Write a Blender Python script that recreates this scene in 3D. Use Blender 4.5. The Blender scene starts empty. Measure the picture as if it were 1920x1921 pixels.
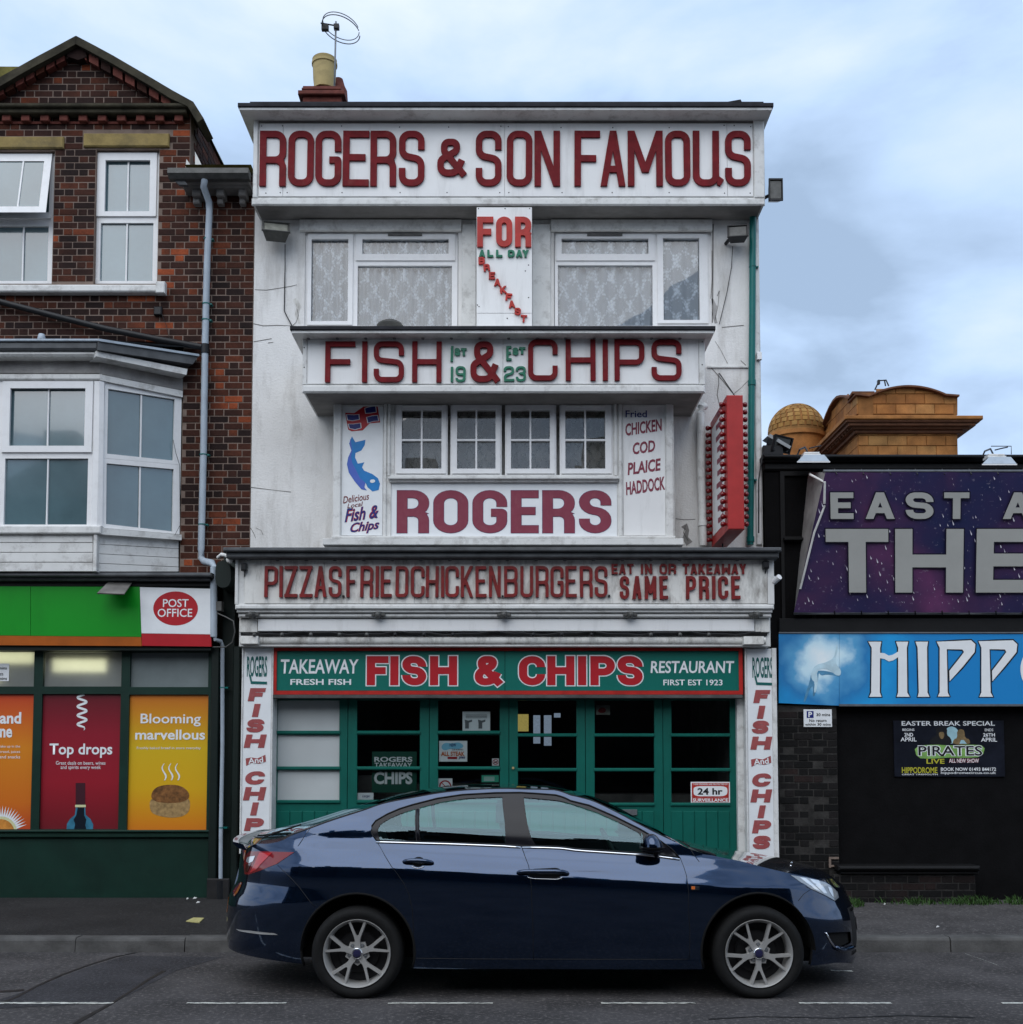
import bpy, bmesh, math, random
from mathutils import Vector, Matrix, noise
from mathutils.geometry import delaunay_2d_cdt
random.seed(7)
C = bpy.context.scene
COL = C.collection
R = math.radians
# ------------------------------------------------------------------ camera
F, CYP, PIT, CAMZ = 2130.0, 1302.0, R(3.5), 1.6
cam_d = bpy.data.cameras.new('camera'); cam = bpy.data.objects.new('camera', cam_d); COL.objects.link(cam)
cam.location = (0, 0, CAMZ); cam.rotation_euler = (R(90) + PIT, 0, 0)
cam_d.sensor_fit = 'HORIZONTAL'; cam_d.sensor_width = 36.0; cam_d.lens = 36.0 * F / 1920.0
cam_d.shift_y = (CYP - 960.5) / 1920.0
cam_d.clip_end = 3000; C.camera = cam
C.view_settings.view_transform = 'Standard'; C.view_settings.look = 'None'
C.view_settings.exposure = 0.50; C.view_settings.gamma = 1.0
try: C.view_settings.use_curve_mapping = False
except Exception: pass
# ------------------------------------------------------------------ world and sun
SUN_EL, SUN_ROT = R(50), R(200)
w = bpy.data.worlds.new('World'); C.world = w; w.use_nodes = True
nt = w.node_tree; nt.nodes.clear()
def N(tree, kind, **kw):
    n = tree.nodes.new(kind)
    for k, v in kw.items():
        if k.startswith('i_'): n.inputs[k[2:].replace('_', ' ')].default_value = v
        else: setattr(n, k, v)
    return n
out = N(nt, 'ShaderNodeOutputWorld'); bg = N(nt, 'ShaderNodeBackground'); bg.inputs['Strength'].default_value = 0.125
sky = N(nt, 'ShaderNodeTexSky', sky_type='NISHITA', sun_disc=False, sun_elevation=SUN_EL, sun_rotation=SUN_ROT)
sky.air_density = 1.0; sky.dust_density = 2.0; sky.ozone_density = 1.5
tc = N(nt, 'ShaderNodeTexCoord')
mp = N(nt, 'ShaderNodeMapping'); mp.inputs['Scale'].default_value = (1.0, 1.0, 1.9); mp.inputs['Location'].default_value = (0.75, 0.2, 0.1)
n1 = N(nt, 'ShaderNodeTexNoise'); n1.inputs['Scale'].default_value = 2.6; n1.inputs['Detail'].default_value = 8; n1.inputs['Roughness'].default_value = 0.52; n1.inputs['Distortion'].default_value = 0.35
nt.links.new(tc.outputs['Generated'], mp.inputs['Vector']); nt.links.new(mp.outputs['Vector'], n1.inputs['Vector'])
cr = N(nt, 'ShaderNodeValToRGB'); e = cr.color_ramp.elements
e[0].position = 0.38; e[0].color = (2.3, 3.1, 4.3, 1); e[1].position = 0.66; e[1].color = (5.0, 5.65, 6.6, 1)
m_ = cr.color_ramp.elements.new(0.50); m_.color = (3.45, 4.55, 6.25, 1)
# overcast thins and pales evenly towards the horizon
sx = N(nt, 'ShaderNodeSeparateXYZ'); nt.links.new(tc.outputs['Generated'], sx.inputs[0])
hz = N(nt, 'ShaderNodeMapRange'); hz.inputs['From Min'].default_value = .12; hz.inputs['From Max'].default_value = .60; hz.inputs['To Min'].default_value = .11; hz.inputs['To Max'].default_value = -.05
nt.links.new(sx.outputs['Z'], hz.inputs['Value'])
ah = N(nt, 'ShaderNodeMath', operation='ADD'); nt.links.new(n1.outputs['Fac'], ah.inputs[0]); nt.links.new(hz.outputs['Result'], ah.inputs[1]); nt.links.new(ah.outputs[0], cr.inputs['Fac'])
mx = N(nt, 'ShaderNodeMix', data_type='RGBA'); mx.inputs['Factor'].default_value = 0.95
nt.links.new(sky.outputs['Color'], mx.inputs['A']); nt.links.new(cr.outputs['Color'], mx.inputs['B'])
nt.links.new(mx.outputs['Result'], bg.inputs['Color']); nt.links.new(bg.outputs['Background'], out.inputs['Surface'])
sd = bpy.data.lights.new('sun', 'SUN'); sd.energy = 1.5; sd.angle = R(70); sd.color = (1.0, 0.975, 0.94)
so = bpy.data.objects.new('sun', sd); COL.objects.link(so); so.location = (-6, -10, 20)
az = SUN_ROT   # Nishita: rotation 0 = +Y, clockwise seen from above
dirv = Vector((math.sin(az) * math.cos(SUN_EL), math.cos(az) * math.cos(SUN_EL), math.sin(SUN_EL)))
so.rotation_euler = dirv.to_track_quat('Z', 'Y').to_euler()

# ------------------------------------------------------------------ geometry helpers
def P(px, py, Y):
    u = (px - 960.0) / F; v = (CYP - py) / F
    dy = math.cos(PIT) - v * math.sin(PIT); dz = math.sin(PIT) + v * math.cos(PIT)
    t = Y / dy
    return Vector((u * t, Y, CAMZ + dz * t))
def X(px, py, Y): return P(px, py, Y).x
def Z(py, Y): return P(960, py, Y).z
WL = {}
def adopt(o, parent):
    if parent is None: return o
    o.parent = parent
    o.matrix_parent_inverse = Matrix.Translation(-Vector(WL.get(parent.name, (0, 0, 0))))
    return o
def tag(o, label=None, cat=None, group=None, kind=None):
    if label: o['label'] = label
    if cat: o['category'] = cat
    if group: o['group'] = group
    if kind: o['kind'] = kind
    return o
def thing(name, label, cat, loc, group=None):
    o = bpy.data.objects.new(name, None); COL.objects.link(o); o.empty_display_size = 0.1
    o.location = loc; WL[o.name] = tuple(loc)
    return tag(o, label, cat, group)
class MB:
    def __init__(s): s.v = []; s.f = []
    def add(s, vs, fs):
        b = len(s.v); s.v += [tuple(q) for q in vs]; s.f += [tuple(b + i for i in f) for f in fs]; return s
    def box(s, x0, x1, y0, y1, z0, z1, bev=0.0):
        if x1 < x0: x0, x1 = x1, x0
        if y1 < y0: y0, y1 = y1, y0
        if z1 < z0: z0, z1 = z1, z0
        b = min(bev, (x1 - x0) * .45, (z1 - z0) * .45, (y1 - y0) * .45)
        if b <= 0:
            vs = [(x, y, z) for z in (z0, z1) for y in (y0, y1) for x in (x0, x1)]
            return s.add(vs, [(0, 2, 3, 1), (4, 5, 7, 6), (0, 1, 5, 4), (2, 6, 7, 3), (0, 4, 6, 2), (1, 3, 7, 5)])
        # front edges chamfered (front is the smaller y)
        vs = [(x0, y1, z0), (x1, y1, z0), (x1, y1, z1), (x0, y1, z1),
              (x0, y0 + b, z0), (x1, y0 + b, z0), (x1, y0 + b, z1), (x0, y0 + b, z1),
              (x0 + b, y0, z0 + b), (x1 - b, y0, z0 + b), (x1 - b, y0, z1 - b), (x0 + b, y0, z1 - b)]
        return s.add(vs, [(3, 2, 1, 0), (0, 1, 5, 4), (1, 2, 6, 5), (2, 3, 7, 6), (3, 0, 4, 7), (4, 5, 9, 8), (5, 6, 10, 9), (6, 7, 11, 10), (7, 4, 8, 11), (8, 9, 10, 11)])
    def pb(s, px0, py0, px1, py1, yf, yb, bev=0.004):
        mx_, my = (px0 + px1) / 2, (py0 + py1) / 2
        return s.box(X(px0, my, yf), X(px1, my, yf), yf, yb, Z(py1, yf), Z(py0, yf), bev)
    def poly(s, pts, yf, yb=None):      # pixel polygon, extruded
        fr = [P(a, b, yf) for a, b in pts]; return s.prism(fr, None if yb is None else (0, yb - yf, 0))
    def prism(s, fr, d):
        n = len(fr)
        if d is None: return s.add(fr, [tuple(range(n))])
        d = Vector(d); bk = [Vector(q) + d for q in fr]
        return s.add(list(fr) + bk, [tuple(range(n)), tuple(range(2 * n - 1, n - 1, -1))] + [(i, (i + 1) % n, n + (i + 1) % n, n + i) for i in range(n)])
    def tube(s, path, r, seg=8, cap=True):
        path = [Vector(q) for q in path]; n = len(path); b = len(s.v)
        rr = r if isinstance(r, (list, tuple)) else [r] * n
        up = Vector((0.13, 0.21, 0.97))
        for i, q in enumerate(path):
            t = (path[min(i + 1, n - 1)] - path[max(i - 1, 0)])
            t = t.normalized() if t.length > 0 else Vector((0, 0, 1))
            a = t.cross(up)
            if a.length < 0.05: a = t.cross(Vector((1, 0, 0)))
            a.normalize(); c = t.cross(a)
            for k in range(seg):
                th = 2 * math.pi * k / seg
                s.v.append(tuple(q + (a * math.cos(th) + c * math.sin(th)) * rr[i]))
        for i in range(n - 1):
            for k in range(seg):
                k2 = (k + 1) % seg
                s.f.append((b + i * seg + k, b + i * seg + k2, b + (i + 1) * seg + k2, b + (i + 1) * seg + k))
        if cap:
            s.f.append(tuple(b + k for k in range(seg - 1, -1, -1))); s.f.append(tuple(b + (n - 1) * seg + k for k in range(seg)))
        return s
    def lathe(s, prof, c, axis='z', seg=24, a0=0.0, a1=2 * math.pi):   # prof: (radius, height)
        b = len(s.v); n = len(prof); full = abs(a1 - a0 - 2 * math.pi) < 1e-6; m = seg if full else seg + 1
        for k in range(m):
            th = a0 + (a1 - a0) * k / seg
            for r_, h in prof:
                if axis == 'z': p = (r_ * math.cos(th), r_ * math.sin(th), h)
                elif axis == 'y': p = (r_ * math.cos(th), h, r_ * math.sin(th))
                else: p = (h, r_ * math.cos(th), r_ * math.sin(th))
                s.v.append((c[0] + p[0], c[1] + p[1], c[2] + p[2]))
        for k in range(seg):
            k2 = (k + 1) % m
            for i in range(n - 1):
                s.f.append((b + k * n + i, b + k2 * n + i, b + k2 * n + i + 1, b + k * n + i + 1))
        return s
    def build(s, name, mat, parent=None, smooth=False, recalc=True, base=True):
        me = bpy.data.meshes.new(name); vs = s.v
        loc = (0, 0, 0)
        if parent is None and base and vs:
            xs = [q[0] for q in vs]; ys = [q[1] for q in vs]; zs = [q[2] for q in vs]
            loc = ((min(xs) + max(xs)) / 2, (min(ys) + max(ys)) / 2, min(zs))
            vs = [(q[0] - loc[0], q[1] - loc[1], q[2] - loc[2]) for q in vs]
        me.from_pydata(vs, [], s.f); me.update()
        if recalc:
            bm = bmesh.new(); bm.from_mesh(me); bmesh.ops.recalc_face_normals(bm, faces=bm.faces); bm.to_mesh(me); bm.free()
        if mat is not None: me.materials.append(mat)
        if smooth:
            for p in me.polygons: p.use_smooth = True
            if smooth != True:
                try: me.set_sharp_from_angle(angle=R(smooth))
                except Exception: pass
        o = bpy.data.objects.new(name, me); COL.objects.link(o); o.location = loc; WL[o.name] = loc
        return adopt(o, parent)
def pieces(m, gap=.005):
    """split a mesh into its separate pieces (touching ones stay together)"""
    par = list(range(len(m.v)))
    def fd(i):
        while par[i] != i: par[i] = par[par[i]]; i = par[i]
        return i
    for f in m.f:
        a = fd(f[0])
        for i in f[1:]: par[fd(i)] = a
    isl = {}
    for i in range(len(m.v)): isl.setdefault(fd(i), []).append(i)
    L = []
    for ids in isl.values():
        c = list(zip(*[m.v[i] for i in ids])); L.append([[min(q) - gap for q in c], [max(q) + gap for q in c], set(ids)])
    ch = True
    while ch:
        ch = False
        for i in range(len(L)):
            for j in range(len(L) - 1, i, -1):
                A, Bq = L[i], L[j]
                if all(A[0][k] <= Bq[1][k] and Bq[0][k] <= A[1][k] for k in range(3)):
                    A[0] = [min(A[0][k], Bq[0][k]) for k in range(3)]; A[1] = [max(A[1][k], Bq[1][k]) for k in range(3)]; A[2] |= Bq[2]; L.pop(j); ch = True
    if len(L) == 1: return [m]
    res = []
    for A in L:
        ids = sorted(A[2]); mp = {i: k for k, i in enumerate(ids)}; q = MB(); q.v = [m.v[i] for i in ids]; q.f = [tuple(mp[i] for i in f) for f in m.f if f[0] in mp]; res.append(q)
    return res
def part(name, mat, parent, fn, **kw):
    m = MB(); fn(m); o = None
    for q in pieces(m): r = q.build(name, mat, parent, **kw); o = o or r
    return o

# ------------------------------------------------------------------ materials
def mat(name, col, rough=0.6, metal=0.0, var=0.0, scale=3.0, bump=0.0, bscale=40.0, spec=0.28, coat=0.0, dirt=0.0, dirtcol=(0.05, 0.045, 0.04), dscale=(6, 6, 1.2), emit=None, dlo=0.5, dhi=0.75, coat_r=0.03, aniso=None):
    m = bpy.data.materials.new(name); m.use_nodes = True; t = m.node_tree; b = t.nodes['Principled BSDF']
    b.inputs['Roughness'].default_value = rough; b.inputs['Metallic'].default_value = metal
    b.inputs['Specular IOR Level'].default_value = spec; b.inputs['Coat Weight'].default_value = coat; b.inputs['Coat Roughness'].default_value = coat_r
    c4 = (*col, 1); b.inputs['Base Color'].default_value = c4
    g = N(t, 'ShaderNodeNewGeometry'); last = None
    if var > 0:
        no = N(t, 'ShaderNodeTexNoise'); no.inputs['Scale'].default_value = scale; no.inputs['Detail'].default_value = 6; no.inputs['Roughness'].default_value = 0.6
        t.links.new(g.outputs['Position'], no.inputs['Vector'])
        r_ = N(t, 'ShaderNodeValToRGB'); r_.color_ramp.elements[0].position = 0.3; r_.color_ramp.elements[1].position = 0.72
        r_.color_ramp.elements[0].color = tuple(max(0, c * (1 - var)) for c in col) + (1,)
        r_.color_ramp.elements[1].color = tuple(min(1, c * (1 + var)) for c in col) + (1,)
        t.links.new(no.outputs['Fac'], r_.inputs['Fac']); last = r_.outputs['Color']
    if dirt > 0:
        mp = N(t, 'ShaderNodeMapping'); mp.inputs['Scale'].default_value = dscale; t.links.new(g.outputs['Position'], mp.inputs['Vector'])
        n2 = N(t, 'ShaderNodeTexNoise'); n2.inputs['Scale'].default_value = 1.0; n2.inputs['Detail'].default_value = 8; n2.inputs['Roughness'].default_value = 0.7
        t.links.new(mp.outputs['Vector'], n2.inputs['Vector'])
        mr = N(t, 'ShaderNodeMapRange'); mr.inputs['From Min'].default_value = dlo; mr.inputs['From Max'].default_value = dhi; mr.inputs['To Max'].default_value = dirt
        t.links.new(n2.outputs['Fac'], mr.inputs['Value'])
        mi = N(t, 'ShaderNodeMix', data_type='RGBA'); mi.inputs['A'].default_value = c4; mi.inputs['B'].default_value = (*dirtcol, 1)
        if last is not None: t.links.new(last, mi.inputs['A'])
        t.links.new(mr.outputs['Result'], mi.inputs['Factor']); last = mi.outputs['Result']
    if last is not None: t.links.new(last, b.inputs['Base Color'])
    if bump > 0:
        n3 = N(t, 'ShaderNodeTexNoise'); n3.inputs['Scale'].default_value = bscale; n3.inputs['Detail'].default_value = 5; n3.inputs['Roughness'].default_value = 0.65
        t.links.new(g.outputs['Position'], n3.inputs['Vector'])
        bu = N(t, 'ShaderNodeBump'); bu.inputs['Strength'].default_value = bump; bu.inputs['Distance'].default_value = 0.01
        t.links.new(n3.outputs['Fac'], bu.inputs['Height']); t.links.new(bu.outputs['Normal'], b.inputs['Normal'])
    if emit:
        b.inputs['Emission Color'].default_value = (*emit[0], 1); b.inputs['Emission Strength'].default_value = emit[1]
    return m
def brick_mat(name, stops, bump=0.5, rough=0.9, var=0.35):
    """stops: (position, colour) picked at random per brick"""
    m = bpy.data.materials.new(name); m.use_nodes = True; t = m.node_tree; b = t.nodes['Principled BSDF']; b.inputs['Roughness'].default_value = rough
    b.inputs['Specular IOR Level'].default_value = 0.25
    g = N(t, 'ShaderNodeNewGeometry'); oi = N(t, 'ShaderNodeObjectInfo')
    ad = N(t, 'ShaderNodeMath', operation='ADD'); fr = N(t, 'ShaderNodeMath', operation='FRACT')
    t.links.new(g.outputs['Random Per Island'], ad.inputs[0]); t.links.new(oi.outputs['Random'], ad.inputs[1]); t.links.new(ad.outputs[0], fr.inputs[0])
    # patches of warmer and darker brick over the wall
    n0 = N(t, 'ShaderNodeTexNoise'); n0.inputs['Scale'].default_value = 0.9; n0.inputs['Detail'].default_value = 2; t.links.new(g.outputs['Position'], n0.inputs['Vector'])
    mr = N(t, 'ShaderNodeMapRange'); mr.inputs['From Min'].default_value = .3; mr.inputs['From Max'].default_value = .7; mr.inputs['To Min'].default_value = -.26; mr.inputs['To Max'].default_value = .24
    t.links.new(n0.outputs['Fac'], mr.inputs['Value'])
    a2 = N(t, 'ShaderNodeMath', operation='ADD', use_clamp=True); t.links.new(fr.outputs[0], a2.inputs[0]); t.links.new(mr.outputs['Result'], a2.inputs[1])
    r_ = N(t, 'ShaderNodeValToRGB'); r_.color_ramp.interpolation = 'LINEAR'; el = r_.color_ramp.elements
    el[0].position = stops[0][0]; el[0].color = (*stops[0][1], 1); el[1].position = stops[-1][0]; el[1].color = (*stops[-1][1], 1)
    for p, c in stops[1:-1]:
        q = el.new(p); q.color = (*c, 1)
    t.links.new(a2.outputs[0], r_.inputs['Fac'])
    no = N(t, 'ShaderNodeTexNoise'); no.inputs['Scale'].default_value = 38; no.inputs['Detail'].default_value = 7; no.inputs['Roughness'].default_value = .75; t.links.new(g.outputs['Position'], no.inputs['Vector'])
    m2 = N(t, 'ShaderNodeMapRange'); m2.inputs['From Min'].default_value = .3; m2.inputs['From Max'].default_value = .7; m2.inputs['To Min'].default_value = 1 - var; m2.inputs['To Max'].default_value = 1 + var
    t.links.new(no.outputs['Fac'], m2.inputs['Value'])
    mu = N(t, 'ShaderNodeMix', data_type='RGBA', blend_type='MULTIPLY'); mu.inputs['Factor'].default_value = 1
    n9 = N(t, 'ShaderNodeTexNoise'); n9.inputs['Scale'].default_value = 2.3; n9.inputs['Detail'].default_value = 5; t.links.new(g.outputs['Position'], n9.inputs['Vector'])
    m9 = N(t, 'ShaderNodeMapRange'); m9.inputs['From Min'].default_value = .35; m9.inputs['From Max'].default_value = .65; m9.inputs['To Min'].default_value = .62; m9.inputs['To Max'].default_value = 1.15; t.links.new(n9.outputs['Fac'], m9.inputs['Value'])
    mm = N(t, 'ShaderNodeMath', operation='MULTIPLY'); t.links.new(m9.outputs['Result'], mm.inputs[0]); t.links.new(m2.outputs['Result'], mm.inputs[1])
    t.links.new(r_.outputs['Color'], mu.inputs['A']); t.links.new(mm.outputs[0], mu.inputs['B']); t.links.new(mu.outputs['Result'], b.inputs['Base Color'])
    bu = N(t, 'ShaderNodeBump'); bu.inputs['Strength'].default_value = bump; bu.inputs['Distance'].default_value = .006
    t.links.new(no.outputs['Fac'], bu.inputs['Height']); t.links.new(bu.outputs['Normal'], b.inputs['Normal'])
    return m
def glass_mat(name, tint=(0.8, 0.9, 0.88), rough=0.0, ior=1.5, refl=1.0, ripple=0.0, gcol=(1, 1, 1)):
    """thin pane: fresnel mix of see-through and mirror"""
    m = bpy.data.materials.new(name); m.use_nodes = True; t = m.node_tree; t.nodes.clear()
    o = N(t, 'ShaderNodeOutputMaterial'); mx = N(t, 'ShaderNodeMixShader'); tr = N(t, 'ShaderNodeBsdfTransparent'); gl = N(t, 'ShaderNodeBsdfGlossy')
    tr.inputs['Color'].default_value = (*tint, 1); gl.inputs['Roughness'].default_value = rough; gl.inputs['Color'].default_value = (*gcol, 1)
    lw = N(t, 'ShaderNodeFresnel'); lw.inputs['IOR'].default_value = ior
    mu = N(t, 'ShaderNodeMath', operation='MULTIPLY', use_clamp=True); mu.inputs[1].default_value = refl
    t.links.new(lw.outputs[0], mu.inputs[0]); t.links.new(mu.outputs[0], mx.inputs['Fac'])
    if ripple > 0:
        g = N(t, 'ShaderNodeNewGeometry'); no = N(t, 'ShaderNodeTexNoise'); no.inputs['Scale'].default_value = 2.2; no.inputs['Detail'].default_value = 1
        t.links.new(g.outputs['Position'], no.inputs['Vector']); bu = N(t, 'ShaderNodeBump'); bu.inputs['Strength'].default_value = ripple; bu.inputs['Distance'].default_value = .01
        t.links.new(no.outputs['Fac'], bu.inputs['Height']); t.links.new(bu.outputs['Normal'], gl.inputs['Normal']); t.links.new(bu.outputs['Normal'], lw.inputs['Normal'])
    t.links.new(tr.outputs[0], mx.inputs[1]); t.links.new(gl.outputs[0], mx.inputs[2]); t.links.new(mx.outputs[0], o.inputs['Surface'])
    return m
M = {}
M['render'] = mat('painted_render', (0.74, 0.73, 0.71), .8, var=.09, scale=1.6, bump=.6, bscale=45, dirt=.7, dirtcol=(.26, .235, .20), dscale=(4.5, 4.5, .9), dlo=.50, dhi=.84)
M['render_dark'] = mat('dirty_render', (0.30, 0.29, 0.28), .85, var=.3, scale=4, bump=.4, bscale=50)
M['board'] = mat('white_sign_board', (0.80, 0.80, 0.79), .42, var=.04, scale=2.0, dirt=.45, dirtcol=(.30, .29, .27), dscale=(6, 6, 1.0), dlo=.52, dhi=.82, bump=.06, bscale=12)
M['board_dirty'] = mat('weathered_sign_board', (0.74, 0.73, 0.69), .55, var=.10, scale=3.0, dirt=.8, dirtcol=(.15, .13, .11), dscale=(9, 9, 3.0), dlo=.47, dhi=.72, bump=.1, bscale=20)
M['trim'] = mat('white_painted_trim', (0.70, 0.70, 0.68), .5, var=.08, scale=4, dirt=.7, dirtcol=(.16, .14, .12), dscale=(7, 7, 7), dlo=.5, dhi=.78, bump=.1, bscale=25)
M['soffit'] = mat('shade_darkened_grimy_soffit', (0.21, 0.20, 0.19), .85, var=.25, scale=3, dirt=.6, dirtcol=(.12, .11, .10), dscale=(3, 12, 3))  # white darkened to grey-brown for the shade on undersides, plus grime
M['upvc'] = mat('white_plastic_frame', (0.80, 0.80, 0.80), .3, var=.03, scale=4, dirt=.25, dirtcol=(.35, .33, .3), dscale=(9, 9, 9), dlo=.5, dhi=.85)
M['felt'] = mat('dark_roofing_felt', (0.022, 0.022, 0.026), .85, var=.4, scale=8, bump=.5, bscale=30)
M['lead'] = mat('weathered_lead', (0.09, 0.095, 0.10), .6, var=.35, scale=6, bump=.3, bscale=20)
M['red_letter'] = mat('red_painted_letter', (0.155, 0.007, 0.011), .6, spec=.15, var=.25, scale=9, dirt=.35, dirtcol=(.30, .10, .08), dscale=(14, 14, 9), dlo=.55, dhi=.8)
M['red_letter_b'] = mat('bright_red_painted_letter', (0.42, 0.025, 0.018), .45, var=.2, scale=9, dirt=.4, dirtcol=(.18, .02, .02), dscale=(14, 14, 9))
M['red_old'] = mat('grimy_red_letter', (0.19, 0.012, 0.012), .5, var=.35, scale=14, dirt=.5, dirtcol=(.045, .012, .01), dscale=(12, 12, 9))
M['maroon'] = mat('faded_maroon_vinyl', (0.22, 0.035, 0.062), .5, var=.08, scale=6, dirt=.25, dirtcol=(.32, .12, .14), dscale=(18, 18, 10))
M['maroon_pale'] = mat('sun_faded_red_vinyl', (0.33, 0.075, 0.075), .5, var=.12, scale=8, dirt=.4, dirtcol=(.42, .17, .17), dscale=(15, 15, 12))
M['green_letter'] = mat('green_painted_letter', (0.008, 0.15, 0.085), .4, var=.15, scale=9)
M['teal'] = mat('teal_painted_wood', (0.002, 0.105, 0.080), .42, var=.14, scale=2.2, dirt=.25, dirtcol=(.003, .055, .042), dscale=(11, 11, 2), bump=.12, bscale=18)
M['teal_sign'] = mat('teal_sign_vinyl', (0.003, 0.135, 0.105), .38, var=.05, scale=2)
M['teal_pipe'] = mat('teal_painted_pipe', (0.004, 0.13, 0.12), .35, var=.1, scale=9)
M['teal_text'] = mat('teal_vinyl', (0.006, 0.11, 0.10), .5, var=.1, scale=9)
M['red_frame'] = mat('red_painted_frame', (0.42, 0.02, 0.015), .4, var=.25, scale=7)
M['white_vinyl'] = mat('white_vinyl', (0.78, 0.80, 0.81), .4, var=.04, scale=8)
M['black_vinyl'] = mat('black_vinyl', (0.012, 0.012, 0.014), .4)
M['navy'] = mat('navy_vinyl', (0.012, 0.02, 0.16), .4, var=.1, scale=9)
M['red_vinyl'] = mat('red_vinyl', (0.42, 0.012, 0.02), .4, var=.08, scale=6)
M['black_paint'] = mat('black_painted_wall', (0.0032, 0.0030, 0.0034), .8, var=.4, scale=5, bump=.3, bscale=45, spec=.12)
M['black_trim'] = mat('black_painted_moulding', (0.0045, 0.0045, 0.005), .6, var=.3, scale=7, bump=.2, bscale=30, spec=.25)
M['dkgreen'] = mat('dark_green_shopfront', (0.0045, 0.026, 0.018), .45, var=.25, scale=2.4, bump=.1, bscale=25, dirt=.3, dirtcol=(.012, .03, .022), dscale=(3, 3, 6))
M['dkgreen_d'] = mat('deep_green_pilaster', (0.0035, 0.010, 0.008), .5, var=.25, scale=5)
M['mortar'] = mat('lime_mortar', (0.22, 0.165, 0.135), .95, var=.35, scale=6, bump=.5, bscale=70, dirt=.8, dirtcol=(.06, .04, .03), dscale=(3, 3, 3))
M['mortar_black'] = mat('sooty_mortar', (0.034, 0.032, 0.030), .95, var=.5, scale=9, bump=.5, bscale=60, spec=.2)
M['brick'] = brick_mat('weathered_red_brick', [(0.0, (.018, .009, .008)), (.35, (.036, .014, .010)), (.65, (.060, .019, .011)), (.86, (.092, .026, .013)), (.96, (.16, .038, .015)), (1.0, (.28, .062, .022))])
M['brick_black'] = brick_mat('black_painted_brick', [(0.0, (.004, .004, .004)), (.6, (.008, .007, .007)), (.9, (.012, .010, .010)), (1.0, (.02, .012, .011))], bump=.6)
M['stone'] = mat('ochre_stone_lintel', (0.27, 0.20, 0.075), .85, var=.3, scale=5, bump=.5, bscale=50, dirt=.7, dirtcol=(.10, .085, .06), dscale=(3, 3, 4))
M['coping'] = mat('mossy_stone_coping', (0.040, 0.035, 0.022), .9, var=.6, scale=6, bump=.5, bscale=40)
M['moss_tile'] = mat('mossy_roof_tile', (0.13, 0.115, 0.03), .9, var=.5, scale=7, bump=.6, bscale=30)
M['terracotta'] = mat('red_terracotta', (0.13, 0.035, 0.025), .8, var=.35, scale=12, bump=.4, bscale=40)
M['pipe'] = mat('pale_blue_grey_pipe', (0.38, 0.44, 0.50), .4, var=.1, scale=6, dirt=.4, dirtcol=(.12, .13, .14), dscale=(9, 9, 3))
M['black_pipe'] = mat('black_rubber_pipe', (0.010, 0.011, 0.013), .45, var=.2, scale=9)
M['cable'] = mat('dark_cable', (0.02, 0.02, 0.022), .5)
M['grey_metal'] = mat('grey_metal', (0.16, 0.17, 0.18), .45, metal=.5, var=.2, scale=12)
M['lamp_grey'] = mat('weathered_lamp_housing', (0.10, 0.10, 0.095), .5, metal=.3, var=.3, scale=14)
M['lamp_glass'] = mat('dusty_lamp_glass', (0.22, 0.22, 0.19), .25, var=.3, scale=14)
M['lamp_black'] = mat('black_lamp_housing', (0.012, 0.012, 0.014), .4)
M['red_box'] = mat('red_painted_sign_box', (0.40, 0.03, 0.028), .4, var=.12, scale=6, dirt=.3, dirtcol=(.2, .02, .02), dscale=(5, 5, 1.5))
M['bulb'] = mat('red_glass_bulb', (0.16, 0.003, 0.005), .12, var=.2, scale=20, coat=.6)
M['bulb_white'] = mat('dirty_lamp_cap', (0.20, 0.20, 0.20), .4, var=.3, scale=20)
M['yellow_pot'] = mat('buff_chimney_pot', (0.42, 0.33, 0.15), .75, var=.12, scale=5, bump=.2, bscale=30, dirt=.5, dirtcol=(.12, .09, .05), dscale=(4, 4, 8))
M['pane_blue'] = mat('pane_sky_tinted', (0.085, 0.145, 0.165), .10, var=.3, scale=.8, spec=.9, coat=1.0)  # no blind modelled; blue-grey base paints in the reflected sky
M['pane'] = glass_mat('window_glass', (.97, .98, .98), ior=1.55, refl=1.5, ripple=.15)
M['pane_dark'] = glass_mat('shop_glass', (.75, .80, .80), ior=1.5, refl=.8, ripple=.2)
M['crackline'] = mat('hairline_crack', (.15, .14, .13), .9)
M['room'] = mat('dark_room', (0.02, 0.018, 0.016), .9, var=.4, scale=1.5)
M['lace_white'] = mat('white_net', (0.62, 0.66, 0.68), .9)
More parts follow.
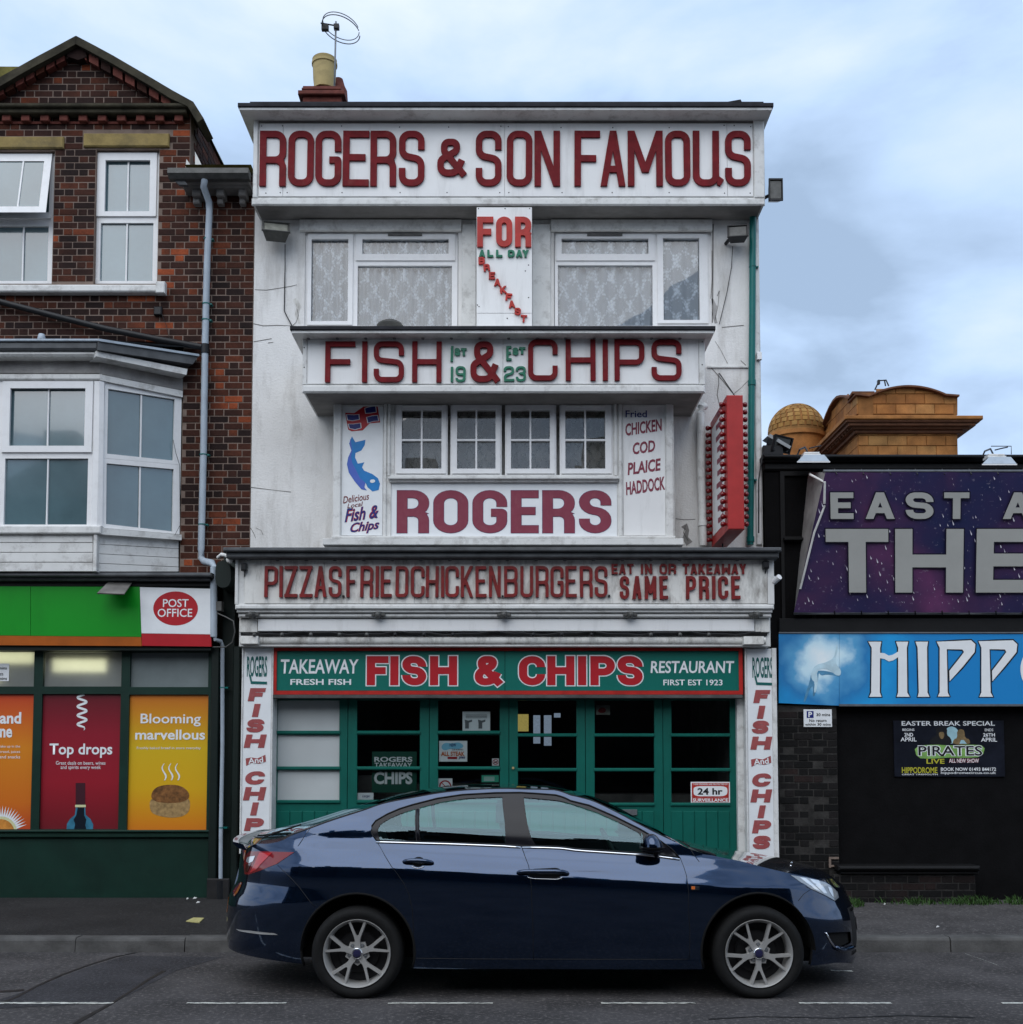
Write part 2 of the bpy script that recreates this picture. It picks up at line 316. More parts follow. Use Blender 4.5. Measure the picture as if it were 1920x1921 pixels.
# ------------------------------------------------------------------ lettering
RR = 1.15
GL = {
 'R': [('p', [(0, 0), (0, 1), (1, 1, RR), (1, .47, RR), (0, .47)], 0, 1, -1), ('p', [(.50, .47), (1, .47, RR), (1, 0)], 0, -1, 1)],
 'O': [('p', [(0, 0, RR), (0, 1, RR), (1, 1, RR), (1, 0, RR)], 1, 0, 0)],
 'D': [('p', [(0, 0, .25), (0, 1, .25), (1, 1, RR), (1, 0, RR)], 1, 0, 0)],
 'G': [('p', [(1, .64), (1, 1, RR), (0, 1, RR), (0, 0, RR), (1, 0, RR), (1, .47, .1), (.55, .47)], 0, 0, 0)],
 'C': [('p', [(1, .66), (1, 1, RR), (0, 1, RR), (0, 0, RR), (1, 0, RR), (1, .34)], 0, 0, 0)],
 'E': [('p', [(1, 1), (0, 1), (0, 0), (1, 0)], 0, 1, 1), ('p', [(0, .52), (.82, .52)], 0, -1, 1)],
 'S': [('p', [(1, .68), (1, 1, RR), (0, 1, RR), (0, .56, RR), (1, .48, RR), (1, 0, RR), (0, 0, RR), (0, .30)], 0, 0, 0)],
 'N': [('v', 0), ('v', 1), ('d', 0, 1, 1, 0)],
 'F': [('p', [(1, 1), (0, 1), (0, 0)], 0, 1, 1), ('p', [(0, .50), (.80, .50)], 0, -1, 1)],
 'A': [('d', .5, 1, 0, 0), ('d', .5, 1, 1, 0), ('p', [(.22, .28), (.78, .28)], 0, 0, 0)],
 'M': [('v', 0), ('v', 1), ('d', 0, 1, .5, .25), ('d', 1, 1, .5, .25)],
 'W': [('v', 0), ('v', 1), ('d', 0, 0, .5, .65), ('d', 1, 0, .5, .65)],
 'U': [('p', [(0, 1), (0, 0, RR), (1, 0, RR), (1, 1)], 0, 1, 1)],
 'I': [('v', .5)],
 'H': [('v', 0), ('v', 1), ('p', [(0, .5), (1, .5)], 0, -1, -1)],
 'P': [('p', [(0, 0), (0, 1), (1, 1, RR), (1, .44, RR), (0, .44)], 0, 1, -1)],
 'B': [('p', [(0, 0), (0, 1), (1, 1, RR), (1, .53, RR), (0, .53)], 0, 1, -1), ('p', [(.5, .53), (1, .53, RR), (1, 0, RR), (0, 0)], 0, -1, -1)],
 'Z': [('p', [(0, 1), (1, 1)], 0, 1, 1), ('p', [(0, 0), (1, 0)], 0, 1, 1), ('d', 1, 1, 0, 0)],
 'K': [('v', 0), ('d', 1, 1, 0, .36), ('d', .30, .58, 1, 0)],
 'T': [('p', [(0, 1), (1, 1)], 0, 1, 1), ('p', [(.5, 1), (.5, 0)], 0, -1, 1)],
 'L': [('p', [(0, 1), (0, 0), (1, 0)], 0, 1, 1)],
 'Y': [('d', 0, 1, .5, .42), ('d', 1, 1, .5, .42), ('p', [(.5, .42), (.5, 0)], 0, 1, 1)],
 'V': [('d', 0, 1, .5, 0), ('d', 1, 1, .5, 0)],
 '&': [('p', [(1, 0), (.16, .70, .9), (.16, 1, 1.0), (.74, 1, 1.0), (.74, .72, .9), (0, .42, .9), (0, 0, 1.1), (.70, 0, 1.1), (.98, .42)], 0, 1, 0)],
 '1': [('v', .6), ('p', [(0, .86), (.6, .86)], 0, 0, -1)],
 '2': [('p', [(0, .70), (0, 1, RR), (1, 1, RR), (1, .55, RR), (0, .38, RR), (0, 0), (1, 0)], 0, 0, 1)],
 '3': [('p', [(0, .74), (0, 1, RR), (1, 1, RR), (1, .53, RR), (.35, .53)], 0, 0, 0), ('p', [(.5, .53), (1, .53, RR), (1, 0, RR), (0, 0, RR), (0, .26)], 0, -1, 0)],
 '9': [('p', [(1, .48), (0, .48, RR), (0, 1, RR), (1, 1, RR), (1, 0, RR), (0, 0, RR), (0, .2)], 0, -1, 0)],
 '.': [('p', [(0, 0), (.3, 0)], 0, 1, 1)],
}
def fillet(pts, closed):
    n = len(pts); res = []
    for i, q in enumerate(pts):
        p = Vector(q[:2]); r = q[2] if len(q) > 2 else 0
        if r <= 0 or (not closed and i in (0, n - 1)): res.append(p); continue
        a = Vector(pts[i - 1][:2]); b = Vector(pts[(i + 1) % n][:2])
        da, db = (a - p), (b - p); la, lb = da.length, db.length
        da.normalize(); db.normalize()
        ang = math.acos(max(-1, min(1, da.dot(db)))); tl = r / math.tan(ang / 2)
        tl = min(tl, la * .5 if (closed or 0 < i - 1) else la * .95, lb * .5 if (closed or i + 1 < n - 1) else lb * .95)
        r = tl * math.tan(ang / 2); bis = (da + db).normalized(); c = p + bis * (r / math.sin(ang / 2))
        s, e = p + da * tl - c, p + db * tl - c
        a0 = math.atan2(s.y, s.x); a1 = math.atan2(e.y, e.x); d = a1 - a0
        while d > math.pi: d -= 2 * math.pi
        while d < -math.pi: d += 2 * math.pi
        k = max(3, int(abs(d) / 0.26))
        for j in range(k + 1): res.append(c + Vector((math.cos(a0 + d * j / k), math.sin(a0 + d * j / k))) * r)
    out_ = [res[0]]
    for q in res[1:]:
        if (q - out_[-1]).length > 1e-4: out_.append(q)
    if closed and (out_[0] - out_[-1]).length < 1e-4: out_.pop()
    return out_
def ribbon(pts, closed, c0, c1):
    """centre line in thickness units -> (left, right) offset lines"""
    p = fillet(pts, closed)
    if len(p) == 1: p.append(p[0] + Vector((.01, 0)))
    n = len(p)
    if not closed:
        if c0: d = (p[0] - p[1]).normalized(); p[0] = p[0] + d * .5 * c0
        if c1: d = (p[-1] - p[-2]).normalized(); p[-1] = p[-1] + d * .5 * c1
    L, Rr = [], []
    for i in range(n):
        a = p[(i - 1) % n] if (closed or i > 0) else None; b = p[(i + 1) % n] if (closed or i < n - 1) else None
        d1 = (p[i] - a).normalized() if a is not None else None; d2 = (b - p[i]).normalized() if b is not None else None
        if d1 is None: d1 = d2
        if d2 is None: d2 = d1
        n1 = Vector((-d1.y, d1.x)); n2 = Vector((-d2.y, d2.x)); m = n1 + n2
        if m.length < 1e-5: m = n1
        m.normalize(); k = .5 / max(.35, m.dot(n1))
        L.append(p[i] + m * k); Rr.append(p[i] - m * k)
    return L, Rr
def glyph_mesh(mb, ch, O, U, V, Nn, W, H, tx, ty, depth, shear=0.0, grow=0.0, base=0.0):
    """O lower left corner, U/V unit axes, Nn towards the viewer; grow widens every stroke"""
    gx, gy = tx + 2 * grow, ty + 2 * grow
    def loc(x, y): return ((tx / 2 + x * (W - tx)) / gx, (ty / 2 + y * (H - ty)) / gy)
    quads = []
    for it, item in enumerate(GL[ch]):
        if item[0] == 'p':
            pts = [loc(q[0], q[1]) + ((q[2] * tx / gx,) if len(q) > 2 else ()) for q in item[1]]
            L, Rr = ribbon(pts, item[2], item[3], item[4])
            L = [(a.x * gx, a.y * gy) for a in L]; Rr = [(a.x * gx, a.y * gy) for a in Rr]; closed = item[2]
        elif item[0] == 'v':
            x = tx / 2 + item[1] * (W - tx); L = [(x - gx / 2, -grow), (x - gx / 2, H + grow)]; Rr = [(x + gx / 2, -grow), (x + gx / 2, H + grow)]; closed = 0
        else:
            _, xa, ya, xb, yb = item
            if ya < yb: xa, ya, xb, yb = xb, yb, xa, ya
            A = (tx / 2 + xa * (W - tx), H + grow if ya >= 1 else ya * H); B = (tx / 2 + xb * (W - tx), -grow if yb <= 0 else yb * H)
            sl = abs(B[0] - A[0]) / max(1e-6, A[1] - B[1]); hw = gx / 2 * math.sqrt(1 + sl * sl * (ty / tx) ** 2) * 1.0
            hw = min(hw, gx * .8)
            L = [(B[0] - hw, B[1]), (A[0] - hw, A[1])]; Rr = [(B[0] + hw, B[1]), (A[0] + hw, A[1])]; closed = 0
        n = len(L)
        for i in (range(n) if closed else range(n - 1)):
            j = (i + 1) % n; quads.append([L[i], Rr[i], Rr[j], L[j]])
    # one flat outline: union of all stroke pieces
    vs, es = [], []
    for q in quads:
        b = len(vs); vs += [Vector(p) for p in q]; es += [(b, b + 1), (b + 1, b + 2), (b + 2, b + 3), (b + 3, b)]
    cv_, _e, cf_, *_o = delaunay_2d_cdt(vs, es, [], 0, 1e-5)
    def tri(p, a, b, c):
        d1 = (p[0] - b[0]) * (a[1] - b[1]) - (a[0] - b[0]) * (p[1] - b[1]); d2 = (p[0] - c[0]) * (b[1] - c[1]) - (b[0] - c[0]) * (p[1] - c[1]); d3 = (p[0] - a[0]) * (c[1] - a[1]) - (c[0] - a[0]) * (p[1] - a[1])
        return not ((d1 < 0 or d2 < 0 or d3 < 0) and (d1 > 0 or d2 > 0 or d3 > 0))
    keep = []
    for f in cf_:
        c = (sum(cv_[i].x for i in f) / len(f), sum(cv_[i].y for i in f) / len(f))
        if any(tri(c, q[0], q[1], q[2]) or tri(c, q[0], q[2], q[3]) for q in quads): keep.append(tuple(f))
    cnt = {}
    for f in keep:
        for i in range(len(f)): cnt[(f[i], f[(i + 1) % len(f)])] = 1
    nv = len(cv_); out3 = []
    for h in (base + depth, base): out3 += [O + U * (p.x + shear * p.y) + V * p.y + Nn * h for p in cv_]
    fs = list(keep) + [(a, nv + a, nv + b, b) for a, b in cnt if (b, a) not in cnt]
    used = sorted({i for f in fs for i in f}); mp = {u: k for k, u in enumerate(used)}
    mb.add([out3[u] for u in used], [tuple(mp[i] for i in f) for f in fs])
UX, UZ, NV = Vector((1, 0, 0)), Vector((0, 0, 1)), Vector((0, -1, 0))
def letters(spec, py0, py1, tpx, typx, Y, material, parent, depth=.018, shear=0.0, grow=0.0, name='letter', join=False, jitter=0.0, base=0.0):
    """spec: [(char, px0, px1[, py0, py1])]; sizes in photo pixels at depth Y"""
    mb = MB()
    for s_ in spec:
        ch, a, b = s_[:3]; t0, t1 = (s_[3], s_[4]) if len(s_) > 3 else (py0, py1)
        if ch == ' ': continue
        sc = Y / F * 0.97 if False else (X(961, (t0 + t1) / 2, Y) - X(960, (t0 + t1) / 2, Y))
        O = Vector((X(a, (t0 + t1) / 2, Y), Y, Z(t1, Y))); H = Z(t0, Y) - Z(t1, Y); W = (b - a) * sc
        sh = shear
        if shear: O.x += 0.0; W = W - abs(shear) * H
        if ch == 'I': W = max(W, tpx * sc)
        m = MB() if not join else mb
        glyph_mesh(m, ch, O, UX, UZ, NV, W, H, tpx * sc, typx * sc, depth, sh, grow * sc, base)
        if not join:
            if jitter: 
                a_ = random.uniform(-jitter, jitter); cx, cz = O.x + W / 2, O.z + H / 2
                m.v = [(cx + (x - cx) * math.cos(a_) - (z - cz) * math.sin(a_), y, cz + (x - cx) * math.sin(a_) + (z - cz) * math.cos(a_)) for x, y, z in m.v]
            m.build(name, material, parent)
    if join: return mb.build(name, material, parent)
def autospec(word, px0, px1, gap, wid=None):
    wd = {'I': .32, '.': .3, ' ': .55, 'M': 1.25, 'W': 1.25, '1': .45, 'E': .9, 'F': .9, 'L': .85, 'T': .95}
    if wid: wd.update(wid)
    tot = sum(wd.get(c, 1.0) for c in word); k = (px1 - px0 - gap * (len(word) - 1)) / tot; x = px0; res = []
    for c in word:
        wv = wd.get(c, 1.0) * k; res.append((c, x, x + wv)); x += wv + gap
    return res
def text(s, px0, py0, px1, py1, Y, material, parent, name='lettering', offset=0.0, shear=0.0, depth=.0, M4=None, rot=0.0, out_by=.003):
    """built-in vector font fitted to an ink box of photo pixels on the plane at depth Y"""
    cu = bpy.data.curves.new('tmp', 'FONT'); cu.body = s; cu.size = 1; cu.offset = offset; cu.shear = shear; cu.resolution_u = 3; cu.align_x = 'CENTER'; cu.space_line = .82
    ob = bpy.data.objects.new('tmp', cu); COL.objects.link(ob); bpy.context.view_layer.update()
    me = bpy.data.meshes.new_from_object(ob.evaluated_get(bpy.context.evaluated_depsgraph_get()))
    bpy.data.objects.remove(ob); bpy.data.curves.remove(cu)
    xs = [v.co.x for v in me.vertices]; ys = [v.co.y for v in me.vertices]
    x0, x1, y0, y1 = min(xs), max(xs), min(ys), max(ys)
    my = (py0 + py1) / 2; A = X(px0, my, Y); B = X(px1, my, Y); z0, z1 = Z(py1, Y), Z(py0, Y)
    cx, cz = (A + B) / 2, (z0 + z1) / 2; ca, sa = math.cos(rot), math.sin(rot)
    W, H = B - A, z1 - z0
    for v in me.vertices:
        u = ((v.co.x - x0) / (x1 - x0) - .5) * W; t = ((v.co.y - y0) / (y1 - y0) - .5) * H
        q = Vector((cx + u * ca - t * sa, Y - out_by, cz + u * sa + t * ca))
        if M4 is not None: q = M4(u, t)
        v.co = q
    me.name = name; me.materials.clear(); me.materials.append(material)
    o = bpy.data.objects.new(name, me); COL.objects.link(o)
    return adopt(o, parent)
# ------------------------------------------------------------------ planes
YW, YB, YS2, YS1, YF, YG, YD = 12.2, 11.8, 11.43, 11.88, 11.6, 11.87, 12.05
def plate(mb, outer, holes, yf, yb, world=False):
    """flat board with rectangular openings; photo-pixel rects (x0,y0,x1,y1)"""
    def cv(r):
        if world: return r
        mx_, my = (r[0] + r[2]) / 2, (r[1] + r[3]) / 2
        return (X(r[0], my, yf), Z(r[3], yf), X(r[2], my, yf), Z(r[1], yf))
    o = cv(outer); hs = [cv(h) for h in holes]
    xs = sorted(set([o[0], o[2]] + [min(max(v, o[0]), o[2]) for h in hs for v in (h[0], h[2])]))
    zs = sorted(set([o[1], o[3]] + [min(max(v, o[1]), o[3]) for h in hs for v in (h[1], h[3])]))
    def solid(i, j):
        if i < 0 or j < 0 or i >= len(xs) - 1 or j >= len(zs) - 1: return False
        cx, cz = (xs[i] + xs[i + 1]) / 2, (zs[j] + zs[j + 1]) / 2
        return not any(h[0] < cx < h[2] and h[1] < cz < h[3] for h in hs)
    for i in range(len(xs) - 1):
        for j in range(len(zs) - 1):
            if not solid(i, j): continue
            a, b, c, d = xs[i], xs[i + 1], zs[j], zs[j + 1]
            mb.add([(a, yf, c), (b, yf, c), (b, yf, d), (a, yf, d)], [(0, 1, 2, 3)])
            if not solid(i - 1, j): mb.add([(a, yf, c), (a, yf, d), (a, yb, d), (a, yb, c)], [(0, 1, 2, 3)])
            if not solid(i + 1, j): mb.add([(b, yf, c), (b, yb, c), (b, yb, d), (b, yf, d)], [(0, 1, 2, 3)])
            if not solid(i, j - 1): mb.add([(a, yf, c), (a, yb, c), (b, yb, c), (b, yf, c)], [(0, 1, 2, 3)])
            if not solid(i, j + 1): mb.add([(a, yf, d), (b, yf, d), (b, yb, d), (a, yb, d)], [(0, 1, 2, 3)])
    return mb
# unit brick with chamfered face, shared by every single brick
_bm = MB(); _bm.box(-.5, .5, 0, 1, -.5, .5, 0.0)
def unit_brick():
    m = MB(); b = .035
    m.v = [(-.5, 1, -.5), (.5, 1, -.5), (.5, 1, .5), (-.5, 1, .5), (-.5, b, -.5), (.5, b, -.5), (.5, b, .5), (-.5, b, .5), (-.5 + .02, 0, -.5 + .06), (.5 - .02, 0, -.5 + .06), (.5 - .02, 0, .5 - .06), (-.5 + .02, 0, .5 - .06)]
    m.f = [(0, 1, 5, 4), (1, 2, 6, 5), (2, 3, 7, 6), (3, 0, 4, 7), (4, 5, 9, 8), (5, 6, 10, 9), (6, 7, 11, 10), (7, 4, 8, 11), (8, 9, 10, 11)]
    return m
UB = unit_brick()
def brickwork(parent, x0, x1, z0, z1, Y, spans, material, nmax, course=.0752, name='brick', depth=.03, rng=None, jit=.0022, header=.5, unit=.206, key=None):
    """spans(z) -> list of (xa, xb) to be filled with brick in the course centred on z. The nmax nearest bricks are single objects, the rest one 'stuff' part"""
    rng = rng or random.Random(3); items = []
    nc = int((z1 - z0) / course)
    for k in range(nc):
        zc = z0 + (k + .5) * course; jt = .012
        for xa, xb in spans(zc):
            # Flemish-like bond: alternate stretcher and header on a fixed lattice
            per = unit * 1.5; off = (k % 2) * unit * .75 + (xa * 0)
            i = math.floor((xa - x0 - off) / per) - 1
            while True:
                s0 = x0 + off + i * per
                for a, b in ((s0, s0 + unit), (s0 + unit, s0 + per)):
                    a2, b2 = max(a, xa), min(b, xb)
                    if b2 - a2 > .05: items.append((a2 + jt / 2, b2 - jt / 2, zc))
                    elif b2 - a2 > .012 and items and abs(items[-1][1] - a2) < .02 and items[-1][2] == zc:
                        q = items[-1]; items[-1] = (q[0], b2 - jt / 2, zc)
                i += 1
                if s0 > xb: break
    def k_(it):
        cx = (it[0] + it[1]) / 2; vis = 0 <= 960 + cx / Y * F <= 1920
        return (not vis, -(it[1] - it[0]) * 3 + abs(it[2] - 3.5) * .15 + rng.random() * .2)
    order = sorted(range(len(items)), key=lambda i: (key or k_)(items[i])); single = set(order[:nmax]); rest = MB()
    me = None
    for i, (a, b, zc) in enumerate(items):
        dy = rng.uniform(-jit, jit * 1.5); dz = rng.uniform(-.0012, .0012)
        if i in single:
            if me is None:
                me = bpy.data.meshes.new(name); me.from_pydata(UB.v, [], UB.f); me.update()
                bm = bmesh.new(); bm.from_mesh(me); bmesh.ops.recalc_face_normals(bm, faces=bm.faces); bm.to_mesh(me); bm.free(); me.materials.append(material)
            o = bpy.data.objects.new(name, me); COL.objects.link(o)
            o.location = ((a + b) / 2, Y - .0045 + dy, zc + dz); o.scale = (b - a, depth, course - .0115)
            adopt(o, parent)
        else:
            rest.add([((a + b) / 2 + v[0] * (b - a), Y - .0045 + dy + v[1] * depth, zc + dz + v[2] * (course - .0115)) for v in UB.v], UB.f)
    if rest.v:
        o = rest.build(name + 's', material, parent); tag(o, kind='stuff')
    return len(items)
def rect(px0, py0, px1, py1, Y):
    my = (py0 + py1) / 2
    return (X(px0, my, Y), Z(py1, Y), X(px1, my, Y), Z(py0, Y))
def sub_spans(x0, x1, holes):
    """horizontal spans of [x0,x1] not covered by holes at height z"""
    def f(z):
        a = x0(z) if callable(x0) else x0; b = x1(z) if callable(x1) else x1
        res = [(a, b)]
        for h in holes:
            if h[1] < z < h[3]:
                nr = []
                for s, e_ in res:
                    if h[2] <= s or h[0] >= e_: nr.append((s, e_)); continue
                    if h[0] > s: nr.append((s, h[0]))
                    if h[2] < e_: nr.append((h[2], e_))
                res = nr
        return [q for q in res if q[1] - q[0] > .04]
    return f
# ================================================================== THE SETTING
M['asphalt'] = mat('road_asphalt', (0.052, 0.0485, 0.049), .9, var=.5, scale=1.6, bump=1.0, bscale=80, dirt=1.0, dirtcol=(.22, .20, .19), dscale=(30, 30, 30), dlo=.52, dhi=.74, spec=.3)
M['pave_dark'] = mat('dark_pavement_asphalt', (0.021, 0.020, 0.020), .9, var=.35, scale=1.8, bump=.8, bscale=110, dirt=.9, dirtcol=(.07, .066, .065), dscale=(36, 36, 36), dlo=.52, dhi=.75, spec=.25)
M['pave_chip'] = mat('chipped_pavement_asphalt', (0.062, 0.058, 0.058), .9, var=.35, scale=3, bump=.9, bscale=120, dirt=1.0, dirtcol=(.20, .185, .18), dscale=(30, 30, 30), dlo=.54, dhi=.68, spec=.3)
M['kerb'] = mat('concrete_kerb', (0.085, 0.083, 0.08), .85, var=.35, scale=5, bump=.5, bscale=60, dirt=.5, dirtcol=(.028, .027, .026), dscale=(3, 6, 10))
M['tar'] = mat('tar_seam', (0.016, 0.0155, 0.016), .6, var=.3, scale=10)
M['road_paint'] = mat('worn_road_paint', (0.62, 0.62, 0.56), .7, var=.1, scale=10, dirt=1.0, dirtcol=(.05, .05, .052), dscale=(14, 60, 60), dlo=.50, dhi=.56)
road = tag(MB().add([(-60, -60, 0), (60, -60, 0), (60, 60, 0), (-60, 60, 0)], [(0, 1, 2, 3)]).build('road', M['asphalt']), kind='structure')
YK = 9.75
def road_pt(px, py, h=0.0):      # pixel to the ground
    for _ in range(1):
        v = (CYP - py) / F; dy = math.cos(PIT) - v * math.sin(PIT); dz = math.sin(PIT) + v * math.cos(PIT)
    return P(px, py, (h - CAMZ) / dz * dy)
mb = MB()
for a, b, hw in ((-140, 212, .026), (350, 537, .019), (728, 925, .018), (1128, 1305, .020), (1500, 1673, .019), (1880, 2060, .018), (-520, -240, .02)):
    p0, p1 = road_pt(a, 1883), road_pt(b, 1883)
    mb.add([(p0.x, p0.y - hw, .004), (p1.x, p1.y - hw, .004), (p1.x, p1.y + hw, .004), (p0.x, p0.y + hw, .004)], [(0, 1, 2, 3)])
for (a, b), (c, d) in (((1812, 1790), (1873, 1812)), ((1560, 1822), (1600, 1823))):
    p0, p1 = road_pt(a, b), road_pt(c, d)
    mb.add([(p0.x, p0.y - .025, .0045), (p1.x, p1.y - .025, .0045), (p1.x, p1.y + .02, .0045), (p0.x, p0.y + .02, .0045)], [(0, 1, 2, 3)])
mb.build('road_marking', M['road_paint'], road)
def seam(pts, wd, zz=.0035, mt='tar'):
    P3 = [road_pt(*q) for q in pts]; m = MB(); n = len(P3); rng = random.Random(len(pts) * 7 + int(pts[0][0]))
    for i, q in enumerate(P3):
        t = (P3[min(i + 1, n - 1)] - P3[max(i - 1, 0)]); nn = Vector((-t.y, t.x, 0)).normalized(); w_ = wd * rng.uniform(.6, 1.3)
        m.v += [(q.x + nn.x * w_, q.y + nn.y * w_, zz), (q.x - nn.x * w_, q.y - nn.y * w_, zz)]
    m.f = [(2 * i, 2 * i + 1, 2 * i + 3, 2 * i + 2) for i in range(n - 1)]
    return m.build('tar_seam', M[mt], road)
seam([(-30, 1895), (30, 1872), (75, 1848), (120, 1828), (170, 1810), (215, 1796), (255, 1788)], .013)
seam([(120, 1935), (160, 1910), (208, 1884), (250, 1858), (280, 1838), (308, 1822)], .017)
seam([(-20, 1862), (20, 1860), (45, 1858)], .03, .0031)
seam([(1330, 1913), (1420, 1908), (1560, 1911), (1700, 1906), (1830, 1910)], .011, .0032)
M['patch'] = mat('newer_asphalt_patch', (0.037, 0.036, 0.040), .9, var=.35, scale=2, bump=.8, bscale=110, spec=.25, dirt=.9, dirtcol=(.11, .105, .11), dscale=(36, 36, 36), dlo=.51, dhi=.72)
pa = [road_pt(*q) for q in ((-60, 1896), (60, 1856), (150, 1820), (235, 1794), (420, 1796), (330, 1822), (215, 1881))]
MB().add([(q.x, q.y, .002) for q in pa], [tuple(range(len(pa)))]).build('asphalt_patch', M['patch'], road)
xs_split = X(1300, 1700, 11)
SL, SR = .036, .018      # the pavement falls towards the kerb
def pz(x, y): return .118 + max(0, y - 9.9) * (SL if x < xs_split else SR)
def pv_pt(px, py):
    h = .15
    for _ in range(6): q = road_pt(px, py, h); h = pz(q.x, q.y)
    return Vector((q.x, q.y, h))
def pvm(a, b, s_): return MB().add([(a, YK + .15, .118), (b, YK + .15, .118), (b, 13.5, .118 + 3.6 * s_), (a, 13.5, .118 + 3.6 * s_), (a, 60, .118 + 3.6 * s_), (b, 60, .118 + 3.6 * s_)], [(0, 1, 2, 3), (3, 2, 5, 4)])
pave = tag(pvm(-60, xs_split, SL).build('pavement', M['pave_dark']), kind='structure')
tag(pvm(xs_split, 60, SR).build('pavement', M['pave_chip']), kind='structure')
kerb = bpy.data.objects.new('kerb', None); COL.objects.link(kerb); tag(kerb, kind='structure')
rk = random.Random(5); x = X(142, 1760, YK) - .929 * 8
kme = None
for i in range(26):
    m = MB(); dy = rk.uniform(-.006, .006); dz = rk.uniform(-.004, .004); b = .018
    x0_, x1_ = x + .004, x + .925
    prof = [(YK + .155, -.02), (YK + .155, .121), (YK + .03, .121), (YK + .012, .112), (YK + .002, .095), (YK - .010, -.02)]
    prof = [(a + dy, c + dz) for a, c in prof]
    m.add([(x0_, a, c) for a, c in prof] + [(x1_, a, c) for a, c in prof], [tuple(range(6)), tuple(range(11, 5, -1))] + [(j, (j + 1) % 6, 6 + (j + 1) % 6, 6 + j) for j in range(6)])
    m.build('kerbstone', M['kerb'], kerb); x += .929
MB().box(-60, 60, YK + .02, YK + .149, -.05, .10).build('kerb_bed', M['tar'], kerb)

# ================================================================== WHITE SHOP BUILDING
shop = thing('chip_shop_building', 'tall narrow white rendered building covered in fish and chip signs', 'building', (0, YW, .118))
RB = (X(474, 720, YW), .10, X(1428, 720, YW), Z(205, YW))
WL1, WL2 = rect(572, 432, 860, 612, YW), rect(1040, 432, 1336, 612, YW)
m = MB(); plate(m, (RB[0], Z(1205, YW), RB[2], RB[3]), [WL1, WL2], YW, YW + .25, world=True)
m.build('wall', M['render'], shop)
m = MB(); m.box(RB[0] + .002, RB[0] + .25, YW + .251, 21, .1, RB[3]); m.box(RB[2] - .25, RB[2] - .002, YW + .251, 21, .1, RB[3]); m.box(RB[0] + .251, RB[2] - .251, 20.75, 21, .1, RB[3])
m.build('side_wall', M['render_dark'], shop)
part('roof', M['felt'], shop, lambda m: m.box(RB[0] - .05, RB[2] + .05, YW - .1, 21.1, RB[3] - .02, RB[3] + .03))
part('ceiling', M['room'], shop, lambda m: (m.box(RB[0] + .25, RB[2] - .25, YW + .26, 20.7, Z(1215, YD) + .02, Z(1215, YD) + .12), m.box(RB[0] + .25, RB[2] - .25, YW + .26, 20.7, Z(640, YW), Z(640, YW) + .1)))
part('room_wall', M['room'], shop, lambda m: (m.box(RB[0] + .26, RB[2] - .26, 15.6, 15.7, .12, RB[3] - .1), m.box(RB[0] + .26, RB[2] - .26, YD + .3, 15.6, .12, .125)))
# window band lintel and cracked patches
part('lintel_band', M['trim'], shop, lambda m: (m.pb(562, 411, 866, 431, YW - .05, YW - .002), m.pb(1034, 411, 1337, 431, YW - .05, YW - .002), m.pb(867, 420, 893, 612, YW - .035, YW - .002), m.pb(999, 420, 1033, 612, YW - .035, YW - .002)))
part('corner_strip', M['trim'], shop, lambda m: (m.pb(1416.5, 415, 1427, 1022, YW - .03, YW - .001, .01),))
def crack(pts, wd=.9, Y=YW, mt='crackline', name='crack'):
    m = MB(); n = len(pts); Q = [P(a, b, Y - .003) for a, b in pts]; rng = random.Random(int(pts[0][0] * 3 + pts[0][1])); sc = Y / F
    for i, q in enumerate(Q):
        t = Q[min(i + 1, n - 1)] - Q[max(i - 1, 0)]; nn = Vector((-t.z, 0, t.x)).normalized() * sc * wd * rng.uniform(.35, .8)
        m.v += [tuple(q + nn), tuple(q - nn)]
    m.f = [(2 * i, 2 * i + 1, 2 * i + 3, 2 * i + 2) for i in range(n - 1)]
    return m.build(name, M[mt], shop)
for c_ in ([(478, 543), (500, 544), (520, 541), (545, 537), (557, 534)], [(476, 607), (495, 611), (520, 610), (548, 611)], [(476, 641), (492, 638), (510, 635)], [(503, 643), (513, 642)],
           [(470, 914), (495, 917), (520, 920), (546, 923)], [(1336, 470), (1337, 520), (1334, 560)], [(1346, 555), (1350, 545), (1348, 570), (1342, 600)], [(1342, 640), (1352, 655), (1362, 675), (1366, 682)],
           [(1348, 700), (1349, 720), (1346, 740), (1350, 758)], [(1335, 690), (1355, 712), (1373, 735)], [(1378, 738), (1390, 728), (1403, 715)], [(1390, 676), (1400, 685)], [(1355, 614), (1375, 612), (1396, 610)],
           [(470, 990), (476, 1000), (480, 1010)], [(480, 990), (490, 995), (494, 1004)], [(1268, 973), (1285, 975), (1305, 974)], [(1287, 985), (1283, 1000), (1292, 1015)], [(548, 612), (556, 604), (560, 592), (558, 580)]):
    crack(c_)
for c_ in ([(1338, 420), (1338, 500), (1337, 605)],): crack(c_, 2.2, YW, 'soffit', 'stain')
crack([(1336, 560), (1342, 575), (1340, 590), (1344, 606)], 5, YW, 'render_dark', 'damp_patch')
crack([(1284, 985), (1290, 995), (1286, 1008), (1294, 1020)], 9, YW, 'render_dark', 'damp_patch')
crack([(553, 560), (561, 575), (556, 590), (562, 606)], 6, YW, 'board_dirty', 'peeling_paint')
part('thin_ledge', M['trim'], shop, lambda m: m.pb(1327, 686, 1404, 689, YW - .02, YW - .001, 0))

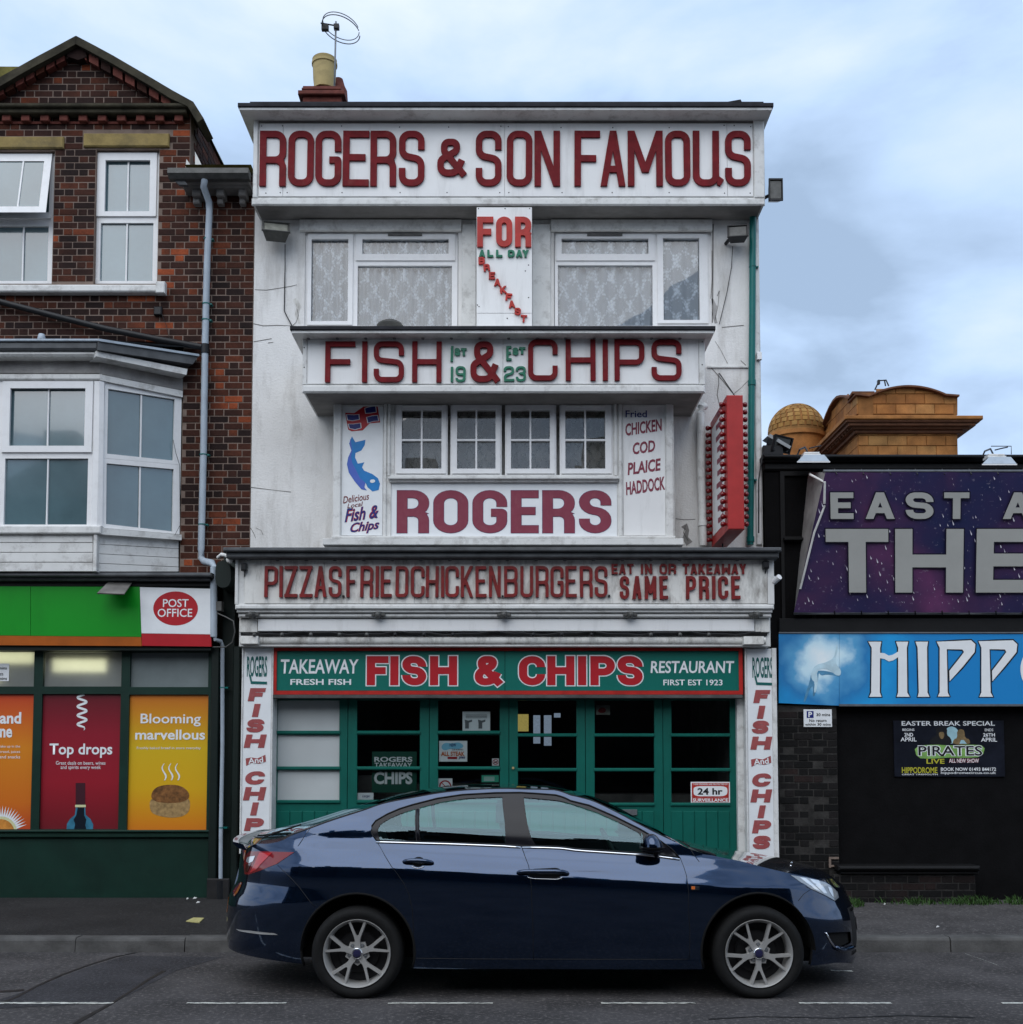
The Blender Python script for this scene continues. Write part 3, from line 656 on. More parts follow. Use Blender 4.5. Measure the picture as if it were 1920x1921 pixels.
# ---- lace curtains
def lace_mat(name, scale, col=(.88, .94, 1.0), lo=.48, hi=1.0):
    m = bpy.data.materials.new(name); m.use_nodes = True; t = m.node_tree; t.nodes.clear()
    o = N(t, 'ShaderNodeOutputMaterial'); mx = N(t, 'ShaderNodeMixShader'); tr = N(t, 'ShaderNodeBsdfTransparent'); df = N(t, 'ShaderNodeBsdfDiffuse'); df.inputs['Color'].default_value = (*col, 1)
    g = N(t, 'ShaderNodeNewGeometry'); sp = N(t, 'ShaderNodeSeparateXYZ'); t.links.new(g.outputs['Position'], sp.inputs[0])
    def mth(op, a, b=None, c=None):
        n = N(t, 'ShaderNodeMath', operation=op)
        for i, v in enumerate((a, b, c)):
            if v is None: continue
            if isinstance(v, (int, float)): n.inputs[i].default_value = v
            else: t.links.new(v, n.inputs[i])
        return n.outputs[0]
    sx = mth('SINE', mth('MULTIPLY', sp.outputs['X'], scale)); sz = mth('SINE', mth('MULTIPLY', sp.outputs['Z'], scale * .62))
    dia = mth('ABSOLUTE', mth('ADD', sx, sz)); vo = N(t, 'ShaderNodeTexVoronoi'); vo.inputs['Scale'].default_value = scale * 1.1; t.links.new(g.outputs['Position'], vo.inputs['Vector'])
    pat = mth('ADD', mth('MULTIPLY', dia, .42), mth('MULTIPLY', vo.outputs['Distance'], .9))
    no = N(t, 'ShaderNodeTexNoise'); no.inputs['Scale'].default_value = 26; no.inputs['Detail'].default_value = 3; t.links.new(g.outputs['Position'], no.inputs['Vector'])
    fo = mth('SINE', mth('ADD', mth('MULTIPLY', sp.outputs['X'], 62.0), mth('MULTIPLY', mth('SINE', mth('MULTIPLY', sp.outputs['X'], 9.0)), 3.0)))
    pat = mth('ADD', mth('ADD', pat, mth('MULTIPLY', fo, .16)), mth('MULTIPLY', no.outputs['Fac'], .35))
    mr = N(t, 'ShaderNodeMapRange'); mr.inputs['From Min'].default_value = .35; mr.inputs['From Max'].default_value = 1.0; mr.inputs['To Min'].default_value = hi; mr.inputs['To Max'].default_value = lo
    t.links.new(pat, mr.inputs['Value']); t.links.new(mr.outputs['Result'], mx.inputs['Fac']); t.links.new(tr.outputs[0], mx.inputs[1]); t.links.new(df.outputs[0], mx.inputs[2]); t.links.new(mx.outputs[0], o.inputs['Surface'])
    return m
M['lace'] = lace_mat('lace_net_curtain', 30)
M['lace_dim'] = lace_mat('grey_net_curtain', 60, (.22, .24, .23), .12, .7)
def curtain(parent, r, Y, fold=.06, material=None, name='curtain', amp=.026, k0=0):
    m = MB(); x0, z0, x1, z1 = r; n = max(8, int((x1 - x0) / fold) * 6)
    for i in range(n + 1):
        x_ = x0 + (x1 - x0) * i / n; y_ = Y + amp * math.sin((x_ + k0) * 2 * math.pi / fold + 1.3 * math.sin(x_ * 5)) + amp * .6 * math.sin(x_ * 17)
        m.v += [(x_, y_, z0), (x_, y_, z1)]
    m.f = [(2 * i, 2 * i + 2, 2 * i + 3, 2 * i + 1) for i in range(n)]
    return m.build(name, material or M['lace'], parent, smooth=True, recalc=False)
def sash(mb, outer, glass, yf, yb, bev=.006):
    """picture-frame profile: mitred look by a raised outer band and recessed bead"""
    o = outer; g = glass
    plate(mb, (o[0], o[1], o[2], o[3]), [(g[0], g[1], g[2], g[3])], yf, yb)
def window(parent, outer, openings, Y, curt=True, name='window', glass='pane', depth=.06, bars=(), cm=None, fold=.06, sashes=()):
    m = MB(); plate(m, outer, openings, Y, Y + depth); fr = m.build(name, M['upvc'], parent)
    for s_ in sashes:
        so_, sg = s_; mm = MB(); plate(mm, so_, [sg], Y - .018, Y - .0005); mm.build('sash', M['upvc'], fr)
    for k, g in enumerate(openings):
        r = rect(*g, Y); mm = MB(); mm.add([(r[0] - .002, Y + .03, r[1] - .002), (r[2] + .002, Y + .03, r[1] - .002), (r[2] + .002, Y + .03, r[3] + .002), (r[0] - .002, Y + .03, r[3] + .002)], [(0, 1, 2, 3)])
        mm.build('pane', M[glass], fr, recalc=False)
        if curt: curtain(fr, (r[0] - .03, r[1] - .03, r[2] + .03, r[3] + .08), Y + .08, fold, cm, k0=k * .37)
    for b in bars: part('glazing_bar', M['upvc'], fr, lambda m: m.pb(*b, Y + .022, Y + .029, 0))
    return fr
window(shop, (573, 433, 859, 613), [(584, 448, 653, 602), (680, 448, 842, 476), (671, 498, 848, 611)], YW + .03, fold=.085,
       sashes=[((577, 438, 662, 609), (584, 448, 653, 602)), ((668, 438, 854, 488), (680, 448, 842, 476))])
window(shop, (1041, 433, 1335, 613), [(1054, 447, 1217, 476), (1047, 497, 1225, 611), (1245, 446, 1313, 600)], YW + .03, fold=.14,
       sashes=[((1044, 438, 1229, 488), (1054, 447, 1217, 476)), ((1234, 438, 1329, 606), (1245, 446, 1313, 600))])
part('window_vent', M['lamp_grey'], shop, lambda m: (m.pb(728, 437.5, 792, 441.5, YW - .004, YW + .008, 0), m.pb(1102, 437.5, 1168, 441.5, YW - .004, YW + .008, 0)))
# ---- first floor bay
bay = MB(); plate(bay, (625, 752, 1265, 1012), [(740, 757, 1151, 891), (641, 762, 719, 1005), (1169, 762, 1249, 1005), (733.5, 906, 1159, 1006.5)], YB, YB + .38)
bayo = bay.build('bay', M['trim'], shop)
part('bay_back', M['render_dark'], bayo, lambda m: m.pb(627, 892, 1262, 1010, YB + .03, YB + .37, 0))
part('bay_post', M['trim'], bayo, lambda m: (m.pb(720, 757, 725, 1008, YB - .02, YB - .001), m.pb(727.5, 757, 732, 892, YB - .026, YB - .001), m.pb(1153, 757, 1158, 892, YB - .026, YB - .001), m.pb(1161.5, 757, 1167, 1005, YB - .02, YB - .001), m.pb(1251, 757, 1263, 1008, YB - .02, YB - .001), m.pb(626, 757, 639, 1008, YB - .02, YB - .001)))
part('window_sill', M['trim'], bayo, lambda m: (m.pb(728, 893, 1162, 898, YB - .07, YB - .001), m.pb(731, 898.5, 1160, 903.5, YB - .035, YB - .001)))
part('bay_sill', M['trim'], bayo, lambda m: (m.pb(606, 1010, 1283, 1022, YB - .10, YB + .38), m.pb(622, 1005.5, 1268, 1009.5, YB - .06, YB + .38)))
for (o0, o1, g0, g1) in ((740.5, 840, 754, 828.6), (845.5, 941.5, 857.8, 930), (948, 1044, 959, 1032), (1050.5, 1150.5, 1061, 1136)):
    fr = window(bayo, (o0, 757.5, o1, 891), [(g0, 769, g1, 879)], YB + .01, cm=M['lace_dim'], fold=.05, sashes=[((o0 + 3, 759.5, o1 - 3, 888), (g0, 769, g1, 879))], name='window')
    c = (g0 + g1) / 2
    part('glazing_bar', M['upvc'], fr, lambda m: (m.pb(c - 1.6, 769, c + 1.6, 879, YB - .004, YB + .036, 0), m.pb(g0, 823.6, g1, 826.8, YB - .003, YB + .036, 0)))
part('window_vent', M['trim'], bayo, lambda m: (m.pb(756, 759.5, 829, 763, YB - .018, YB - .009), m.pb(1063, 759.5, 1134, 763, YB - .018, YB - .009)))
# ---- shopfront
sf = MB(); DX = [(520, 637), (670, 788), (822, 938), (972, 1082), (1116, 1228), (1260, 1370)]
rows = [(1314, 1371), (1379, 1438), (1445, 1501)]; rowsr = [(1314, 1376), (1382, 1441), (1447, 1506)]
holes = []
for i, (a, b) in enumerate(DX):
    for r_ in (rows if i < 3 else rowsr): holes.append((a, r_[0], b, r_[1]))
doors = []
edges = [(515, 651), (652.2, 804.5), (805.7, 954.5), (955.7, 1098.5), (1099.7, 1244.5), (1245.7, 1384)]
zb = .125
for i, (a, b) in enumerate(edges):
    hs = [h for h in holes if a < h[0] < b]; m = MB()
    my = 1500
    o = (X(a, my, YD), zb, X(b, my, YD), Z(1308, YD)); plate(m, o, [rect(*h, YD) for h in hs], YD, YD + .05, world=True)
    d = m.build('door_panel', M['teal'], shop); doors.append(d)
    for k, h in enumerate(hs):
        r = rect(*h, YD); mm = MB().add([(r[0], YD + .03, r[1]), (r[2], YD + .03, r[1]), (r[2], YD + .03, r[3]), (r[0], YD + .03, r[3])], [(0, 1, 2, 3)])
        pm = M['pane_dark']
        if i == 0: pm = M.setdefault('frost', mat('frosted_white_pane', (.50, .53, .53), .35, var=.06, scale=2, spec=.5, coat=.6))
        mm.build('pane', pm, d, recalc=False)
        part('glazing_bead', M['teal'], d, lambda m: m.pb(h[0] - 1, h[3] + .5, h[2] + 1, h[3] + 6.5, YD - .02, YD - .001, .008))
    # tongue-and-groove lower panel
    xa, xb = X(hs[0][0], 1600, YD), X(hs[0][2], 1600, YD)
    nb = 5
    for q in range(nb):
        u0 = xa + (xb - xa) * q / nb; u1 = xa + (xb - xa) * (q + 1) / nb
        part('board', M['teal'], d, lambda m: m.box(u0 + .003, u1 - .003, YD - .012, YD - .001, zb + .12, Z(1522, YD), .006))
part('letterbox', M['grey_metal'], doors[4], lambda m: m.pb(1157, 1519, 1196, 1530, YD - .03, YD - .013))
part('lock', M['yellow_pot'], doors[3], lambda m: m.lathe([(0, -.02), (.012, -.02), (.014, 0)], (X(963, 1441, YD), YD, Z(1441, YD)), 'y', 12))
part('door_frame', M['trim'], shop, lambda m: (m.pb(1385, 1306, 1399, 1700, YD - .08, YD + .05), m.pb(509.5, 1306, 514, 1700, YD - .08, YD + .05)))
part('door_head', M['black_trim'], shop, lambda m: m.pb(514.5, 1300, 1384.5, 1311, YD - .03, YD + .06))
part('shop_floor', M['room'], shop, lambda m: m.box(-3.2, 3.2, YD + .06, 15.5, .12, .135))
# fittings dimly seen behind the glass
M['fit'] = mat('dim_shop_fitting', (.16, .15, .14), .6, var=.4, scale=4); M['fit_pale'] = mat('pale_menu_added_glow', (.5, .55, .6), .6, var=.5, scale=14, emit=((.55, .68, .9), .22)); M['fit_yel'] = mat('yellow_menu_added_glow', (.6, .5, .1), .6, var=.6, scale=10, emit=((.9, .7, .2), .25))  # menu colours get an added glow so they show in the dark shop
part('counter', M['fit'], shop, lambda m: (m.pb(660, 1470, 960, 1640, 13.6, 14.3), m.pb(1000, 1490, 1380, 1640, 13.4, 14.0)))
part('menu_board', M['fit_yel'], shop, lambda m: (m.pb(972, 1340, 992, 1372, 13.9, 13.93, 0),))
part('glowing_menu_picture', M['fit_pale'], shop, lambda m: (m.pb(1001, 1342, 1014, 1395, 13.9, 13.93, 0), m.pb(1021, 1342, 1035, 1399, 13.9, 13.93, 0), m.pb(1040, 1338, 1052, 1346, 13.9, 13.93, 0)))  # small menu pictures with added glow, not openings to daylight
part('cold_cabinet', M['fit'], shop, lambda m: (m.pb(672, 1455, 700, 1500, 12.9, 13.3),))
# chimney
ch = MB(); ch.pb(568, 160, 641, 200, 14.5, 15.3, .01); ch.pb(559, 168, 647, 176, 14.44, 15.36, .01); ch.pb(566, 163, 640, 167.5, 14.47, 15.33, .01)
cho = ch.build('chimney', M['terracotta'], shop)
cz = Z(166, 14.8)
def zz(py, Y=14.8): return Z(py, Y)
cx_ = X(609, 140, 14.8)
part('chimney_pot', M['yellow_pot'], cho, lambda m: m.lathe([(.135, zz(168)), (.15, zz(150)), (.158, zz(124)), (.172, zz(123)), (.172, zz(119)), (.158, zz(118)), (.166, zz(113)), (.150, zz(111)), (.120, zz(113)), (.12, zz(150))], (cx_, 14.8, 0), 'z', 28), smooth=40)
part('chimney_pot', M['terracotta'], cho, lambda m: m.lathe([(.13, zz(168)), (.12, zz(150)), (.085, zz(140)), (.06, zz(128)), (.02, zz(125))], (X(630, 140, 14.8), 15.05, 0), 'z', 20), smooth=40)
# ================================================================== SIGNS OF THE WHITE SHOP
def screws(parent, pts, Y):
    m = MB()
    for a, b in pts: q = P(a, b, Y); m.lathe([(0, -.003), (.006, -.002), (.007, 0)], tuple(q), 'y', 8)
    return m.build('screws', M['black_vinyl'], parent) if pts else None
def canopy(parent, x0, x1, y0, y1, yf, yb, upstand=3):
    part('canopy_felt', M['felt'], parent, lambda m: m.pb(x0 - 1, y0, x1 + 1, (y0 + y1) / 2, yf - .02, yb))
    part('canopy_edge', M['trim'], parent, lambda m: m.pb(x0 + 2, (y0 + y1) / 2 + .3, x1 - 2, y1, yf, yb - .001))
s1 = thing('roof_fascia_sign', 'long white sign box below the roof reading ROGERS & SON FAMOUS in red', 'sign', (0, YS1, Z(386, YS1)))
part('sign_box', M['trim'], s1, lambda m: m.box(X(476, 300, YS1), X(1433, 300, YS1), YS1, YW + .30, Z(384, YS1), Z(212, YS1), .006))
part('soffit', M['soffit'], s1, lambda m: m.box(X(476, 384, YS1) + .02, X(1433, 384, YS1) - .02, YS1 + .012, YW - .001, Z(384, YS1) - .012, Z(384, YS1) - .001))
for a, b in ((486, 531.2), (531.8, 946.8), (947.4, 1364.5), (1365.2, 1413)):
    part('sign_board', M['board'], s1, lambda m: m.pb(a, 231, b, 368, YS1 - .012, YS1 - .001, .002))
part('frame_moulding', M['trim'], s1, lambda m: (m.pb(472, 371, 1436, 384, YS1 - .03, YS1 - .0015, .012), m.pb(475, 206, 484, 370.5, YS1 - .028, YS1 - .0015, .01), m.pb(1415, 206, 1435, 370.5, YS1 - .028, YS1 - .0015, .01)))
part('frieze', M['soffit'], s1, lambda m: m.pb(485, 206, 1414, 229, YS1 - .02, YS1 - .0015))  # shade below the canopy painted in with the dark soffit colour
canopy(s1, 447, 1451, 192, 206, YS1 - .22, YW + .35)
part('loose_felt', M['felt'], s1, lambda m: m.poly([(1365, 190.5), (1390, 186), (1393, 192), (1365, 192.4)], YS1 - .2, YS1 + .4))
for i in range(19):
    a = 527 + i * 49.3
    part('lamp_cap', M['bulb_white'], s1, lambda m: m.lathe([(0, -.05), (.014, -.048), (.020, -.03), (.016, -.012), (.016, 0)], tuple(P(a, 220, YS1 - .021)), 'y', 10), smooth=True)
sp1 = [('R', 488, 537.5), ('O', 541.5, 589.5), ('G', 592.5, 641), ('E', 644, 693), ('R', 695.5, 744), ('S', 749, 797), ('&', 821, 874, 262, 331.5),
       ('S', 893, 941.5), ('O', 951, 999), ('N', 1003, 1051), ('F', 1078, 1126), ('A', 1127, 1173.5), ('M', 1178, 1243.5), ('O', 1248, 1295), ('U', 1300, 1349), ('S', 1360.5, 1408.5)]
letters(sp1, 247, 350, 12.3, 12.3, YS1 - .013, M['red_letter'], s1, depth=.024, jitter=.008)
part('bird_mark', M['red_letter'], s1, lambda m: m.poly([(1347, 328), (1359, 337), (1352, 348), (1346, 345)], YS1 - .04, YS1 - .014))
screws(s1, [(491, 236), (530, 235.6), (641, 236), (750, 238), (842, 238), (940, 236.5), (954, 237), (1053, 239), (1150, 239), (1256, 239), (1359, 235), (1378, 235), (1409, 237), (499, 362), (526, 361), (539, 361), (642, 361), (751, 361), (839, 361), (938, 361), (955, 361), (1055, 361), (1149, 361), (1256, 361), (1360, 362), (1408, 362)], YS1 - .0125)
# FOR ALL DAY BREAKFAST board
YP = YS1 - .02
s2 = thing('all_day_breakfast_sign', 'tall white board with red FOR, green ALL DAY and BREAKFAST running down diagonally', 'sign', (X(946, 600, YP), YP, Z(608, YP)))
part('sign_board', M['board'], s2, lambda m: (m.pb(894.5, 388.5, 998.5, 587, YP, YP + .03, .002), m.pb(894.5, 587.8, 998.5, 612, YP + .001, YP + .03, .002)))
part('sign_post', M['trim'], s2, lambda m: m.pb(900, 412, 992, 612, YP + .031, YW - .001))
letters([('F', 895.5, 926), ('O', 931, 961.5), ('R', 966.5, 997)], 408.5, 464.5, 11, 11, YP - .001, M['red_letter_b'], s2, depth=.03)
letters([('A', 899, 910.5), ('L', 914.5, 926), ('L', 931, 943), ('D', 953, 966), ('A', 968.5, 980.5), ('Y', 980.5, 992)], 470, 483, 4.2, 3.6, YP - .001, M['green_letter'], s2, depth=.022)
bx = [(898, 483.5, 'B'), (907.5, 496.5, 'R'), (917.5, 511.5, 'E'), (927.5, 524, 'A'), (938.5, 538, 'K'), (949, 551.5, 'F'), (954.5, 565, 'A'), (965.5, 578.5, 'S'), (977, 592, 'T')]
letters([(c, a, a + 12, b, b + 13) for a, b, c in bx], 0, 0, 3.6, 3.2, YP - .001, M['red_letter_b'], s2, depth=.022, jitter=.12)
screws(s2, [(898, 391), (948, 391), (994, 391), (986, 508), (992, 497), (992, 558), (896, 572), (899, 575), (952, 597)], YP - .0005)
# FISH & CHIPS 1ST EST 1923
s3 = thing('first_floor_fish_and_chips_sign', 'white sign box with thin red FISH & CHIPS letters and green 1ST EST 1923', 'sign', (0, YS2, Z(738, YS2)))
part('sign_box', M['trim'], s3, lambda m: m.box(X(570, 690, YS2), X(1321, 690, YS2), YS2, YW - .001, Z(736, YS2), Z(624, YS2), .006))
for a, b in ((577, 943.6), (944.4, 1311)):
    part('sign_board', M['board'], s3, lambda m: m.pb(a, 630, b, 720, YS2 - .012, YS2 - .001, .002))
part('frame_moulding', M['trim'], s3, lambda m: (m.pb(567, 722, 1324, 736, YS2 - .035, YS2 - .0015, .014), m.pb(568, 627, 576, 721, YS2 - .014, YS2 - .0015), m.pb(1312, 627, 1323, 721, YS2 - .014, YS2 - .0015)))
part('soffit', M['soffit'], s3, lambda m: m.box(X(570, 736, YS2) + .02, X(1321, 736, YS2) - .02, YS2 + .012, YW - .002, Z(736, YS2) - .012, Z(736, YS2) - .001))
canopy(s3, 545, 1342, 611, 625, YS2 - .18, YW - .003)
for i in range(14):
    a = 580 + i * 53.5
    part('lamp_cap', M['bulb_white'], s3, lambda m: m.lathe([(0, -.05), (.014, -.048), (.020, -.03), (.016, -.012), (.016, 0)], tuple(P(a, 635, YS2 - .013)), 'y', 10), smooth=True)
letters([('F', 611, 667), ('I', 680, 690), ('S', 702, 758.5), ('H', 774, 829)], 642, 718, 9.6, 9.6, YS2 - .013, M['red_letter'], s3, depth=.03, jitter=.004)
letters([('&', 883, 937)], 642, 718, 11.5, 11.5, YS2 - .013, M['red_letter'], s3, depth=.032)
letters([('C', 991, 1046.5), ('H', 1061.5, 1117.5), ('I', 1131, 1140.5), ('P', 1153, 1209), ('S', 1222.5, 1278.5)], 638.5, 715, 9.6, 9.6, YS2 - .013, M['red_letter'], s3, depth=.03, jitter=.004)
letters([('1', 843.5, 852.5, 650, 679), ('S', 853, 864, 654, 668), ('T', 865, 876, 654, 668), ('1', 844, 852, 689, 717), ('9', 855, 874, 688, 717), ('E', 950, 960, 650, 677), ('S', 962, 973, 653, 667), ('T', 974, 986, 652, 665), ('2', 945.5, 965, 688, 716), ('3', 968, 987, 688, 716)], 0, 0, 4.6, 4.2, YS2 - .013, M['green_letter'], s3, depth=.02, jitter=.05)
screws(s3, [(571, 652), (571, 689), (1318, 641), (1318, 684), (1319, 723), (768, 725), (943, 725), (1121, 724)], YS2 - .014)
part('bowl', M['lamp_grey'], s3, lambda m: m.lathe([(0, .055), (.08, .045), (.125, .02), (.14, 0)], (X(732, 610, 11.7), 11.7, Z(611, 11.7)), 'z', 20), smooth=True)
# fish panel
def flatpoly(name, pts, Y, material, parent, out_by=.003):
    return MB().add([P(a, b, Y - out_by) for a, b in pts], [tuple(range(len(pts)))]).build(name, material, parent)
def smoothpts(pts, it=2):
    for _ in range(it):
        q = []
        for i in range(len(pts)):
            a, b = pts[i], pts[(i + 1) % len(pts)]
            q += [(a[0] * .75 + b[0] * .25, a[1] * .75 + b[1] * .25), (a[0] * .25 + b[0] * .75, a[1] * .25 + b[1] * .75)]
        pts = q
    return pts
def z8(pts): return [(600 + a / 3.84, 720 + b / 3.84) for a, b in pts]
s4 = thing('fish_and_flag_sign', 'narrow white panel with flag, blue fish and handwritten Delicious Local Fish & Chips', 'sign', (X(680, 1000, YB), YB, Z(1006, YB)))
part('sign_board', M['white_vinyl'], s4, lambda m: m.pb(641.5, 762.5, 718.5, 1004.5, YB + .012, YB + .029, .002))
YB2 = YB + .012
M['fish_a'] = mat('blue_fish_vinyl', (.012, .19, .50), .4, var=.1, scale=8); M['fish_b'] = mat('violet_fish_vinyl', (.07, .13, .50), .4, var=.1, scale=8)
fish = z8([(232, 378), (250, 408), (258, 420), (330, 403), (325, 440), (300, 480), (258, 498), (255, 530), (275, 575), (322, 565), (305, 600), (320, 625), (380, 650), (420, 680), (435, 720), (425, 765), (380, 775), (345, 745), (330, 712), (322, 745), (340, 768), (300, 760), (250, 700), (210, 640), (196, 580), (205, 530), (228, 480), (212, 430)])
flatpoly('fish_picture', fish, YB2, M['fish_a'], s4, .0022)
flatpoly('fish_belly', z8([(222, 395), (226, 420), (236, 480), (225, 520), (235, 570), (262, 620), (290, 680), (330, 712), (322, 745), (338, 765), (300, 758), (250, 700), (212, 640), (198, 580), (207, 530), (229, 480), (214, 430)]), YB2, M['fish_b'], s4, .0034)
flatpoly('fish_eye', smoothpts(z8([(365, 690), (395, 688), (402, 705), (380, 715), (362, 710)])), YB2, M['white_vinyl'], s4, .0046)
flatpoly('flag_border', z8([(183, 208), (250, 210), (320, 160), (415, 145), (436, 278), (360, 285), (310, 335), (230, 342), (205, 330)]), YB2, M['red_vinyl'], s4, .0022)
for q in ([(190, 220), (250, 222), (285, 218), (290, 258), (235, 268), (198, 262)], [(202, 288), (240, 288), (298, 280), (302, 318), (255, 332), (212, 322)], [(322, 175), (350, 165), (405, 155), (412, 205), (370, 212), (328, 215)], [(335, 240), (380, 228), (420, 225), (428, 268), (385, 272), (345, 285)]):
    flatpoly('flag_edge', z8(q), YB2, M['white_vinyl'], s4, .0032)
    cx0 = sum(a for a, b in q) / 6; cy0 = sum(b for a, b in q) / 6
    flatpoly('flag_blue', z8([(cx0 + (a - cx0) * .88, cy0 + (b - cy0) * .84) for a, b in q]), YB2, M['navy'], s4, .0042)
text('Delicious', 643, 928, 693, 941, YB2, M['red_letter'], s4, shear=.35, offset=.006, rot=R(9))
text('Local', 651, 943, 682, 951.5, YB2, M['red_letter'], s4, shear=.35, offset=.006, rot=R(9))
for of, mt_, ob in ((.035, 'red_vinyl', .0025), (.008, 'navy', .004)):
    text('Fish &', 645, 951, 711, 976, YB2, M[mt_], s4, shear=.45, offset=of, rot=R(8), out_by=ob)
    text('Chips', 657, 978, 713, 1001, YB2, M[mt_], s4, shear=.45, offset=of, rot=R(8), out_by=ob)
s5 = thing('fried_menu_sign', 'narrow white panel hand painted Fried CHICKEN COD PLAICE HADDOCK in slanting red', 'sign', (X(1209, 1000, YB), YB, Z(1006, YB)))
part('sign_board', M['board'], s5, lambda m: m.pb(1169.5, 762.5, 1248.5, 1004.5, YB + .012, YB + .029, .002))
text('Fried', 1174, 770, 1214, 783, YB2, M['navy'], s5, offset=.012)
for s_, r_ in (('CHICKEN', (1173, 790, 1244, 813)), ('COD', (1187, 828, 1230, 850)), ('PLAICE', (1176, 864, 1242, 887)), ('HADDOCK', (1173, 899, 1249, 924))):
    text(s_, *r_, YB2, M['maroon'], s5, offset=.028, shear=.3, rot=R(8.5))
s6 = thing('bay_rogers_sign', 'white panel under the bay windows reading ROGERS in large maroon letters', 'sign', (X(946, 1000, YB), YB, Z(1006, YB)))
part('sign_board', M['white_vinyl'], s6, lambda m: m.pb(734, 906.5, 1158.5, 1006, YB + .010, YB + .029, .002))
sp6 = [('R', 745, 805), ('O', 813.5, 878.5), ('G', 887, 951.5), ('E', 959, 1010.7), ('R', 1018, 1078.5), ('S', 1087, 1147)]
letters(sp6, 920, 1000, 19.5, 14.5, YB + .010, M['navy'], s6, depth=.0022, grow=.55, name='outline', join=True)
letters(sp6, 920, 1000, 19.5, 14.5, YB + .010, M['maroon'], s6, depth=.0060, join=False)
# ---- pizza fascia
s7 = thing('pizza_fascia_sign', 'weathered white fascia reading PIZZAS FRIED CHICKEN BURGERS, EAT IN OR TAKEAWAY SAME PRICE', 'sign', (0, YF, Z(1146, YF)))
part('sign_box', M['trim'], s7, lambda m: m.box(X(443, 1095, YF), X(1451, 1095, YF), YF, YW - .001, Z(1143, YF), Z(1046, YF), .006))
for a, b in ((459.5, 608), (608.7, 778), (778.7, 1001.7), (1002.4, 1225), (1225.7, 1440)):
    part('sign_board', M['board_dirty'], s7, lambda m: m.pb(a, 1050, b, 1132, YF - .010, YF - .001, .002))
part('frame_moulding', M['trim'], s7, lambda m: (m.pb(441, 1134, 1453, 1143, YF - .03, YF - .0015, .012), m.pb(441, 1048, 447, 1133.5, YF - .02, YF - .0015), m.pb(1441, 1048, 1453, 1133.5, YF - .02, YF - .0015)))
part('canopy_lead', M['lead'], s7, lambda m: (m.pb(418, 1026.5, 1467, 1034, YF - .2, YW - .002, .01), m.pb(424, 1034.3, 1462, 1046, YF - .15, YW - .003, .012)))
for i in range(19):
    a = 468 + i * 53.8
    part('lamp_cap', M['bulb_white'], s7, lambda m: m.lathe([(0, -.05), (.016, -.048), (.024, -.03), (.018, -.012), (.018, 0)], tuple(P(a, 1050, YF - .011)), 'y', 10), smooth=True)
sp7 = [('P', 497.5, 522), ('I', 525.5, 531), ('Z', 535, 559), ('Z', 563, 587), ('A', 591, 613.5), ('S', 618, 641.5), ('F', 650.6, 669), ('R', 677, 701), ('I', 705.5, 711), ('E', 715, 735.5), ('D', 743, 767), ('C', 771.5, 797), ('H', 799.6, 823.6), ('I', 828, 833), ('C', 836, 861.5), ('K', 865, 888), ('E', 892.5, 913), ('N', 917.7, 940), ('B', 946, 971.5), ('U', 976.5, 1000.5), ('R', 1005, 1029.5), ('G', 1033, 1057.6), ('E', 1061, 1082), ('R', 1088, 1112), ('S', 1116, 1139.7)]
letters(sp7, 1063, 1121, 6.0, 6.0, YF - .011, M['red_old'], s7, depth=.035, jitter=.012)
letters([('.', 643, 648, 1116, 1121), ('.', 941.5, 945, 1116, 1121), ('.', 1141, 1146, 1115, 1120)], 0, 0, 3.5, 3.5, YF - .011, M['black_vinyl'], s7, depth=.03)
for w_, a, b in (('EAT', 1147.5, 1189), ('IN', 1201.5, 1223.5), ('OR', 1237.5, 1268.5), ('TAKEAWAY', 1281, 1400)):
    letters(autospec(w_, a, b, 2.6, {'I': .45}), 1058.5, 1077.5, 3.9, 3.4, YF - .011, M['red_old'], s7, depth=.025, jitter=.03)
for w_, a, b in (('SAME', 1163, 1253), ('PRICE', 1287, 1388.5)):
    letters(autospec(w_, a, b, 6.0, {'I': .3}), 1081.5, 1124.5, 6.2, 6.2, YF - .011, M['red_old'], s7, depth=.03, jitter=.015)
# ---- shutter and awning housing
aw = thing('awning_housing', 'grimy white roller awning housing with lamp brackets between the two lower fascias', 'awning', (0, YF + .1, Z(1212, YF)))
part('housing', M['trim'], aw, lambda m: (m.pb(449, 1144, 1446, 1213, YF + .13, YW - .003),))
part('moulding', M['trim'], aw, lambda m: (m.pb(444, 1144, 1450, 1149, YF + .0, YF + .129, .008), m.pb(447, 1150.5, 1448, 1158, YF + .03, YF + .129, .012)))
part('front_board', M['board'], aw, lambda m: m.pb(484, 1161, 1416, 1184, YF + .07, YF + .129, .004))
part('end_block', M['board_dirty'], aw, lambda m: (m.pb(449, 1161, 483, 1186, YF + .09, YF + .129), m.pb(1417, 1161, 1445, 1186, YF + .09, YF + .129), m.pb(451, 1193, 484, 1208, YF + .04, YF + .12), m.pb(1396, 1194, 1434, 1209, YF + .04, YF + .12)))
m = MB(); r_ = (Z(1194, YF) - Z(1211, YF)) / 2; a_ = P(452, 1202, YF + .15); b_ = P(1436, 1202, YF + .15)
m.tube([a_, b_], r_, 14); m.build('roller', M['board_dirty'], aw, smooth=50)
part('shadow_gap', M['black_trim'], aw, lambda m: m.pb(452, 1186.5, 1440, 1192.5, YF + .10, YF + .129, 0))
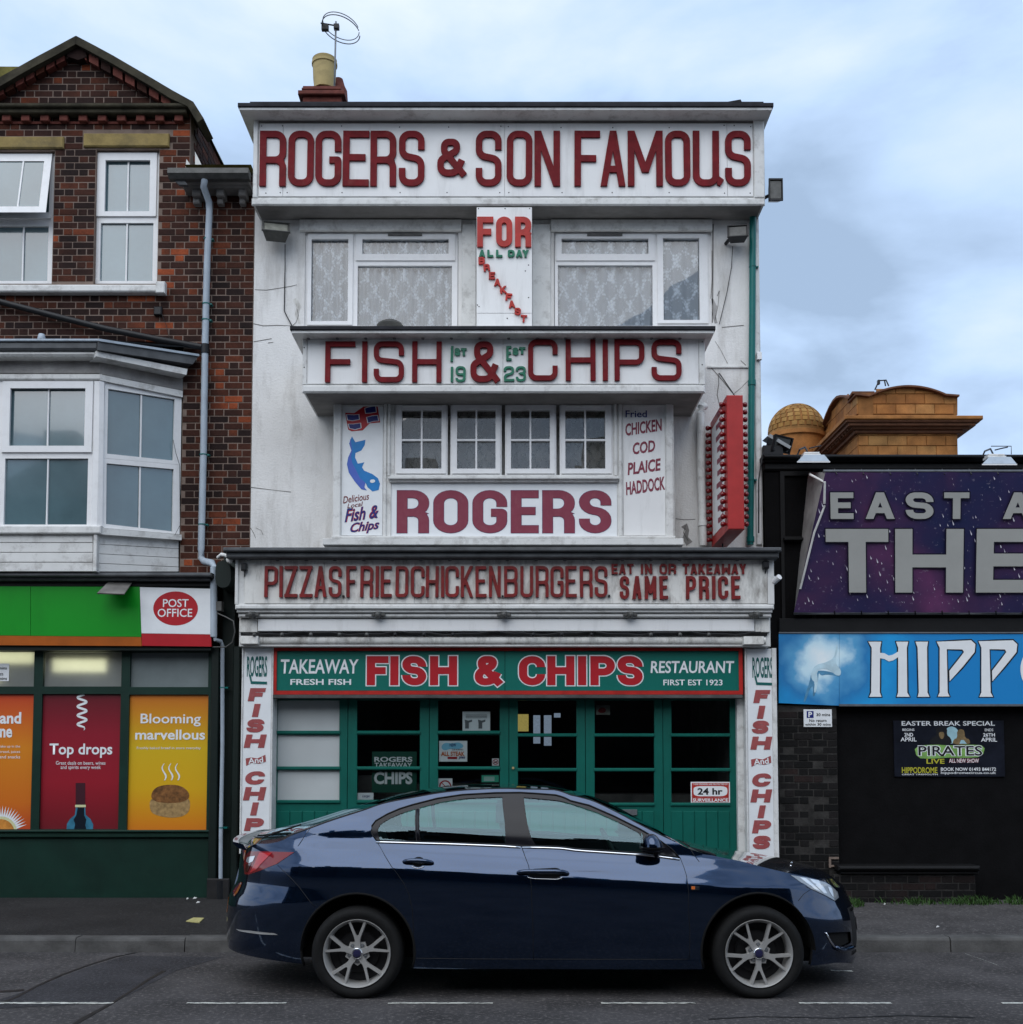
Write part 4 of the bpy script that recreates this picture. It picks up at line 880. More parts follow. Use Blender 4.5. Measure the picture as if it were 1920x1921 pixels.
for i, a in enumerate((473, 710, 946, 1183, 1419)):
    def fn(m):
        m.pb(a - 13, 1150, a + 13, 1156, YF - .0, YF + .028, .006); m.lathe([(0, -.09), (.02, -.085), (.032, -.05), (.036, 0)], tuple(P(a, 1154, YF + .01)), 'y', 14); m.pb(a - 6, 1146.5, a + 6, 1160, YF + .0, YF + .03, .004)
    part('lamp_bracket', M['lamp_grey'], aw, fn, smooth=40)
m = MB(); pts = []
for i in range(60):
    a = 455 + i * 16.5; pts.append(P(a, 1188 + 2.2 * math.sin(i * .6) + 1.3 * math.sin(i * 1.7), YF + .06))
m.tube(pts, .007, 6); m.build('festoon_cable', M['cable'], aw, smooth=True)
for a in (478, 530, 584, 638, 689, 742, 796, 850, 1000, 1054, 1110, 1221, 1276, 1330):
    part('lamp_holder', M['lamp_grey'] if a < 700 or a > 1200 else M['lamp_black'], aw, lambda m: m.lathe([(0, -.04), (.015, -.038), (.022, -.02), (.016, 0)], tuple(P(a, 1191, YF + .055)), 'y', 10), smooth=True)
# ---- green fascia
s8 = thing('green_takeaway_fascia', 'teal fascia in a red frame reading TAKEAWAY, FISH & CHIPS, RESTAURANT above the doors', 'sign', (0, YG, Z(1303, YG)))
m = MB(); plate(m, (512, 1214, 1394, 1303), [(519, 1221, 1387, 1296)], YG - .03, YG); m.build('frame', M['red_frame'], s8)
for a, b in ((519.5, 947.2), (948.2, 1386.5)): part('sign_board', M['teal_sign'], s8, lambda m: m.pb(a, 1221.5, b, 1295.5, YG - .012, YG, .0))
sp8 = [('F', 688.5, 729), ('I', 732.5, 748), ('S', 755, 800), ('H', 807, 858), ('&', 891, 942), ('C', 974, 1023), ('H', 1027, 1078), ('I', 1084, 1101), ('P', 1108, 1154), ('S', 1159, 1206)]
letters(sp8, 1231, 1285.5, 15.5, 13, YG - .012, M['white_vinyl'], s8, depth=.0022, grow=2.2, name='outline', join=True)
letters(sp8, 1231, 1285.5, 15.5, 13, YG - .012, M['red_vinyl'], s8, depth=.0060)
text('TAKEAWAY', 527, 1237, 673, 1264, YG - .012, M['white_vinyl'], s8, offset=.018, shear=.05, out_by=.002)
text('RESTAURANT', 1221, 1240, 1378, 1263, YG - .012, M['white_vinyl'], s8, offset=.018, shear=.08, out_by=.002)
text('FRESH FISH', 545, 1274, 659, 1285, YG - .012, M['white_vinyl'], s8, offset=.02, out_by=.002)
text('FIRST EST 1923', 1245, 1275, 1356, 1286, YG - .012, M['white_vinyl'], s8, offset=.014, out_by=.002)
part('drip_board', M['kerb'], s8, lambda m: m.pb(512, 1303.5, 1394, 1310, YG - .05, YG + .05))
part('backing', M['black_trim'], s8, lambda m: m.pb(512, 1214, 1396, 1306, YG + .051, YD - .05))
# ---- vertical side panels
def side_panel(name, label, x0, x1, dy, rows_, ytop, ybot):
    s = thing(name, label, 'sign', (X((x0 + x1) / 2, 1400, YG), YG, Z(ybot, YG)))
    part('sign_board', M['white_vinyl'], s, lambda m: m.pb(x0, ytop, x1, ybot, YG - .03, YD + .05, .004))
    part('edge_trim', M['trim'], s, lambda m: (m.pb(x0 - 3.5, ytop - 1, x0 - .3, ybot, YG - .04, YD, .004), m.pb(x1 + .3, ytop - 1, x1 + (9 if x0 > 900 else 3), ybot, YG - .04, YD, .004)))
    c = (x0 + x1) / 2
    letters([(ch, a, b, t, t + h) for ch, a, b, t, h in rows_], 0, 0, 11.5, 7.6, YG - .031, M['maroon_pale'], s, depth=.003, shear=.2)
    text('ROGERS', rows_[0][1] - 1.5, 1231 + dy, rows_[0][1] + 36.5, 1270 + dy, YG - .031, M['teal_text'], s, offset=.022, out_by=.002)
    l = rows_[0][1] + 2
    flatpoly('underline', [(l, 1266 + dy), (l + 3.5, 1266 + dy), (l + 6, 1278 + dy), (l + 34, 1279 + dy), (l + 34, 1284 + dy), (l + 4, 1283 + dy)], YG - .031, M['teal_text'], s, .003)
    w0, w1 = rows_[0][1] - 4, rows_[0][1] + 33; t = 1416 + dy
    flatpoly('ribbon', [(w0, t + 7), (w0 + 10, t + 5), (w0 + 22, t + 7), (w1, t), (w1 + 1, t + 13), (w1 - 12, t + 17), (w1 - 26, t + 15), (w0 + 1, t + 21)], YG - .031, M['maroon_pale'], s, .002)
    text('And', w0 + 5, t + 5, w1 - 4, t + 16, YG - .031, M['white_vinyl'], s, offset=.02, rot=R(5), out_by=.004)
    return s
side_panel('vertical_sign', 'tall white panel stacked with FISH And CHIPS, left of the doors behind the car boot', 455, 508, 0,
           [('F', 465, 499, 1291, 24.5), ('I', 472, 490, 1320.6, 24.5), ('S', 461, 498, 1349, 25), ('H', 457.5, 500.7, 1378, 25), ('C', 458, 499, 1447, 25), ('H', 456, 500, 1476.7, 25), ('I', 468, 487.5, 1505.4, 24.5), ('P', 458, 497, 1535, 24), ('S', 457, 496, 1566, 25)], 1216, 1602)
side_panel('vertical_sign', 'tall white panel stacked with FISH And CHIPS, right of the doors beside the black wall', 1404, 1451, 2,
           [('F', 1413.5, 1446, 1294.5, 24.5), ('I', 1420, 1437, 1324, 24.5), ('S', 1409.5, 1445, 1352, 24.5), ('H', 1408, 1449.6, 1382, 24.5), ('C', 1409.5, 1449, 1451, 25), ('H', 1408, 1449.5, 1481, 24.5), ('I', 1420, 1439, 1511, 24), ('P', 1411, 1449, 1539, 24.5), ('S', 1411, 1448, 1568, 25)], 1217, 1640)
# ---- projecting red sign with bulbs
YR0, YR1 = 11.2, 12.14
s9 = thing('projecting_bulb_sign', 'narrow red illuminated box sign projecting over the pavement, edged with red bulbs', 'sign', (X(1380, 990, YR0), YR0, Z(994, YR0)))
xa, xb = X(1365.5, 866, YR0), X(1396, 866, YR0); za, zb_ = Z(993, YR0), Z(741, YR0)
part('sign_box', M['red_box'], s9, lambda m: m.box(xa, xb, YR0, YR1, za, zb_, .008))
part('side_board', M['board'], s9, lambda m: m.box(xa - .004, xa - .0005, YR0 + .17, YR1 - .10, za + .10, zb_ - .10))
rngb = random.Random(4)
for k in range(10):   # illegible maroon lettering along the side
    z_ = za + .15 + k * .125; m = MB(); w0 = rngb.uniform(.22, .28); w1 = rngb.uniform(.52, .6)
    m.add([(xa - .006, YR0 + w0, z_), (xa - .006, YR0 + w1, z_ + .02), (xa - .006, YR0 + w1, z_ + .075), (xa - .006, YR0 + w0 + .07, z_ + .06), (xa - .006, YR0 + w0, z_ + .095)], [(0, 1, 2, 3, 4)]); m.build('lettering', M['maroon'], s9)
n = 17
for k in range(n):
    z_ = zb_ - .07 - k * (zb_ - za - .14) / (n - 1)
    for (x_, sg, yy) in ((xa, -1, YR0 + .09), (xa, -1, YR1 - .04), (xb, 1, YR0 + .09)):
        m = MB(); m.lathe([(.016, 0), (.017, sg * .014), (.025, sg * .026), (.028, sg * .042), (.021, sg * .058), (0, sg * .064)], (x_, yy, z_), 'x', 10); m.build('bulb', M['bulb'], s9, smooth=True)
part('bracket', M['black_pipe'], s9, lambda m: (m.tube([P(1350, 700, YW), P(1378, 741, YR0 + .2)], .006, 6), m.tube([Vector((xa + .08, YR1 - .2, za)), Vector((xa + .08, YR1 - .2, za - .2))], .008, 6), m.box(xa + .02, xb - .02, YR1, YW, zb_ - .2, zb_ - .15), m.box(xa + .02, xb - .02, YR1, YW, za + .15, za + .2)))
# ---- window notices
def notice(name, label, r, Y, col='white_vinyl', cat='notice'):
    t = thing(name, label, cat, (X((r[0] + r[2]) / 2, r[3], Y), Y, Z(r[3], Y)))
    part('sheet', M[col], t, lambda m: m.pb(*r, Y, Y + .003, 0)); return t
YN = YD + .034
M['sticker_green'] = mat('green_menu_card', (.004, .07, .045), .5); M['mint'] = mat('mint_green_card', (.05, .42, .28), .5)
M['brown'] = mat('brown_print', (.16, .06, .03), .5); M['sky_print'] = mat('pale_blue_print', (.25, .55, .7), .5); M['orange_print'] = mat('orange_print', (.55, .13, .02), .5)
t = notice('window_card', 'green card in the door glass reading ROGERS TAKEAWAY CHIPS in white', (698, 1410, 782, 1487), YN + .02, 'sticker_green', 'card')
text('ROGERS', 702.5, 1420, 774, 1429.5, YN + .02, M['white_vinyl'], t, offset=.03); text('TAKEAWAY', 703, 1431, 773, 1440, YN + .02, M['white_vinyl'], t, offset=.02); text('CHIPS', 702, 1448, 774, 1471.5, YN + .02, M['white_vinyl'], t, offset=.04)
t = notice('small_handwritten_note', 'small white handwritten note at the bottom of the second door pane', (670, 1487.5, 701, 1500.5), YN)
text('Large', 680, 1491, 694, 1497, YN, M['navy'], t, shear=.3)
t = notice('menu_sheet', 'white printed sheet with two small blue pictures, top of the third door pane', (868, 1335, 920, 1372), YN)
for a in (872, 897): flatpoly('picture', [(a, 1350), (a + 7, 1352), (a + 14, 1350), (a + 14, 1354), (a + 8, 1356), (a + 8, 1367), (a + 1, 1367), (a + 1, 1357)], YN, M['grey_metal'], t, .002)
for k in range(3): flatpoly('print_line', [(874, 1341 + k * 2.6), (914, 1341 + k * 2.6), (914, 1342 + k * 2.6), (874, 1342 + k * 2.6)], YN, M['grey_metal'], t, .002)
t = notice('pie_poster', 'small white poster reading NEW ALL STEAK pies with a blue splash', (824, 1390, 877, 1429), YN, cat='poster')
flatpoly('splash', smoothpts([(827, 1402), (834, 1393), (848, 1395), (862, 1392), (872, 1400), (862, 1406), (846, 1404), (834, 1409)]), YN, M['sky_print'], t, .0015)
text('NEW', 844, 1395, 856, 1401, YN, M['navy'], t, offset=.02); text('OUR NORFOLK', 848, 1405, 870, 1408, YN, M['black_vinyl'], t, offset=.01); text('ALL STEAK', 828, 1410, 872, 1418.5, YN, M['orange_print'], t, offset=.03); text('pies', 861, 1418, 873, 1425, YN, M['navy'], t, offset=.02, shear=.2)
flatpoly('print_band', [(840, 1420), (858, 1420), (858, 1424), (840, 1424)], YN, M['red_vinyl'], t)
def nosmoke(label, r):
    t = notice('no_smoking_sticker', label, r, YN, cat='sticker'); cx, cy = (r[0] + r[2]) / 2, (r[1] + r[3]) / 2; rad = min(r[2] - r[0], r[3] - r[1]) * .42
    q = P(cx, cy, YN - .002); sc = YN / F; m = MB(); n = 24
    for k in range(n):
        th = 2 * math.pi * k / n; m.v += [(q.x + math.cos(th) * rad * sc, q.y, q.z + math.sin(th) * rad * sc), (q.x + math.cos(th) * rad * .78 * sc, q.y, q.z + math.sin(th) * rad * .78 * sc)]
    m.f = [(2 * k, 2 * ((k + 1) % n), 2 * ((k + 1) % n) + 1, 2 * k + 1) for k in range(n)]; m.build('ring', M['red_vinyl'], t)
    d = rad * .6; flatpoly('bar', [(cx - d, cy - d + 1), (cx - d + 1, cy - d), (cx + d, cy + d - 1), (cx + d - 1, cy + d)], YN, M['red_vinyl'], t, .0028)
    flatpoly('cigarette', [(cx - d, cy + 1), (cx + d, cy - 2), (cx + d, cy), (cx - d, cy + 3)], YN, M['black_vinyl'], t, .0015)
nosmoke('small square no smoking sticker at the right edge of the third door pane', (923.5, 1423, 936.5, 1436.5))
nosmoke('larger no smoking sticker low in the third door pane, cut off by the car roof', (822, 1460.5, 849, 1490))
t = notice('opening_hours_card', 'mint green card in a dark holder above the car roof', (904, 1454.5, 936, 1467.5), YN, 'mint', 'card')
for k in range(4): flatpoly('print_line', [(908, 1457.5 + k * 2.2), (928, 1457.5 + k * 2.2), (928, 1458.5 + k * 2.2), (908, 1458.5 + k * 2.2)], YN, M['white_vinyl'], t, .002)
part('holder', M['black_vinyl'], t, lambda m: m.pb(902, 1451.5, 938.5, 1470.5, YN + .004, YN + .01, 0))
t = notice('surveillance_sign', 'red and white 24 hr SURVEILLANCE sign in the right-hand door', (1296.5, 1467, 1370, 1506), YD - .012, 'white_vinyl', 'sign')
YV = YD - .012
flatpoly('red_field', [(1298.5, 1469), (1368, 1469), (1368, 1497), (1298.5, 1497)], YV, M['red_letter_b'], t, .0015)
flatpoly('oval', smoothpts([(1301, 1484), (1303, 1475), (1333, 1475), (1363, 1475), (1366, 1484), (1363, 1494), (1333, 1494), (1303, 1494)], 2), YV, M['white_vinyl'], t, .003)
text('24 hr', 1309, 1478.5, 1356, 1491, YV, M['black_vinyl'], t, offset=.03, out_by=.0045)
flatpoly('red_band', [(1298.5, 1497.5), (1368, 1497.5), (1368, 1505), (1298.5, 1505)], YV, M['red_letter_b'], t, .0018)
text('SURVEILLANCE', 1300, 1498.2, 1366.5, 1504.4, YV, M['white_vinyl'], t, offset=.03, out_by=.0032); text('THESE PREMISES ARE PROTECTED BY', 1300, 1470, 1366, 1473, YV, M['white_vinyl'], t, offset=.01, out_by=.003)
t = notice('round_sticker', 'faded red and grey sticker in the top corner of the fifth door pane', (1119, 1323, 1145, 1341), YN, 'lamp_glass', 'sticker')
flatpoly('red_swirl', smoothpts([(1121, 1333), (1130, 1326), (1138, 1330), (1136, 1337), (1126, 1338)]), YN, M['red_letter'], t)
# ---- fittings on the wall
def floodlight(name, label, ctr, w_, h_, Y, tilt, body='lamp_grey', glass='lamp_glass', yaw=0.0):
    c = P(*ctr, Y); t = thing(name, label, 'floodlight', tuple(c)); sc = Y / F; W, H, D = w_ * sc, h_ * sc, .13
    rot = Matrix.Translation(c) @ Matrix.Rotation(yaw, 4, 'Z') @ Matrix.Rotation(tilt, 4, 'X')
    def tr(m): m.v = [tuple(rot @ Vector(q)) for q in m.v]; return m
    m = MB(); f, b = -D / 2, D / 2
    fr = [(-W / 2, f, -H / 2), (W / 2, f, -H / 2), (W / 2, f, H / 2), (-W / 2, f, H / 2)]; bk = [(-W * .36, b, -H * .3), (W * .36, b, -H * .3), (W * .36, b, H * .3), (-W * .36, b, H * .3)]
    m.add(fr + bk, [(3, 2, 1, 0), (4, 5, 6, 7)] + [(i, (i + 1) % 4, 4 + (i + 1) % 4, 4 + i) for i in range(4)]); tr(m).build('housing', M[body], t)
    m = MB(); m.box(-W * .44, W * .44, f - .008, f - .001, -H * .42, H * .42, .003); tr(m).build('lamp_glass', M[glass], t)
    m = MB(); m.box(-W * .5, W * .5, f - .02, f - .0, H * .45, H * .52); m.box(-W * .5, W * .5, f - .02, f, -H * .52, -H * .45); m.box(-W * .54, -W * .47, f - .02, f, -H * .52, H * .52); m.box(W * .47, W * .54, f - .02, f, -H * .52, H * .52); tr(m).build('bezel', M[body], t)
    return t, c
t, c = floodlight('wall_floodlight', 'grey floodlight tilted down beside the left-hand top window', (518, 438), 50, 34, YW - .18, R(-38), yaw=R(12))
part('bracket', M['lamp_grey'], t, lambda m: m.tube([c + Vector((0, .03, .0)), c + Vector((.02, .17, .08))], .014, 8))
part('cable', M['cable'], t, lambda m: m.tube([P(535, 458, YW - .06), P(535, 500, YW - .012), P(534.5, 520, YW - .012), P(533.5, 583, YW - .012), P(541, 598, YW - .012), P(548, 611, YW - .012)], .0055, 6), smooth=True)
t, c = floodlight('wall_floodlight', 'dark boxy floodlight beside the green downpipe, right of the right-hand top window', (1384, 442), 37, 25, YW - .16, R(-14), 'lamp_black', 'lamp_grey', yaw=R(-8))
part('bracket', M['lamp_black'], t, lambda m: m.tube([c + Vector((-.06, .03, 0)), c + Vector((-.1, .15, -.02))], .02, 8))
part('cable', M['cable'], t, lambda m: m.tube([P(1375, 462, YW - .05), P(1373, 500, YW - .012), P(1364, 550, YW - .012), P(1350, 608, YW - .012)], .004, 6), smooth=True)
t, c = floodlight('side_floodlight', 'black floodlight facing away from the right end of the roof sign', (1453, 362), 25, 42, YS1 + .05, R(0), 'lamp_black', 'lamp_grey')
part('bracket', M['lamp_black'], t, lambda m: m.tube([c, c + Vector((-.12, .1, -.02))], .018, 8))
# pipes
def pipe(name, label, pts, r, Y, material, collars=(), cat='downpipe', clips=()):
    Q = [P(a, b, Y) if len(q) == 2 else P(q[0], q[1], q[2]) for q in pts for a, b in (q[:2],)]
    t = thing(name, label, cat, (Q[-1].x, Q[-1].y, Q[-1].z))
    part('pipe', M[material], t, lambda m: m.tube(Q, r, 14), smooth=50)
    for a, b in collars: part('collar', M[material], t, lambda m: m.tube([P(a, b - 5, Y), P(a, b + 5, Y)], r * 1.22, 14), smooth=50)
    for a, b in clips: part('clip', M['teal_pipe'] if material == 'pipe' else M[material], t, lambda m: (m.tube([P(a, b - 1, Y), P(a, b + 1, Y)], r * 1.12, 14), m.box(P(a, b, Y).x, P(a + 11, b, Y).x, Y + .0, Y + .06, P(a, b, Y).z - .008, P(a, b, Y).z + .008)), smooth=50)
    return t
pipe('green_downpipe', 'teal downpipe down the right edge of the white building', [(1413, 408), (1412, 600), (1410, 800), (1408, 1022)], .036, YW - .06, 'teal_pipe', collars=((1411.2, 718), (1408.3, 1012)), clips=((1412.6, 500), (1409.6, 900)))
pipe('white_vent_pipe', 'short white pipe standing on the canopy between the bay and the red bulb sign', [(1323, 762, YW - .05), (1316, 764, YW - .08), (1315, 775, YW - .08), (1316, 880, YW - .08), (1320, 1024, YW - .08)], .042, YW - .08, 'trim', collars=((1318.5, 982),))
t = thing('junction_box', 'small white plastic box on the right edge strip', 'box', tuple(P(1425, 668, YW - .04))); part('box', M['upvc'], t, lambda m: m.pb(1421, 660, 1430, 674, YW - .07, YW - .031))
t = thing('security_camera', 'small white camera on the right end of the lower fascia', 'camera', tuple(P(1458, 1085, YF)))
part('body', M['upvc'], t, lambda m: (m.tube([P(1452, 1092, YF), P(1463, 1082, YF - .08)], .03, 10),)); part('mount', M['upvc'], t, lambda m: m.tube([P(1449, 1080, YF + .05), P(1456, 1087, YF)], .015, 8))
t = thing('corner_lamp', 'small dark lamp clipped to the right end of the lower fascia', 'lamp', tuple(P(1437, 1062, YF - .02))); part('lamp', M['lamp_black'], t, lambda m: (m.pb(1433, 1052, 1444, 1066, YF - .09, YF - .021, .01),)); part('lamp_arm', M['lamp_black'], t, lambda m: m.tube([P(1438, 1066, YF - .03), P(1436, 1076, YF - .012)], .006, 6))
t = thing('corner_lamp', 'small dark lamp hanging at the left end of the lower fascia', 'lamp', tuple(P(458, 1062, YF - .02))); part('lamp', M['lamp_black'], t, lambda m: (m.pb(452, 1056, 462, 1070, YF - .09, YF - .021, .01),)); part('lamp_arm', M['lamp_black'], t, lambda m: m.tube([P(459, 1070, YF - .03), P(459, 1082, YF - .012)], .006, 6))
# aerial
YA = 14.6
t = thing('tv_aerial', 'circular halo aerial on a thin pole beside the chimney', 'aerial', tuple(P(627, 192, YA)))
part('pole', M['grey_metal'], t, lambda m: m.tube([P(626.5, 196, YA), P(629, 110, YA), P(630.5, 40, YA)], .012, 8), smooth=True)
for rr_, dz_, thk in ((.255, .0, .007), (.245, .045, .006)):
    c = P(640, 55, YA); q = []
    for k in range(41):
        th = -math.pi * .94 + 2 * math.pi * .94 * k / 40 + math.pi; vx = math.cos(th) * rr_; vy = math.sin(th) * rr_
        q.append(c + Vector((vx * math.cos(R(12)), vy * 1.15, -vx * math.sin(R(12)) + dz_)))
    part('ring', M['grey_metal'], t, lambda m: m.tube(q, thk, 6), smooth=True)
part('cross_arm', M['black_pipe'], t, lambda m: (m.tube([P(602, 43, YA), P(632, 48, YA)], .010, 6), m.pb(603, 44, 616, 54, YA - .03, YA + .03), m.pb(626, 43, 636, 52, YA - .03, YA + .03)))
# ================================================================== LEFT BRICK BUILDING
hs = thing('brick_building', 'red brick gabled building with white bay window above a green and orange convenience shop', 'building', (X(180, 1680, YW), YW, .118))
XL, XRt = -9.5, RB[0] - .004; YBY0 = 11.68
xg = X(357, 280, YW)                      # right edge of the gable wall
zg = Z(318, YW)                           # top of the lower right-hand wall
Wn = [rect(-70, 283, 100, 533, YW), rect(178, 280, 297, 533, YW)]
Bay = (X(-302, 850, YBY0), Z(1075, YW), X(341, 850, YW), Z(640, YW))
apex = P(143, 74, YW); eL = P(-6, 156, YW); eR = P(362, 196, YW)
zt = Z(192, YW)
m = MB(); zlo = Z(1075, YW)
plate(m, (XL, zlo, xg, zt), [Wn[0], Wn[1], Bay], YW, YW + .12, world=True)
plate(m, (xg, zlo, XRt, zg), [(xg - 1, Bay[1], Bay[2], Bay[3])] if Bay[2] > xg else [], YW, YW + .12, world=True)
m.add([P(-120, 196, YW), P(362, 194, YW), P(143, 76, YW), P(-5, 158, YW), P(-120, 220, YW)], [(0, 1, 2, 3, 4)])
m.build('mortar_bed', M['mortar'], hs)
part('inner_wall', M['room'], hs, lambda m: (m.box(XL, xg - .13, YW + .7, YW + .75, .1, zt), m.box(xg - .13, XRt, YW + .7, YW + .75, .1, zg - .1)))
part('side_wall', M['mortar'], hs, lambda m: (m.box(xg - .12, xg - .001, YW + .121, 20, zg, zt), m.box(XL, XL + .1, YW + .13, 20, .1, zt)))
rb = random.Random(11)
holes_ = [(Wn[0][0], Wn[0][1], Wn[0][2], Wn[0][3] + .16), (Wn[1][0], Wn[1][1], Wn[1][2], Wn[1][3]), rect(-80, 254, 119, 279, YW), rect(156, 248, 318, 276, YW), rect(-90, 532, 309, 549, YW), Bay]
def gl_x(z):     # left and right limits of the brick field below the raking coping
    f_ = (z - zt) / (apex.z - zt)
    return f_
def spans_left(z):
    if z < zg - .01:
        return sub_spans(XL + .02, XRt, holes_)(z)
    if z < zt: return sub_spans(XL + .02, xg, holes_)(z)
    f_ = (z - zt) / (apex.z - .10 - zt)
    if f_ >= 1: return []
    a = X(-6, 192, YW) + (apex.x - X(-6, 192, YW)) * f_; b = X(330, 192, YW) + (apex.x - X(330, 192, YW)) * f_
    return [(a, b)]
brickwork(hs, XL + .02, XRt, zlo, apex.z, YW, spans_left, M['brick'], 300, rng=rb)
# side return of the gable, bricks running back
m = MB(); k = 0; z_ = zg + .02
while z_ < zt - .03:
    y_ = YW + .14 + (.11 if k % 2 else 0)
    while y_ < 15.5:
        l = .215 if k % 2 else (.215 if rb.random() < .5 else .1); m.box(xg - .02, xg + .008 + rb.uniform(-.002, .002), y_, y_ + l, z_, z_ + .065); y_ += l + .011
    z_ += .0752; k += 1
tag(m.build('bricks', M['brick'], hs), kind='stuff')
part('rear_roof', M['felt'], hs, lambda m: (m.add([P(-120, 210, YW + .02), tuple(P(143, 70, YW + .02)), tuple(P(143, 70, YW + .02) + Vector((0, 7, 0))), tuple(P(-120, 210, YW + .02) + Vector((0, 7, 0)))], [(0, 1, 2, 3)]),
     m.add([tuple(P(143, 70, YW + .02)), tuple(P(366, 196, YW + .02)), tuple(P(366, 196, YW + .02) + Vector((0, 7, 0))), tuple(P(143, 70, YW + .02) + Vector((0, 7, 0)))], [(0, 1, 2, 3)])))
# raking copings
def coping(pts_out, pts_in, nm='coping', mt='coping', yf=YW - .16, yb=YW + .25):
    n = len(pts_out)
    for i in range(n - 1):
        part(nm, M[mt], hs, lambda m: m.poly([pts_out[i], pts_out[i + 1], pts_in[i + 1], pts_in[i]], yf, yb))
coping([(-40, 166), (0, 144), (36, 124), (70, 105), (106, 86), (142, 66.5)], [(-40, 184), (0, 161), (36, 140), (70, 121), (106, 102), (142, 82)])
coping([(142.6, 66.5), (178, 85), (213, 104), (249, 125), (285, 146), (322, 168), (362, 190)], [(142.6, 82), (178, 101), (213, 120), (249, 141), (285, 162), (318, 183), (352, 199)])
coping([(362.5, 190), (382, 221)], [(352, 199), (371, 229)])
for i in range(9):      # moulded terracotta verge bricks under the coping
    for s_ in (0, 1):
        t0, t1 = i / 9 + .012, (i + 1) / 9 - .012
        a, b = ((142, 84), (345, 197)) if s_ else ((142, 84), (-30, 178))
        q0 = (a[0] + (b[0] - a[0]) * t0, a[1] + (b[1] - a[1]) * t0); q1 = (a[0] + (b[0] - a[0]) * t1, a[1] + (b[1] - a[1]) * t1)
        part('verge_brick', M['terracotta'] if (i * 7 + s_) % 3 else M['brick'], hs, lambda m: m.poly([q0, q1, (q1[0], q1[1] + 17), (q0[0], q0[1] + 17)], YW - .09, YW + .1))
part('apex_stone', M['brick'], hs, lambda m: m.poly([(128, 93), (143, 84), (160, 94), (163, 106), (146, 112), (126, 105)], YW - .10, YW + .1))
# corbelled string course and dentils
part('string_course', M['coping'], hs, lambda m: (m.pb(-300, 192, 358, 199, YW - .15, YW + .05, .01), m.pb(-300, 199.3, 350, 211, YW - .11, YW + .05, .01)))
for i in range(-6, 10):
    a = 3 + i * 36.0
    if a > 346: break
    part('dentil', M['terracotta'], hs, lambda m: (m.pb(a, 213, a + 16, 226, YW - .07, YW - .012, .006), m.pb(a + 3, 226.3, a + 13, 229, YW - .045, YW - .012, .004)))
part('dentil_band', M['terracotta'], hs, lambda m: m.pb(-300, 227, 345, 232, YW - .018, YW - .010, .003))
for r_ in ((-80, 255, 119, 277), (156, 249, 317, 274)): part('lintel', M['stone'], hs, lambda m: m.pb(*r_, YW - .035, YW + .1, .012))
part('window_sill', M['trim'], hs, lambda m: (m.pb(-90, 533, 306, 547, YW - .10, YW + .05, .014), m.pb(292, 527, 309, 549, YW - .13, YW - .05, .01)))
def win(outer, ops, bars, sashes, Y=YW + .06, glass='pane_blue'):
    m = MB(); plate(m, outer, ops, Y, Y + .06); fr = m.build('window', M['upvc'], hs)
    for so_, sg in sashes: mm = MB(); plate(mm, so_, [sg], Y - .022, Y - .0005); mm.build('sash', M['upvc'], fr)
    for g in ops: mm = MB(); r = rect(*g, Y); mm.add([(r[0], Y + .03, r[1]), (r[2], Y + .03, r[1]), (r[2], Y + .03, r[3]), (r[0], Y + .03, r[3])], [(0, 1, 2, 3)]); mm.build('pane', M[glass], fr, recalc=False)
    for b in bars: part('glazing_bar', M['upvc'], fr, lambda m: m.pb(*b, Y + .01, Y + .028, .002))
    return fr
win((179, 281, 297, 532), [(197, 300, 281, 396), (188, 418, 287, 527)], [(238.5, 300, 241.5, 396), (236, 418, 239, 527)], [((182, 286, 293.5, 405), (197, 300, 281, 396))])
fr = win((-70, 284, 100, 532), [(-56, 292, 93, 398), (-56, 424, 90, 527)], [(41.5, 424, 44.5, 527)], [((-66, 404, 95, 409), (-60, 404, -59, 405))], glass='pane_blue')
# top-hung sash tilted open
def tilted(parent, quad_o, quad_i, y0, y1, name, mt, th=.035):
    """ring between two pixel quads on a plane that leans from y0 (top) to y1 (bottom)"""
    ys = [q[1] for q in quad_o]; ta, tb = min(ys), max(ys)
    def pt(q, d=0): return P(q[0], q[1], y0 + (y1 - y0) * (q[1] - ta) / (tb - ta) + d)
    m = MB()
    if quad_i is None: m.prism([pt(q) for q in quad_o], (0, th, 0))
    else:
        v = [pt(q) for q in quad_o] + [pt(q) for q in quad_i] + [pt(q, th) for q in quad_o] + [pt(q, th) for q in quad_i]
        m.add(v, [(i, (i + 1) % 4, 4 + (i + 1) % 4, 4 + i) for i in range(4)] + [(8 + i, 8 + (i + 1) % 4, (i + 1) % 4, i) for i in range(4)] + [(4 + i, 4 + (i + 1) % 4, 12 + (i + 1) % 4, 12 + i) for i in range(4)] + [(12 + i, 12 + (i + 1) % 4, 8 + (i + 1) % 4, 8 + i) for i in range(4)])
    return m.build(name, M[mt], parent)
tilted(fr, [(-64, 288), (98, 288), (86, 398), (-78, 398)], [(-50, 302), (83, 302), (73, 387), (-64, 387)], YW + .03, YW - .15, 'open_sash', 'upvc')
tilted(fr, [(-50, 302), (83, 302), (73, 387), (-64, 387)], None, YW + .02, YW - .115, 'pane', 'pane_blue', .004)
tilted(fr, [(42.5, 302), (45.5, 302), (34.5, 387), (31.5, 387)], None, YW + .01, YW - .125, 'glazing_bar', 'upvc', .01)
